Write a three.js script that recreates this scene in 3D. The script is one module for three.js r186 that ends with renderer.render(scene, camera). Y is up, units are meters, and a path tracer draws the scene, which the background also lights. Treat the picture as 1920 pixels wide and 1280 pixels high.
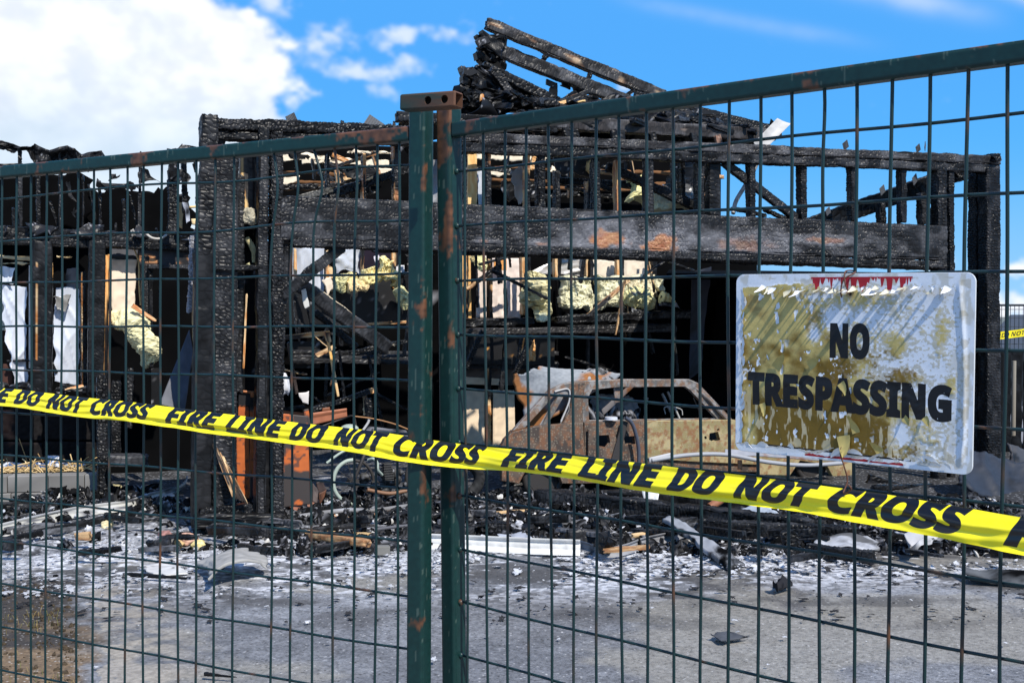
import * as THREE from 'three';
import { mergeGeometries, mergeVertices } from 'three/addons/utils/BufferGeometryUtils.js';
import { RoundedBoxGeometry } from 'three/addons/geometries/RoundedBoxGeometry.js';
import { Brush, Evaluator, SUBTRACTION } from 'three-bvh-csg';

// ---------------------------------------------------------------- numbers and noise
const V = (x, y, z) => new THREE.Vector3(x, y, z);
const mix = (a, b, t) => a + (b - a) * t;
const clamp = (x, a = 0, b = 1) => Math.min(b, Math.max(a, x));
const sst = (a, b, x) => { const t = clamp((x - a) / (b - a)); return t * t * (3 - 2 * t); };
const mix3 = (a, b, t) => [mix(a[0], b[0], t), mix(a[1], b[1], t), mix(a[2], b[2], t)];
function rng(seed) { let s = seed >>> 0; return () => { s = (s + 0x6d2b79f5) | 0; let t = Math.imul(s ^ (s >>> 15), 1 | s); t = (t + Math.imul(t ^ (t >>> 7), 61 | t)) ^ t; return ((t ^ (t >>> 14)) >>> 0) / 4294967296; }; }
function h3(x, y, z) { let h = Math.imul(x, 374761393) ^ Math.imul(y, 668265263) ^ Math.imul(z, 2147483647 - 1274126177); h = Math.imul(h ^ (h >>> 13), 1274126177); h ^= h >>> 16; return (h >>> 0) / 4294967296; }
function noise(x, y = 0, z = 0) {
  const xi = Math.floor(x), yi = Math.floor(y), zi = Math.floor(z); let u = x - xi, v = y - yi, w = z - zi;
  u = u * u * (3 - 2 * u); v = v * v * (3 - 2 * v); w = w * w * (3 - 2 * w);
  const a = mix(mix(h3(xi, yi, zi), h3(xi + 1, yi, zi), u), mix(h3(xi, yi + 1, zi), h3(xi + 1, yi + 1, zi), u), v);
  if (w === 0) return a;
  return mix(a, mix(mix(h3(xi, yi, zi + 1), h3(xi + 1, yi, zi + 1), u), mix(h3(xi, yi + 1, zi + 1), h3(xi + 1, yi + 1, zi + 1), u), v), w);
}
function fbm(x, y = 0, z = 0, o = 4) { let s = 0, a = 0.5, n = 0; for (let i = 0; i < o; i++) { s += a * noise(x, y, z); n += a; a *= 0.5; x = x * 2.03 + 17.1; y = y * 2.03 + 5.3; z = z * 2.03; } return s / n; }
function cells(x, y, k) {   // distances to the nearest and second nearest cell centre, and that cell's random number
  const xi = Math.floor(x), yi = Math.floor(y); let a = 9, b = 9, id = 0;
  for (let j = -1; j <= 1; j++) for (let i = -1; i <= 1; i++) {
    const cx = xi + i + 0.15 + 0.7 * h3(xi + i, yi + j, k), cy = yi + j + 0.15 + 0.7 * h3(xi + i, yi + j, k + 71), d = Math.hypot(cx - x, cy - y);
    if (d < a) { b = a; a = d; id = h3(xi + i, yi + j, k + 191); } else if (d < b) b = d;
  }
  return [a, b, id];
}

// ---------------------------------------------------------------- camera, sky, sun, exposure
const EYE = 1.75, FOCAL = 2100, TILT = THREE.MathUtils.degToRad(1.25);   // focal length in pixels of a 1920 pixel wide frame
const scene = new THREE.Scene();
const camera = new THREE.PerspectiveCamera(2 * THREE.MathUtils.radToDeg(Math.atan(640 / FOCAL)), 1.5, 0.05, 2000);
camera.position.set(0, EYE, 0); camera.rotation.x = -TILT;
const renderer = new THREE.WebGLRenderer({ antialias: true });
renderer.toneMapping = THREE.LinearToneMapping; renderer.toneMappingExposure = 1.15; renderer.shadowMap.enabled = true;
const SUN_AZ = THREE.MathUtils.degToRad(33), SUN_EL = THREE.MathUtils.degToRad(48);   // to the right of straight behind the camera
const sunDir = V(Math.sin(SUN_AZ) * Math.cos(SUN_EL), Math.sin(SUN_EL), Math.cos(SUN_AZ) * Math.cos(SUN_EL));
const sun = new THREE.DirectionalLight(new THREE.Color(1, 0.95, 0.87), 5.0);
sun.position.copy(sunDir).multiplyScalar(40).add(V(0, 0, -9)); sun.target.position.set(0, 0, -9);
sun.castShadow = true; sun.shadow.radius = 1; sun.shadow.mapSize.set(4096, 4096);
Object.assign(sun.shadow.camera, { left: -12, right: 12, top: 12, bottom: -12, near: 1, far: 90 });
scene.add(sun, sun.target);
{ // computed sky: deep blue air with fair-weather clouds
  const W = 3072, H = 1536, data = new Float32Array(W * H * 4), D = 180 / Math.PI;
  const blob = (x, y, cx, cy, rx, ry) => Math.max(0, 1 - Math.hypot((x - cx) / rx, (y - cy) / ry));
  const streak = (x, y, x0, y0, x1, y1, w) => { const dx = x1 - x0, dy = y1 - y0, t = ((x - x0) * dx + (y - y0) * dy) / (dx * dx + dy * dy), d = Math.hypot(x - x0 - dx * t, y - y0 - dy * t); return Math.exp(-d * d / w / w) * sst(-0.5, 0.1, t) * sst(1.9, 1, t); };
  for (let j = 0; j < H; j++) {
    const el = ((j + 0.5) / H - 0.5) * Math.PI, e = el * D;
    for (let i = 0; i < W; i++) {
      const o = (j * W + i) * 4; data[o + 3] = 1;
      if (e < -1) { data[o] = 0.2; data[o + 1] = 0.24; data[o + 2] = 0.28; continue; }
      const th = ((i + 0.5) / W - 0.5) * 2 * Math.PI, x = Math.cos(th), z = Math.sin(th);   // direction (x, z) round the horizon
      const az = Math.atan2(x, -z), X = Math.abs(az) < 0.75 ? 960 + FOCAL * Math.tan(az) : 960 + Math.sign(az) * 2500 + 900 * az, Y = 594 - FOCAL * Math.tan(Math.min(el, 1.3));
      let blue = mix3([0.11, 0.49, 0.98], [0.088, 0.405, 0.94], sst(3, 15, e)); blue = mix3(blue, [0.03, 0.2, 0.68], sst(14, 70, e)); blue = mix3([0.36, 0.66, 0.95], blue, sst(-2, 9, e));
      const cx = Math.cos(el) * x, cy = Math.sin(el), cz = Math.cos(el) * z, near = Math.abs(az) < 1.2 && e < 45, n1 = near ? fbm(cx * 9 + 3, cy * 14, cz * 9, 5) : 0.5, n2 = near ? fbm(cx * 34, cy * 46 + 9, cz * 34, 5) : 0.5, n3f = Math.abs(az) < 0.6 && Y < 260 && Y > -60 ? fbm(cx * 90, cy * 130 + 5, cz * 90, 4) : 0.5;
      let c = 0;
      const xb = 548 - (150 - Math.min(Y, 150)) ** 2 / 136 - Math.max(0, Y - 215) * 0.55;        // the big bank to the left
      const left = sst(-28, 42, xb - X + (n1 - 0.5) * 200 + (n2 - 0.5) * 170 + (n3f - 0.5) * 110) * sst(-30, 30, 430 - 0.0 * X - Y + (n1 - 0.5) * 80 + 200) * sst(-2600, -1500, X) * sst(-330, -120, Y);
      c = Math.max(c, left * clamp(0.93 + (n2 - 0.45) * 0.35));
      for (const [a, b, rx, ry, k] of [[690, 135, 150, 42, 1.5], [605, 105, 85, 75, 0.8], [738, 76, 58, 32, 1.3], [850, 68, 80, 30, 1], [515, 28, 70, 45, 0.9], [712, 186, 50, 24, 0.6], [1170, 172, 30, 22, 0.7]]) c = Math.max(c, 0.66 * sst(0.2, 0.95, Math.pow(blob(X + (n1 - 0.5) * 90, Y + (n2 - 0.5) * 60, a, b, rx, ry), 0.7) * Math.min(k, 1.15) * (0.2 + n2 * 1.2) + (n3f - 0.5) * 0.9));
      c = Math.max(c, (streak(X, Y, 1500, -20, 1720, 40, 20) * 0.3 + streak(X, Y, 1740, -20, 1930, 50, 17) * 0.42 + streak(X, Y, 1230, 20, 1480, 75, 14) * 0.12) * (0.35 + n2 * 1.1));
      const n3l = X > 1600 && Y > 330 && Y < 700 && near ? fbm(cx * 90, cy * 130 + 5, cz * 90, 4) : 0.5, low = sst(-12, 25, Y - 505 + (n1 - 0.45) * 190 + (n2 - 0.5) * 150 + (n3l - 0.5) * 60 + 30 * Math.sin(X * 0.012 + 1)) * sst(1700, 1800, X);   // low cumulus beyond the house
      c = Math.max(c, low * 0.97);
      const out = Math.max(sst(2150, 2700, X), sst(-1500, -2600, X), sst(-60, -600, Y));                        // the rest of the sky, out of frame
      if (out > 0) { const n3 = fbm(cx / (cy + 0.18) * 1.3 + 40, cz / (cy + 0.18) * 1.3, 3, 5); c = Math.max(c, out * sst(0.5, 0.68, n3) * 0.9); }
      const bright = 0.84 + 0.14 * sst(0.35, 0.62, n2 * 0.6 + n3f * 0.4) - 0.14 * sst(0.4, 0.7, n1) * sst(120, 330, Y);
      const white = [bright * 1.0, bright * 1.03, bright * 1.09].map((q, k) => Math.min([1.02, 1.04, 1.07][k], q * 1.1)), col = mix3(blue, white, clamp(c));
      if (left > 0) { const dim = left * sst(150, 330, Y + (n1 - 0.5) * 120) * 0.55; col[0] = mix(col[0], 0.58, dim); col[1] = mix(col[1], 0.78, dim); col[2] = mix(col[2], 0.93, dim); }
      data[o] = col[0] * 0.9; data[o + 1] = col[1] * 0.9; data[o + 2] = col[2] * 0.92;
    }
  }
  const t = new THREE.DataTexture(data, W, H, THREE.RGBAFormat, THREE.FloatType);
  t.mapping = THREE.EquirectangularReflectionMapping; t.magFilter = THREE.LinearFilter; t.needsUpdate = true;
  scene.background = t; scene.environment = t;
}

// ---------------------------------------------------------------- helpers
const used = {};
function numbered(name) { const n = used[name] = (used[name] ?? -1) + 1; return n ? name + '_' + String(n).padStart(3, '0') : name; }
function shade(o) { o.traverse((m) => { if (m.isMesh) m.castShadow = m.receiveShadow = true; }); return o; }
function tag(o, label, category, group) { o.userData.label = label; o.userData.category = category; if (group) o.userData.group = group; return o; }
function thing(name, label, category, pos, turn = 0, group) { const o = new THREE.Group(); o.name = numbered(name); o.position.copy(pos); o.rotation.y = turn; scene.add(o); return tag(o, label, category, group); }
function part(parent, name, geo, mat, label) { const m = new THREE.Mesh(geo, mat); m.name = name; m.castShadow = m.receiveShadow = true; if (label) m.userData.label = label; parent.add(m); return m; }
function solo(name, label, category, geo, mat, group) {   // a thing that is one mesh: its origin goes to the foot of its shape
  geo.computeBoundingBox(); const b = geo.boundingBox, c = V((b.min.x + b.max.x) / 2, b.min.y, (b.min.z + b.max.z) / 2); geo.translate(-c.x, -c.y, -c.z);
  const m = new THREE.Mesh(geo, mat); m.name = numbered(name); m.position.copy(c); m.castShadow = m.receiveShadow = true; scene.add(m); return tag(m, label, category, group);
}
function toLocal(geo, parent) { parent.updateMatrixWorld(); return geo.applyMatrix4(parent.matrixWorld.clone().invert()); }
const std = (o) => new THREE.MeshStandardMaterial(o), phys = (o) => new THREE.MeshPhysicalMaterial(o);
function mesh(pos, idx, col, uv) {
  const g = new THREE.BufferGeometry(); g.setAttribute('position', new THREE.Float32BufferAttribute(pos, 3));
  if (col) g.setAttribute('color', new THREE.Float32BufferAttribute(col, 3)); if (uv) g.setAttribute('uv', new THREE.Float32BufferAttribute(uv, 2));
  g.setIndex(idx); g.computeVertexNormals(); return g;
}
// where the line of sight through a measured point of the photograph meets a plane (point, normal)
function sight(px, py) { const y = -(py - 640) / FOCAL, c = Math.cos(TILT), s = Math.sin(TILT); return V((px - 960) / FOCAL, y * c - s, -y * s - c); }
function meet(px, py, p, n) { const d = sight(px, py), o = V(0, EYE, 0); return o.addScaledVector(d, p.clone().sub(o).dot(n) / d.dot(n)); }
const onGround = (px, py, y = 0) => meet(px, py, V(0, y, 0), V(0, 1, 0));

// ---------------------------------------------------------------- burnt timber
const charMat = phys({ vertexColors: true, roughness: 0.4, specularIntensity: 0.42, flatShading: true }), dullMat = phys({ vertexColors: true, roughness: 1, specularIntensity: 0.06 }), roughMat = phys({ vertexColors: true, roughness: 1, specularIntensity: 0.1, flatShading: true }), satinMat = phys({ vertexColors: true, roughness: 0.55, specularIntensity: 0.6 });
const CHAR = [0.007, 0.007, 0.0074], SOOT = [0.0028, 0.0028, 0.003], ASH = [0.32, 0.32, 0.34], ORANGE = [0.5, 0.2, 0.055], PALE = [0.72, 0.5, 0.27], GREYW = [0.2, 0.19, 0.18], CREAM = [0.8, 0.68, 0.5], YELLOW = [0.74, 0.69, 0.36], FILM = [0.62, 0.65, 0.7];
let seedAt = 1;
// a stick of charred timber with alligator cracking: blocks bulge between cracks, edges crumble
function charStick(a, b, W, Dp, o = {}) {
  const { res = 0.0105, wear = 0.006, ref = V(0, 0, 1), seed = ++seedAt, bow = 0, taper = 1, ash = 0.1, wood = 0, woodAt = null, base = CHAR, woodCol = ORANGE, pale = PALE } = o;
  const own = (k) => h3(seed, k, 77), amp = (o.amp ?? 0.0095) * (o.smooth === undefined ? 0.65 + 0.6 * own(1) : 1), scale = 0.8 + 0.75 * own(2) * own(2), cell = (o.cell ?? [0.034, 0.05]).map((q) => q * scale), smooth = o.smooth ?? 0.55 * own(3);
  const e = b.clone().sub(a), L = e.length(); e.divideScalar(L);
  const s = e.clone().cross(ref).normalize(), d = s.clone().cross(e).normalize();       // s across, d towards ref
  const nW = Math.max(2, Math.ceil(W / res)), nD = Math.max(2, Math.ceil(Dp / res)), N = 2 * (nW + nD), M = Math.max(3, Math.ceil(L / res));
  const pos = [], col = [], idx = [], r = Math.min(W, Dp) * 0.16;
  const ring = [];
  for (let i = 0; i < nW; i++) ring.push([-W / 2 + W * i / nW, Dp / 2]);
  for (let i = 0; i < nD; i++) ring.push([W / 2, Dp / 2 - Dp * i / nD]);
  for (let i = 0; i < nW; i++) ring.push([W / 2 - W * i / nW, -Dp / 2]);
  for (let i = 0; i < nD; i++) ring.push([-W / 2, -Dp / 2 + Dp * i / nD]);
  const face = ring.map((_, i) => i < nW ? 0 : i < nW + nD ? 1 : i < 2 * nW + nD ? 2 : 3);
  const p = V(0, 0, 0);
  for (let m = 0; m <= M; m++) {
    const t = m / M, al = L * t, k = mix(1, taper, t), bx = bow * 4 * t * (1 - t), end = Math.min(al, L - al);
    for (let i = 0; i < N; i++) {
      let [x, y] = ring[i]; const f = face[i], across = f % 2 ? y : x;
      const cx = clamp(x, -W / 2 + r, W / 2 - r), cy = clamp(y, -Dp / 2 + r, Dp / 2 - r); let nx = x - cx, ny = y - cy; const q = Math.hypot(nx, ny) || 1; nx /= q; ny /= q;
      if (x !== cx && y !== cy) { x = cx + nx * r; y = cy + ny * r; }
      const pert = i / N * 2 * (W + Dp), w = noise(al * 9, pert * 12, seed), warp = (w - 0.5) * 0.6;
      const [f1, f2, id] = cells(al / cell[0] + warp, across / cell[1] + 31 * f + warp, seed);
      const crack = clamp((f2 - f1) * 2.2), blk = Math.sqrt(crack), rough = 1 - smooth * sst(0.42, 0.6, noise(al * 2.2 + 7, across * 3 + f, seed));
      let h = amp * rough * (blk * (0.55 + 0.75 * id) - 0.55) + (w - 0.5) * wear * 1.6 - wear * 2.4 * sst(0.62, 0.9, noise(al * 5 + 31, across * 6 + f * 7, seed + 3)) * (0.4 + 0.6 * (x !== cx && y !== cy ? 1 : 0));
      if (end < 0.02) h -= (0.02 - end) * 0.35 * noise(pert * 60, seed);
      x += nx * h; y += ny * h;
      p.copy(a).addScaledVector(e, al + (m === 0 || m === M ? (noise(x * 40 + 5, y * 40, seed) - 0.5) * 0.03 : 0)).addScaledVector(s, x * k + bx).addScaledVector(d, y * k);
      pos.push(p.x, p.y, p.z);
      let c = mix3(SOOT, base, 0.3 + 0.7 * crack * (0.5 + id * 0.9)); 
      const na = noise(al * 7 + 3, across * 14 + f * 3, seed + 9), nb = fbm(al * 3.1 + 11, across * 9 + f, seed + 5, 3);
      c = mix3(c, ASH, ash * sst(0.42, 0.8, na) * (0.35 + 0.4 * id * crack) * 0.8);
      const ww = woodAt ? woodAt(t, across, f, nb) : wood ? sst(1 - wood - 0.05, 1 - wood + 0.05, nb) : 0;
      if (ww > 0) c = mix3(c, mix3(woodCol, pale, sst(0.3, 0.75, noise(al * 11, across * 60, seed + 2))), clamp(ww));
      col.push(c[0], c[1], c[2]);
      if (m < M) { const A = m * N + i, B = m * N + (i + 1) % N; idx.push(A, B, A + N, B, B + N, A + N); }
    }
  }
  for (const [m, flip] of [[0, 0], [M, 1]]) { const at = pos.length / 3; const c = V(0, 0, 0); for (let i = 0; i < N; i++) { const q = (m * N + i) * 3; c.add(V(pos[q], pos[q + 1], pos[q + 2])); } c.divideScalar(N); pos.push(c.x, c.y, c.z); col.push(...SOOT); for (let i = 0; i < N; i++) { const A = m * N + i, B = m * N + (i + 1) % N; flip ? idx.push(A, B, at) : idx.push(B, A, at); } }
  return mesh(pos, idx, col);
}
// a sheet, board or panel with thickness: four corners in order, a relief, ragged edges
function slab(c, o = {}) {
  const { t = 0.012, res = 0.03, relief = null, rag = 0, color = () => [0.3, 0.3, 0.3], seed = ++seedAt, most = 160, uvScale = 0 } = o;
  const lu = (c[0].distanceTo(c[1]) + c[3].distanceTo(c[2])) / 2, lv = (c[0].distanceTo(c[3]) + c[1].distanceTo(c[2])) / 2;
  const nu = clamp(Math.ceil(lu / res), 2, most), nv = clamp(Math.ceil(lv / res), 2, most), n = c[3].clone().sub(c[0]).cross(c[1].clone().sub(c[0])).normalize();   // corners run clockwise as seen from the front
  const pos = [], col = [], idx = [], uv = [], eu = c[1].clone().sub(c[0]).normalize(), ev = c[3].clone().sub(c[0]).normalize(), p = V(0, 0, 0), S = (nu + 1) * (nv + 1);
  for (let back = 0; back < 2; back++) for (let j = 0; j <= nv; j++) for (let i = 0; i <= nu; i++) {
    const u = i / nu, v = j / nv;
    p.copy(c[0]).multiplyScalar((1 - u) * (1 - v)).addScaledVector(c[1], u * (1 - v)).addScaledVector(c[2], u * v).addScaledVector(c[3], (1 - u) * v);
    if (rag) {
      const eu_ = sst(0.25, 0, Math.min(u, 1 - u)) * (u < 0.5 ? 1 : -1), ev_ = sst(0.25, 0, Math.min(v, 1 - v)) * (v < 0.5 ? 1 : -1);
      p.addScaledVector(eu, eu_ * rag * (fbm(v * lv * 9 + (u < 0.5 ? 0 : 50), 1, seed, 4) * 2.4 - 0.7)).addScaledVector(ev, ev_ * rag * (fbm(u * lu * 9 + (v < 0.5 ? 0 : 50), 2, seed, 4) * 2.4 - 0.7));
    }
    p.addScaledVector(n, (relief ? relief(u, v, u * lu, v * lv, seed) : 0) - (back ? t : 0));
    pos.push(p.x, p.y, p.z); col.push(...color(u, v, u * lu, v * lv, seed, back)); if (uvScale) uv.push(u * lu * uvScale, v * lv * uvScale);
  }
  for (let j = 0; j < nv; j++) for (let i = 0; i < nu; i++) { const A = j * (nu + 1) + i, B = A + 1, C = A + nu + 1, D = C + 1; idx.push(A, C, B, B, C, D, S + A, S + B, S + C, S + B, S + D, S + C); }
  const edge = (A, B) => idx.push(A, B, S + A, B, S + B, S + A);
  for (let i = 0; i < nu; i++) { edge(i, i + 1); edge(nv * (nu + 1) + i + 1, nv * (nu + 1) + i); }
  for (let j = 0; j < nv; j++) { edge((j + 1) * (nu + 1), j * (nu + 1)); edge(j * (nu + 1) + nu, (j + 1) * (nu + 1) + nu); }
  // the rim has its own vertices so that its edge stays crisp
  return mesh(pos, idx, col, uvScale ? uv : null);
}
const crumple = (k, f = 4) => (u, v, x, y, s) => k * (Math.abs(fbm(x * f, y * f, s, 3) - 0.5) * 2.2 + (noise(x * f * 3.1, y * f * 3.1, s) - 0.5) * 0.35);
const drape = (k, f = 6) => (u, v, x, y, s) => { const w = fbm(x * 2, y * 1.3, s, 3), a = 1 - Math.abs(Math.sin((x + 0.35 * y * (w - 0.5) + w * 0.6) * f * 3)), b = 1 - Math.abs(Math.sin((x * 0.8 - y * 0.6 + fbm(x * 4, y * 3, s + 4, 2) * 0.5) * f * 6.5)); return k * (a * a * 0.8 + b * b * 0.32 + fbm(x * f * 1.6, y * 0.6 * f, s, 3)); };
const fleece = (k) => (u, v, x, y, s) => k * (fbm(x * 9, y * 9, s, 5) * 1.8 + 0.5 * Math.abs(noise(x * 40, y * 22, s) - 0.5) + 0.3 * noise(x * 90, y * 70, s) + Math.pow(Math.min(8 * u * (1 - u), 1) * Math.min(8 * v * (1 - v), 1), 0.5) * 0.45 + 0.5 * Math.abs(fbm(x * 5, y * 5, s + 7, 3) - 0.5));
const sooty = (base, amt = 0.4, f = 4, dark = SOOT) => (u, v, x, y, s) => { const q = sst(1 - amt - 0.13, 1 - amt + 0.1, fbm(x * f + 9, y * f, s, 5) + 0.08 * (noise(x * 60, y * 60, s) - 0.5)); return mix3(base.map((c) => c * (0.82 + 0.36 * noise(x * 23, y * 23, s + 1))), dark, q); };
const charred = (k = 1, fleck = 0.03, fc = ASH) => (u, v, x, y, s) => { const q = noise(x * 45, y * 45, s), b = CHAR.map((c) => c * k * (0.5 + fbm(x * 7, y * 7, s, 4))); return mix3(b, fc, sst(1 - fleck * 2.5, 1 - fleck, q)); };
// loose woolly insulation: a lumpy tube along a path
function wool(path, radii, o = {}) {
  const { seed = ++seedAt, n = 70, m = 44, rough = 0.5, color = YELLOW, dirt = 0.22 } = o, curve = new THREE.CatmullRomCurve3(path), pos = [], col = [], idx = [], fr = curve.computeFrenetFrames(n);
  for (let i = 0; i <= n; i++) { const t = i / n, c = curve.getPointAt(t), f = t * (radii.length - 1), k = Math.min(Math.floor(f), radii.length - 2), R = mix(radii[k], radii[k + 1], f - k);
    for (let j = 0; j < m; j++) { const a = j / m * 2 * Math.PI, ca = Math.cos(a), sa = Math.sin(a), dx = fr.normals[i].clone().multiplyScalar(ca).addScaledVector(fr.binormals[i], sa), q = c.clone().addScaledVector(dx, R);
      const r = R * (1 + rough * (fbm(q.x * 5, q.y * 5, q.z * 5 + seed, 5) - 0.5) * 2.8 + 0.35 * rough * (Math.abs(noise(q.x * 30, q.y * 9, q.z * 30 + seed) - 0.5) * 2 - 0.4) + 0.3 * rough * (noise(q.x * 95, q.y * 60, q.z * 95 + seed) - 0.5)) * (i === 0 || i === n ? 0.25 : 1);
      q.copy(c).addScaledVector(dx, r); pos.push(q.x, q.y, q.z); const s = sst(1 - dirt - 0.08, 1 - dirt + 0.1, fbm(q.x * 9 + 4, q.y * 9, q.z * 9 + seed, 4)); col.push(...mix3(color.map((w) => w * (0.8 + 0.4 * noise(q.x * 50, q.y * 50, seed))), [0.09, 0.075, 0.04], s).map((w) => w * (0.72 + 0.4 * noise(q.x * 12, q.y * 26, q.z * 12 + seed))));
      if (i < n) { const A = i * m + j, B = i * m + (j + 1) % m; idx.push(A, B, A + m, B, B + m, A + m); } } }
  return mesh(pos, idx, col);
}
function lump(seed, o = {}) { const { flat = 1, rough = 0.7, detail = 2, base = CHAR, ash = 0.15 } = o; let g = mergeVertices(new THREE.IcosahedronGeometry(1, detail).deleteAttribute('normal').deleteAttribute('uv')); const p = g.attributes.position, col = [];
  for (let i = 0; i < p.count; i++) { const v = V(p.getX(i), p.getY(i), p.getZ(i)), k = 1 + rough * (fbm(v.x * 1.6 + seed, v.y * 1.6, v.z * 1.6 + seed, 3) - 0.5) * 2 + (h3(i, seed, 3) - 0.5) * 0.25; v.multiplyScalar(k); p.setXYZ(i, v.x, v.y * flat, v.z); col.push(...mix3(base.map((c) => c * (0.6 + 0.8 * h3(i, seed, 7))), ASH, ash > 0 ? sst(1 - ash - 0.2, 1 - ash + 0.2, noise(v.x * 2 + 9, v.y * 2, v.z * 2 + seed) * 0.6 + h3(i, seed, 5) * 0.4) : 0)); }
  g.setAttribute('color', new THREE.Float32BufferAttribute(col, 3)); g.computeVertexNormals(); return g; }
function pipe(pts, r, o = {}) { const { seg = 40, rad = 8, color = null, closed = false } = o, c = new THREE.CatmullRomCurve3(pts, closed), g = new THREE.TubeGeometry(c, seg, r, rad, closed); if (color) paint(g, color); return g; }
function paint(g, f) { const p = g.attributes.position, col = new Float32Array(p.count * 3), nn = g.attributes.normal; for (let i = 0; i < p.count; i++) { const c = typeof f === 'function' ? f(p.getX(i), p.getY(i), p.getZ(i), i, nn) : f; col.set(c, i * 3); } g.setAttribute('color', new THREE.BufferAttribute(col, 3)); return g; }
function bar(a, b, w, d, ref = V(0, 0, 1)) { const e = b.clone().sub(a), L = e.length(); e.normalize(); const s = e.clone().cross(ref).normalize(), n = s.clone().cross(e); const g = new RoundedBoxGeometry(w, L, d, 2, Math.min(w, d) * 0.2); g.applyMatrix4(new THREE.Matrix4().makeBasis(s.clone().negate(), e, n).setPosition(a.clone().add(b).multiplyScalar(0.5))); return g; }
function dataTex(w, h, f, srgb = false, rep = true) { const d = new Uint8Array(w * h * 4); for (let j = 0; j < h; j++) for (let i = 0; i < w; i++) { const c = f(i, j), o = (j * w + i) * 4; for (let k = 0; k < 3; k++) { let q = clamp(c[k]); if (srgb) q = q <= 0.0031308 ? q * 12.92 : 1.055 * Math.pow(q, 1 / 2.4) - 0.055; d[o + k] = Math.round(q * 255); } d[o + 3] = 255; }
  const t = new THREE.DataTexture(d, w, h); t.magFilter = t.minFilter = THREE.LinearFilter; if (rep) t.wrapS = t.wrapT = THREE.RepeatWrapping; if (srgb) t.colorSpace = THREE.SRGBColorSpace; t.needsUpdate = true; return t; }

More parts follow.
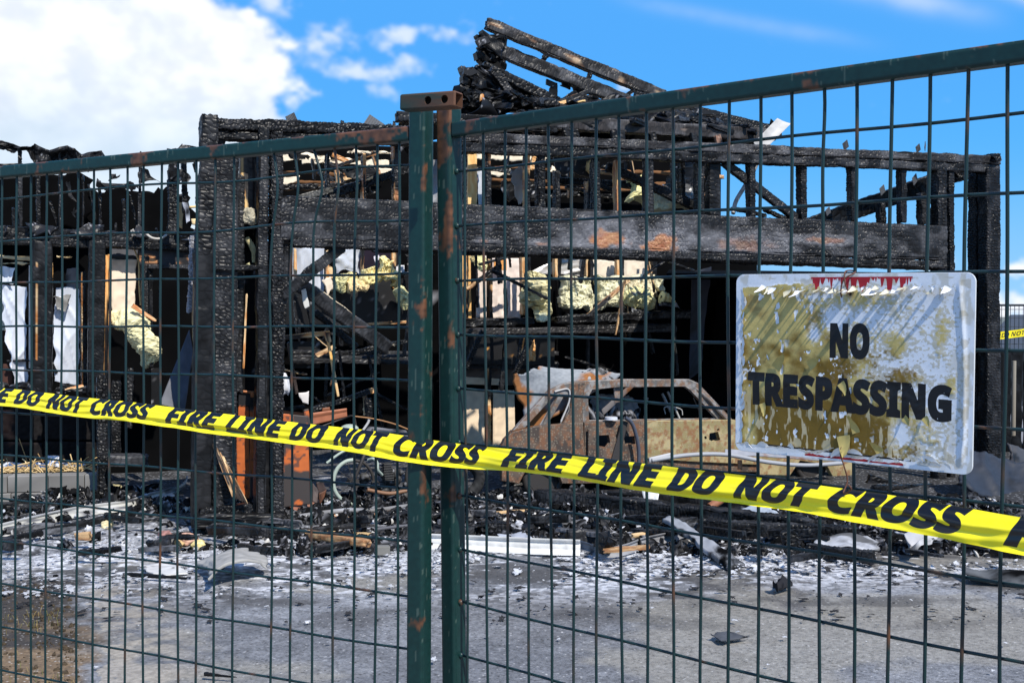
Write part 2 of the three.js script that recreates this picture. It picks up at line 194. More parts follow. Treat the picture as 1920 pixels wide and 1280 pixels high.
// ---------------------------------------------------------------- ground
const GX0 = -7, GX1 = 8, GZ0 = -15, GZ1 = -3;   // the stretch painted in detail
{
  const W = 1792, H = 1434, soilEdge = (z) => -1.98 - (-z - 5.35) * 0.44;
  function groundColor(x, z) {
    const D = -z, n = fbm(x * 1.1, z * 1.6, 1, 5), f = fbm(x * 7, z * 9, 2, 4), g = h3(Math.round(x * 140), Math.round(z * 140), 5), g2 = noise(x * 55, z * 55, 4);
    let c = mix3([0.14, 0.143, 0.152], [0.22, 0.224, 0.235], sst(0.35, 0.65, n * 0.6 + f * 0.4)).map((q) => q * (0.6 + 0.55 * g2 + 0.5 * (g - 0.5)));
    c = mix3(c, [0.075, 0.068, 0.062].map((q) => q * (0.6 + 0.8 * g2)), 0.75 * sst(5.6, 6.9, D) * sst(-1.5, 1.0, x) * sst(0.36, 0.58, fbm(x * 1.3 + 60, z * 2.6, 14, 5)));
    c = mix3(c, [0.25, 0.23, 0.19].map((q) => q * (0.75 + 0.5 * g2)), 0.6 * sst(0.5, 0.64, fbm(x * 0.9 + 31, z * 1.5, 8, 4) + 0.16 * (f - 0.5)));
    c = mix3(c, [0.045, 0.042, 0.04], 0.8 * sst(0.46, 0.64, fbm(x * 2.1 + 5, z * 3.8, 11, 6)) * sst(5.4, 7.2, D));                      // soot smears
    if (g > 0.992) c = [0.5, 0.49, 0.47]; else if (g < 0.03) c = c.map((q) => q * 0.35);
    const ashy = sst(0.47, 0.55, fbm(x * 1.4 + 3, z * 2.2, 21, 4) * 0.6 + fbm(x * 11, z * 17, 22, 4) * 0.4 + 0.10 * sst(-0.4, -2.2, x) * sst(7.0, 7.8, D) - 0.06 * sst(2.2, 4, x)) * sst(6.5, 7.5, D - 0.35 * sst(0, 3, x)) * (1 - 0.75 * sst(9.2, 10, D));
    const [a1, a2, id] = cells(x * 24, z * 30, 33);
    c = mix3(c, mix3([0.5, 0.52, 0.56], [0.7, 0.7, 0.72], id).map((q) => q * (0.75 + 0.35 * clamp((a2 - a1) * 4))), ashy * (0.25 + 0.6 * sst(0.3, 0.75, id)));
    const coal = sst(0.40, 0.52, fbm(x * 2 + 8, z * 3, 41, 5) + 0.5 * sst(7.7, 9.3, D) - 0.28);
    c = mix3(c, [0.02, 0.019, 0.019].map((q) => q * (0.5 + g2)), coal * sst(7.0, 8.3, D + 0.3 * sst(-1, -3, x)) * (1 - 0.55 * ashy));
    if (coal > 0.3 && id > 0.72 && D > 7.2) c = mix3(c, [0.45, 0.46, 0.48], 0.7 * sst(0.28, 0.2, a1));
    const soil = sst(0.12, -0.12, x - soilEdge(z) + (f - 0.5) * 0.5) * sst(7.55, 7.15, D + (n - 0.5) * 1.2);
    if (soil > 0) { let s = mix3([0.035, 0.028, 0.022], [0.15, 0.1, 0.055], sst(0.42, 0.62, fbm(x * 2.2, z * 3, 51, 4) * 0.75 + 0.28 * sst(6.9, 5.6, D))).map((q) => q * (0.5 + g2 * 0.7 + 0.5 * g * g)); if (g > 0.975) s = [0.5, 0.48, 0.45]; c = mix3(c, s, soil); }
    else { const rim = sst(0.5, 0.1, Math.abs(x - soilEdge(z) - 0.15)) * sst(7.6, 7, D); c = mix3(c, [0.36, 0.31, 0.24].map((q) => q * (0.7 + 0.5 * g2)), 0.6 * rim * sst(0.35, 0.6, f)); }
    const edge = Math.min(x - GX0, GX1 - x, z - GZ0, GZ1 - z);
    return mix3([0.2, 0.2, 0.21], c, sst(0, 0.5, edge));
  }
  const map = dataTex(W, H, (i, j) => groundColor(mix(GX0, GX1, (i + 0.5) / W), mix(GZ0, GZ1, (j + 0.5) / H)), true, false);
  const xs = [-300, -120, -50, -20, -10], zs = [-320, -150, -80, -45, -30, -22, -18];
  for (let x = GX0; x <= GX1 + 1e-6; x += 0.05) xs.push(x); for (let z = GZ0; z <= GZ1 + 1e-6; z += 0.05) zs.push(z);
  xs.push(12, 20, 50, 120, 300); zs.push(-1, 2, 8, 30, 120);
  const pos = [], uv = [], idx = [];
  for (const z of zs) for (const x of xs) {
    const inside = sst(0, 1, Math.min(x - GX0, GX1 - x, z - GZ0, GZ1 - z)), D = -z;
    let y = inside * ((fbm(x * 4, z * 4, 3, 4) - 0.5) * 0.02 + sst(7.6, 8.8, D) * (fbm(x * 5 + 9, z * 5, 7, 4) - 0.44) * 0.1 * sst(10.6, 9.6, D));
    y -= 3.2 * sst(-30, -44, z);
    pos.push(x, y, z); uv.push((x - GX0) / (GX1 - GX0), (z - GZ0) / (GZ1 - GZ0));
  }
  const n = xs.length; for (let j = 0; j < zs.length - 1; j++) for (let i = 0; i < n - 1; i++) { const A = j * n + i; idx.push(A, A + n, A + 1, A + 1, A + n, A + n + 1); }
  const g = mesh(pos, idx, null, uv), bump = dataTex(512, 512, (i, j) => { const q = 0.5 * h3(i, j, 3) + 0.5 * h3(i >> 1, j >> 1, 9); return [q, q, q]; });
  bump.repeat.set(15, 12);
  const m = new THREE.Mesh(g, std({ map, roughness: 0.93, bumpMap: bump, bumpScale: 0.004 })); m.name = 'ground'; m.userData = { kind: 'structure', label: 'scorched asphalt drive with ash, soot and bare soil' }; m.receiveShadow = true; scene.add(m);
}

// ---------------------------------------------------------------- construction fence in front
const GREEN = [0.005, 0.028, 0.025], RUST = [0.05, 0.024, 0.014], RUST2 = [0.15, 0.06, 0.026];
const MESH_W = 0.0508, MESH_H = 0.1016;
const fenceMat = phys({ vertexColors: true, roughness: 0.42, specularIntensity: 0.6, clearcoat: 0.08, clearcoatRoughness: 0.3 }), rustMat = std({ vertexColors: true, roughness: 0.8 });
function fencePaint(amount, seed, edgeOf) { return (x, y, z) => { const n = fbm(x * 26, y * 17, z * 26 + seed, 5), m = noise(x * 160, y * 160, z * 160 + seed), k = (edgeOf ? edgeOf(x, y, z) : 0); const q = 0.9 * sst(0.60 - amount, 0.70 - amount, n + k + (m - 0.5) * 0.16 + 0.1 * (noise(x * 60, y * 4, z * 60 + seed) - 0.5)); const scratch = noise(x * 300, y * 40, z * 300 + seed) > 0.86 ? 0.22 : 0; return mix3(mix3(GREEN.map((c) => c * (0.8 + 0.4 * m)), [0.2, 0.25, 0.2], scratch * (1 - q)), mix3(RUST, RUST2, noise(x * 70, y * 70, z * 70)).map((c) => c * (0.6 + 0.8 * m)), q); }; }
function tubeBox(L, w, n = 260) { const g = new RoundedBoxGeometry(w, L, w, 3, w * 0.13); // fine along its length so that paint and rust can vary
  const pos = [], idx = [], r = w * 0.16, ring = []; const k = 9; for (const [sx, sz, a0] of [[1, 1, 0], [-1, 1, 90], [-1, -1, 180], [1, -1, 270]]) for (let i = 0; i < 4; i++) { const a = (a0 + i * 30) * Math.PI / 180; ring.push([sx * (w / 2 - r) + Math.cos(a) * r, sz * (w / 2 - r) + Math.sin(a) * r]); }
  const fine = []; for (let i = 0; i < ring.length; i++) { const A = ring[i], B = ring[(i + 1) % ring.length], m = Math.hypot(A[0] - B[0], A[1] - B[1]) > w * 0.4 ? k : 1; for (let q = 0; q < m; q++) fine.push([mix(A[0], B[0], q / m), mix(A[1], B[1], q / m)]); }
  const N = fine.length; for (let j = 0; j <= n; j++) for (const [x, z] of fine) pos.push(x, -L / 2 + L * j / n, z);
  for (let j = 0; j < n; j++) for (let i = 0; i < N; i++) { const A = j * N + i, B = j * N + (i + 1) % N; idx.push(A, A + N, B, B, A + N, B + N); }
  for (const [j, f] of [[0, 1], [n, 0]]) { const at = pos.length / 3; pos.push(0, -L / 2 + L * j / n, 0); for (let i = 0; i < N; i++) { const A = j * N + i, B = j * N + (i + 1) % N; f ? idx.push(A, B, at) : idx.push(B, A, at); } }
  return mesh(pos, idx); }
// panel frames of reference: corner of the mesh grid, along, down, towards the camera
const PANEL_R = { o: V(-0.0884, EYE + 0.3729, -2.0783), u: V(0.7534, -0.0108, 0.6574), v: V(0.0073, -0.9997, -0.0247) }, PANEL_L = { o: V(-1.2006, EYE + 0.3841, -2.6495), u: V(0.885, 0.003, 0.4657), v: V(-0.0047, -0.9999, 0.0152) };
for (const P of [PANEL_R, PANEL_L]) { P.u.normalize(); P.n = P.v.clone().cross(P.u).normalize(); if (P.n.z < 0) P.n.negate(); P.v = P.u.clone().cross(P.n).normalize(); if (P.v.y > 0) P.v.negate(); P.at = (c, r, out = 0) => P.o.clone().addScaledVector(P.u, c * MESH_W).addScaledVector(P.v, r * MESH_H).addScaledVector(P.n, out); }
function fencePanel(P, name, label, { post, railRow, cols, skip = [], bend, rowsOff, seed }) {
  const root = thing(name, label, 'fence', P.at(post, 0).setY(0)), R = rng(seed);
  const add = (n, g, m, l) => part(root, n, toLocal(g, root), m, l);
  const basis = new THREE.Matrix4().makeBasis(P.u, P.v.clone().negate(), P.n);
  const top = P.at(post, P === PANEL_R ? -0.15 : 0.0), bottom = P.at(post, 20.3), LP = top.distanceTo(bottom);
  const edgeOf = (sx, sz) => (x, y, z) => { const q = V(x, y, z).sub(top), a = q.dot(P.u), b = q.dot(P.n), down = -q.y; return (P === PANEL_R ? (b > 0.012 ? 0.24 * sst(0.42, 0.15, down) : 0) + (a > 0.008 && b > 0.008 ? 0.15 * noise(down * 9, 4) : 0) : (a > 0.011 && b > 0.006 ? 0.12 : 0)) + 0.2 * sst(0.05, 0.0, down); };
  { const g = tubeBox(LP, 0.036, 620).applyMatrix4(basis).translate(...top.clone().add(bottom).multiplyScalar(0.5).toArray()); add('post', paint(g, fencePaint(P === PANEL_R ? -0.06 : -0.08, seed, edgeOf())), fenceMat, P === PANEL_R ? 'green square post with its front face rusted brown' : null); }
  const far = P === PANEL_R ? cols[1] + 1 : cols[0] - 1, near = post;
  { const A = P.at(near, railRow), B = P.at(far, railRow), dir = B.clone().sub(A), e = dir.clone().normalize(); A.addScaledVector(e, 0.0185); const L = A.distanceTo(B), g = tubeBox(L, P === PANEL_R ? 0.0275 : 0.028, 700); g.applyMatrix4(new THREE.Matrix4().makeBasis(P.v.clone().negate(), e, P.v.clone().negate().cross(e))).translate(...A.clone().add(B).multiplyScalar(0.5).toArray()); add('rail', paint(g, fencePaint(P === PANEL_R ? -0.09 : -0.03, seed + 3, (x, y, z) => 0.1 * sst(0.008, 0.013, -V(x, y, z).sub(A).dot(P.v)) + 0.14 * sst(0.25, 0.02, Math.abs(V(x, y, z).sub(A).dot(e))))), fenceMat); }
  const lo = railRow + 0.12, hi = 20.1, wirePaint = (s) => (x, y, z) => { const q = V(x, y, z).sub(P.o), r = q.dot(P.v) / MESH_H, c = q.dot(P.u) / MESH_W, near_ = Math.max(0, 1 - Math.hypot((r - Math.round(r)) * 12, (c - Math.round(c)) * 9)); const k = sst(0.66, 0.8, fbm(x * 21, y * 13, z * 21 + s, 4) + 0.26 * near_ * noise(c * 3.3, r * 2.7, s)); return mix3([0.007, 0.025, 0.026], mix3(RUST, RUST2, noise(x * 90, y * 90)), 0.85 * k); };
  for (let c = cols[0]; c <= cols[1]; c++) {
    if (skip.includes(c)) continue;
    const pts = [], lean = (R() - 0.5) * 0.006, ph = R() * 9; for (let r = lo; r <= hi; r += 0.22) pts.push(P.at(c, r, 0.0035).addScaledVector(P.u, lean * (r - 6) / 10 + 0.0018 * Math.sin(r * 0.9 + ph) + (bend ? bend(c, r) : 0)));
    add('wire', paint(pipe(pts, 0.0026, { seg: 90, rad: 7 }), wirePaint(seed + c)), fenceMat);
  }
  for (let r = 1; r <= 20; r++) {
    const pts = [], ph = R() * 9; const a = P === PANEL_R ? post + 0.35 : cols[0] - 1, b = P === PANEL_R ? cols[1] + 1 : post - 0.3; for (let c = a; c <= b + 0.001; c += (b - a) / 26) pts.push(P.at(c, r, -0.0025).addScaledVector(P.v, 0.0012 * Math.sin(c * 0.8 + ph) + (rowsOff ? rowsOff(c, r) : 0)));
    add('wire', paint(pipe(pts, 0.0025, { seg: 120, rad: 7 }), wirePaint(seed + 100 + r)), fenceMat);
    const w = P.at(P === PANEL_R ? post + 0.37 : post - 0.37, r, 0), g = new THREE.SphereGeometry(0.0062, 12, 8); g.applyMatrix4(basis.clone().setPosition(w)); add('weld', paint(g, fencePaint(0.06, r + seed)), fenceMat);
  }
  return root;
}
const bump1 = (x, c, w) => Math.exp(-(((x - c) / w) ** 2));
fencePanel(PANEL_L, 'mesh_fence', 'dark green welded mesh panel on the left, its wires bent below the rail', { post: 22.92, railRow: 0.43, cols: [-7, 22], skip: [15], seed: 11, bend: (c, r) => ({ 16: 0.011, 17: 0.012, 18: 0.024, 19: 0.012, 20: 0.004 }[c] ?? 0) * bump1(r, 1.25, 0.55) * (r > 0.7 ? 1 : 0.7) + ({ 16: -0.007, 17: -0.005 }[c] ?? 0) * bump1(r, 3.2, 1), rowsOff: (c, r) => (r === 1 || r === 2 ? 0.004 * Math.sin(c * 0.5 + r) : 0) });
fencePanel(PANEL_R, 'mesh_fence', 'dark green welded mesh panel on the right that carries the no trespassing sign', { post: -0.78, railRow: 0.25, cols: [0, 27], seed: 23, bend: (c, r) => (c === 14 ? 0.004 * bump1(r, 0.6, 0.6) : 0) });
{ // square clamp tube on top of the two posts, open at its end, with two holes in its side
  const a = meet(757, 195, PANEL_L.at(22.92, 0), PANEL_L.n), b = meet(862, 188, PANEL_R.at(-0.78, 0), V(0, 0, 1)); b.z = PANEL_R.at(-0.78, 0).z + 0.012; a.y = PANEL_L.at(22, 0).y + 0.0175; b.y = PANEL_R.at(0, -0.15).y + 0.024;
  const p0 = meet(757, 194, V(0, 0, -1.985), V(0, 0, 1)), p1 = meet(861, 187, V(0, 0, -1.935), V(0, 0, 1)), L = p0.distanceTo(p1), e = p1.clone().sub(p0).normalize(), up = V(0, 1, 0).addScaledVector(e, -e.y).normalize(), s = up.clone().cross(e);
  const ev = new Evaluator(); ev.attributes = ['position', 'normal'];
  const B = (g) => { const b2 = new Brush(g); b2.updateMatrixWorld(); return b2; };
  let r = ev.evaluate(B(new RoundedBoxGeometry(0.028, L, 0.03, 3, 0.004)), B(new THREE.BoxGeometry(0.0215, L * 2, 0.0235)), SUBTRACTION);
  for (const y of [0.002, 0.035]) r = ev.evaluate(r, B(new THREE.CylinderGeometry(0.0072, 0.0072, 0.2, 20).rotateX(Math.PI / 2).translate(0, y, 0)), SUBTRACTION);
  const g = r.geometry; g.applyMatrix4(new THREE.Matrix4().makeBasis(up, e, up.clone().cross(e)).setPosition(p0.clone().add(p1).multiplyScalar(0.5)));
  let gg = new THREE.BufferGeometry(); gg.setAttribute('position', g.attributes.position.clone()); gg.setAttribute('normal', g.attributes.normal.clone()); if (g.index) gg.setIndex(g.index.clone());
  paint(gg, (x, y, z) => { const end = sst(0.012, 0.003, p1.distanceTo(V(x, y, z)) - 0.022), n = fbm(x * 45, y * 45, z * 45, 4); return mix3(mix3(GREEN, RUST, sst(0.56, 0.7, n + 0.12 * noise(x * 160, y * 160, z * 160))), mix3(RUST2, RUST, n), end); });
  solo('fence_clamp', 'rusty square tube with two holes joining the tops of both fence posts', 'clamp', gg, rustMat);
}

// ---------------------------------------------------------------- caution tape along the fence
{
  const W = 2048, H = 128, cv = document.createElement('canvas'); cv.width = W; cv.height = H; const c = cv.getContext('2d');
  c.fillStyle = '#fbe90c'; c.fillRect(0, 0, W, H); c.fillStyle = '#0b0a08'; c.textBaseline = 'alphabetic';
  c.save(); c.transform(1, 0, -0.42, 1, 62, 99); c.font = 'bold 112px sans-serif';
  const words = [['FIRE', 4, 352], ['LINE', 428, 360], ['DO', 848, 212], ['NOT', 1124, 284], ['CROSS', 1474, 446]];   // start and width on the strip
  for (const [t, x, w] of words) { const m = c.measureText(t).width; c.save(); c.translate(x, 0); c.scale(w / m, 1.3); c.fillText(t, 0, 0); c.strokeStyle = '#0b0a08'; c.lineWidth = 10; c.lineJoin = 'miter'; c.strokeText(t, 0, 0); c.restore(); }
  c.restore();
  const map = new THREE.CanvasTexture(cv); map.colorSpace = THREE.SRGBColorSpace; map.wrapS = THREE.RepeatWrapping; map.wrapT = THREE.ClampToEdgeWrapping;
  // the two edges of the tape as measured along the panels
  const key = [[PANEL_L, 0, 728, 760], [PANEL_L, 170, 747, 783], [PANEL_L, 312, 763, 799], [PANEL_L, 400, 775, 814], [PANEL_L, 600, 798, 838], [PANEL_L, 745, 816, 863], [PANEL_R, 880, 835, 878], [PANEL_R, 1062, 853, 895], [PANEL_R, 1200, 869, 922], [PANEL_R, 1400, 893, 946], [PANEL_R, 1500, 906, 958], [PANEL_R, 1640, 926, 985], [PANEL_R, 1780, 949, 1012], [PANEL_R, 1920, 972, 1039], [PANEL_R, 2080, 1000, 1070]];
  key.unshift([PANEL_L, -160, 711, 742]);
  const top = new THREE.CatmullRomCurve3(key.map(([P, x, y0]) => meet(x, y0, P.at(0, 0, 0.028), P.n)), false, 'centripetal'), bot = new THREE.CatmullRomCurve3(key.map(([P, x, y0, y1]) => meet(x, y1, P.at(0, 0, 0.034), P.n)), false, 'centripetal');
  const n = 520, m = 16, pos = [], uv = [], idx = []; let len = 0, last = null; const phrase = 0.842; let zero = null; const marks = [];
  const T = [], Bt = []; for (let i = 0; i <= n; i++) { T.push(top.getPoint(i / n)); Bt.push(bot.getPoint(i / n)); }
  const lens = T.map((p, i) => i ? (len += p.distanceTo(T[i - 1])) : 0); const start = PANEL_R.at(1.55, 5.94, 0.028); let bi = 0; T.forEach((p, i) => { if (p.distanceTo(start) < T[bi].distanceTo(start)) bi = i; }); zero = lens[bi];
  const fw = (i) => sst(8, 20, T[i].x * 20 + 16);
  for (let i = 0; i <= n; i++) for (let j = 0; j <= m; j++) {
    const t = j / m, p = T[i].clone().lerp(Bt[i], t), al = lens[i], curl = Math.pow(1 - t, 3);
    const nrm = i < n ? T[i + 1].clone().sub(T[i]).cross(V(0, 1, 0)).normalize().negate() : V(0, 0, 1); if (nrm.z < 0) nrm.negate();
    const wr = 0.0022 * Math.sin(t * 9 + 1.3 * fbm(al * 3, 2, 1, 3) * 6) * (0.5 + noise(al * 6)) + 0.0016 * Math.sin(t * 17 + noise(al * 9, 3) * 5) + 0.003 * (fbm(al * 2.5, t * 1.5, 5, 3) - 0.5) + 0.001 * Math.sin(al * 120 + 4 * noise(al * 11)) * t;
    p.addScaledVector(nrm, wr + 0.004 * Math.sin(t * Math.PI) - 0.007 * curl).add(V(0, 0.0012 * Math.sin(al * 19 + 2 * noise(al * 7)) * (t > 0.5 ? 1 : 0.4), 0));
    pos.push(p.x, p.y, p.z); uv.push((al - zero) / (al < zero ? 0.802 : 0.868), 1 - (0.0 + t * 1.0));
    if (i < n && j < m) { const A = i * (m + 1) + j, B = A + m + 1; idx.push(A, A + 1, B, B, A + 1, B + 1); }
  }
  solo('caution_tape', 'yellow tape printed FIRE LINE DO NOT CROSS stretched across both mesh panels', 'tape', mesh(pos, idx, null, uv), phys({ map, roughness: 0.33, clearcoat: 0.3, clearcoatRoughness: 0.25, side: THREE.DoubleSide }));
}

// ---------------------------------------------------------------- the sign wired to the right panel
{
  const SW = 0.352, SH = 0.266, P = PANEL_R, c0 = P.at(11.36, 2.99, 0.014), mid = c0.clone().addScaledVector(P.u, SW / 2).addScaledVector(P.v, SH / 2);
  const root = new THREE.Group(); root.name = 'warning_sign'; root.position.copy(c0.clone().addScaledVector(P.u, SW / 2).addScaledVector(P.v, SH)); root.quaternion.setFromRotationMatrix(new THREE.Matrix4().makeBasis(P.u, P.v.clone().negate(), P.n)); scene.add(root);
  root.rotateZ(-0.006); tag(root, 'weathered NO TRESPASSING sign with peeling gold film, wired to the right mesh panel', 'sign');
  const W = 1152, H = 870;
  // the gold film that is left: 1 where it sticks, 0 where the white plate shows
  const film = (u, v) => { const n = fbm(u * 7, v * 6, 3, 5) * (0.55 + 0.45 * sst(0.3, 0.6, u)) + 0.5 * 0.45 * sst(0.6, 0.3, u), f = fbm(u * 40, v * 34, 5, 4), g = fbm(u * 100, v * 90, 6, 3);
    const edge = 0.52 + 0.09 * sst(0.25, 0.5, v) + 0.19 * sst(0.52, 0.72, v) - 0.14 * sst(0.3, 0.1, v);                 // right-hand edge of the film
    let k = (edge - u) * 5.2;
    k = Math.max(k, -0.75, 1.5 * bump1(u, 0.70, 0.045) * bump1(v, 0.37, 0.07) * 1.0 - 0.65, 1.7 * bump1(u, 0.73, 0.09) * bump1(v, 0.53, 0.05) - 0.8, 1.1 * bump1(u, 0.88, 0.035) * bump1(v, 0.3, 0.14) - 0.75, 1.5 * bump1(u, 0.55, 0.14) * bump1(v, 0.13, 0.07) - 0.8, 1.3 * bump1(u, 0.92, 0.03) * bump1(v, 0.57, 0.06) - 0.7);
    k -= 2.6 * bump1(u, 0.1, 0.02) * bump1(v, 0.8, 0.05) + 2.2 * bump1(u, 0.36, 0.03) * bump1(v, 0.33, 0.05) + 2.5 * bump1(u, 0.73, 0.03) * bump1(v, 0.83, 0.05) + 2 * bump1(u, 0.45, 0.04) * bump1(v, 0.26, 0.05) + 1.8 * bump1(u, 0.235, 0.02) * bump1(v, 0.38, 0.05);
    const q = k + (n - 0.5) * 0.9 + (f - 0.5) * 1.5 + (g - 0.5) * 1.0;
    return (0.5 * sst(-0.12, 0.16, q) + 0.5 * sst(-0.75, 0.75, k + (n - 0.5) * 1.2 + (g - 0.5) * 2.2)) * (1 - sst(0.70, 0.72, fbm(u * 46 + 7, v * 24, 9, 3)) * sst(0.75, 0.5, u)); };
  const inside = (u, v) => { const r = (fbm(u * 40, v * 34, 12, 3) - 0.5) * 0.03; return u > 0.03 + r && u < 0.935 + 0.035 * sst(0, 0.55, v) * sst(1, 0.7, v) + r && v > 0.055 + r + 0.02 * sst(0.3, 0, u) && v < 0.955 + r * 1.3; };
  const cv = document.createElement('canvas'); cv.width = W; cv.height = H; const c = cv.getContext('2d');
  c.fillStyle = '#000'; c.fillRect(0, 0, W, H); c.fillStyle = '#fff'; c.textBaseline = 'alphabetic'; c.font = 'bold 225px sans-serif';
  const text = (t, x0, x1, y0, y1, s0 = 0) => { const w = c.measureText(t).width; c.save(); c.translate(x0 * W, y1 * H); c.transform((x1 - x0) * W / w, s0, 0, (y1 - y0) * H / 162, 0, 0); c.lineWidth = 20; c.lineJoin = 'miter'; c.strokeStyle = '#fff'; c.fillText(t, 0, 0); c.strokeText(t, 0, 0); c.restore(); };
  text('NO', 0.425, 0.598, 0.272, 0.438); text('TRESPASSING', 0.062, 0.926, 0.555, 0.72, 0.01);
  const ink = c.getImageData(0, 0, W, H).data;
  const map = dataTex(W, H, (i, j) => {
    const u = (i + 0.5) / W, v = 1 - (j + 0.5) / H, y = H - 1 - j, g = h3(i, j, 2), s = fbm(u * 14, v * 12, 31, 5), fine = noise(u * 300, v * 240, 8);
    let col = [0.66, 0.70, 0.75].map((q) => q * (0.93 + 0.1 * fine));                                                                     // white plate
    col = mix3(col, [0.4, 0.36, 0.25], 0.55 * sst(0.52, 0.68, fbm(u * 26, v * 9, 41, 4)) * sst(0.16, 0.02, Math.min(v, (1 - u) * 0.9)));
    const rim = Math.min(u * 1.32, (1 - u) * 1.32, v, 1 - v);
    if (inside(u, v)) {
      const k = film(u, v), deep = sst(0.40, 0.64, s * 0.55 + 0.225 + 0.24 * sst(0.60, 0.70, v + 0.25 * (s - 0.5)) * sst(0.08, 0.16, u) * sst(0.76, 0.66, u) + 0.13 * bump1(u, 0.46, 0.09) * bump1(v, 0.52, 0.14) - 0.16 * sst(0.5, 0.2, v));
      let gold = mix3([0.46, 0.37, 0.13], [0.15, 0.09, 0.008], deep).map((q) => q * (0.9 + 0.2 * fine));
      gold = mix3(gold, [0.17, 0.09, 0.02], 0.55 * sst(0.56, 0.72, fbm(u * 11 + 3, v * 14, 44, 5)) * sst(0.66, 0.5, v) * sst(0.55, 0.4, u));
      gold = mix3(gold, [0.62, 0.55, 0.36], 0.6 * sst(0.6, 0.66, fbm(u * 60, v * 12, 46, 3)) * sst(0.6, 0.75, v));
      col = mix3(col, gold, k); const line = k > 0.08 && k < 0.6 ? 1 : 0; if (line) col = mix3(col, [0.36, 0.32, 0.2], 0.5);
    } else { const n = fbm(u * 22, v * 20, 51, 4); if (rim > 0.02) col = mix3(col, [0.36, 0.31, 0.2], 0.55 * sst(0.5, 0.6, n) * (u > 0.5 || v < 0.12 ? 1 : 0.25)); }
    const jag = fbm(u * 34, 3, 61, 3), jag2 = fbm(u * 90, 5, 62, 2);
    if (u > 0.345 && u < 0.765 && v > 0.016 && v < 0.02 + 0.062 * Math.abs(jag2 - 0.35) * 2.4) col = [0.33, 0.012, 0.02];
    if (u > 0.325 && u < 0.74 && v > 0.968 + 0.022 * jag && v < 0.99) col = [0.3, 0.015, 0.02];
    if (u > 0.148 && u < 0.769 && Math.abs(v - 0.9505 - 0.012 * u) < 0.0045) col = [0.012, 0.012, 0.014];
    if (ink[(y * W + i) * 4] > 127 && !(noise(u * 130, v * 60, 71) > 0.985)) col = [0.006, 0.006, 0.007];
    for (const [a, b] of [[0.515, 0.108], [0.492, 0.901]]) { const d = Math.hypot((u - a) * 1.32, v - b); if (d < 0.008) col = [0.02, 0.015, 0.012]; else if (d < 0.03) col = mix3(col, [0.25, 0.14, 0.07], 0.5 * sst(0.03, 0.012, d) * (0.4 + s)); }
    return col;
  }, true, false);
  const nx = 150, ny = 112, pos = [], uv = [], idx = [], relief = (u, v) => { const k = inside(u, v) ? film(u, v) : 0; let h = 0.0004 * k; const lift = sst(0.45, 0.7, fbm(u * 8, v * 7, 81, 4));
    h += 0.0008 * lift * k + 0.0016 * sst(0.56, 0.6, v - 0.05 * Math.abs(fbm(u * 6, 1, 83, 2) - 0.5)) * sst(0.78, 0.62, v) * (0.3 + fbm(u * 12, v * 3, 85, 3)) * k; h += 0.0006 * (1 - Math.abs(Math.sin(u * 23 + 5 * fbm(u * 5, v * 5, 87, 2)))) * sst(0.6, 0.72, v) * k * 0.6; h += 0.0026 * bump1(u, 0.938 + 0.03 * Math.sin(v * 2.4) + 0.008 * (fbm(v * 14, 2, 3, 3) - 0.5), 0.007) * sst(0.02, 0.1, v) * sst(0.99, 0.9, v); h += 0.0003 * (fbm(u * 40, v * 35, 89, 3) - 0.5); return h + 0.002 * (u - 0.5) * (v - 0.5); };
  const corner = 0.012; for (let j = 0; j <= ny; j++) for (let i = 0; i <= nx; i++) { const u = i / nx, v = j / ny; let x = (u - 0.5) * SW, y = (0.5 - v) * SH; const dx = Math.abs(x) - SW / 2 + corner, dy = Math.abs(y) - SH / 2 + corner; if (dx > 0 && dy > 0) { const d = Math.hypot(dx, dy), k = Math.min(1, corner / d) ; x = Math.sign(x) * (SW / 2 - corner + dx * k); y = Math.sign(y) * (SH / 2 - corner + dy * k); } pos.push(x, y + SH / 2, 0.0013 + relief(u, v)); uv.push(u, 1 - v); if (i < nx && j < ny) { const A = j * (nx + 1) + i, C = A + nx + 1; idx.push(A, C, A + 1, A + 1, C, C + 1); } }
  const face = part(root, 'face', mesh(pos, idx, null, uv), phys({ map, roughness: 0.5, specularIntensity: 0.6, clearcoat: 0.06, clearcoatRoughness: 0.35 }));
  const sh = new THREE.Shape(), w2 = SW / 2, r = corner; sh.moveTo(-w2 + r, 0); sh.lineTo(w2 - r, 0); sh.absarc(w2 - r, r, r, -Math.PI / 2, 0); sh.lineTo(w2, SH - r); sh.absarc(w2 - r, SH - r, r, 0, Math.PI / 2); sh.lineTo(-w2 + r, SH); sh.absarc(-w2 + r, SH - r, r, Math.PI / 2, Math.PI); sh.lineTo(-w2, r); sh.absarc(-w2 + r, r, r, Math.PI, 1.5 * Math.PI);
  part(root, 'plate', new THREE.ExtrudeGeometry(sh, { depth: 0.0022, bevelEnabled: true, bevelSize: 0.0006, bevelThickness: 0.0005, bevelSegments: 2 }).translate(0, 0, -0.002), std({ color: new THREE.Color(0.6, 0.63, 0.66), roughness: 0.45 }));
  // torn curls of film that stand off the plate and throw long shadows
  const Q = rng(91), curlMat = std({ vertexColors: true, roughness: 0.45, side: THREE.DoubleSide });
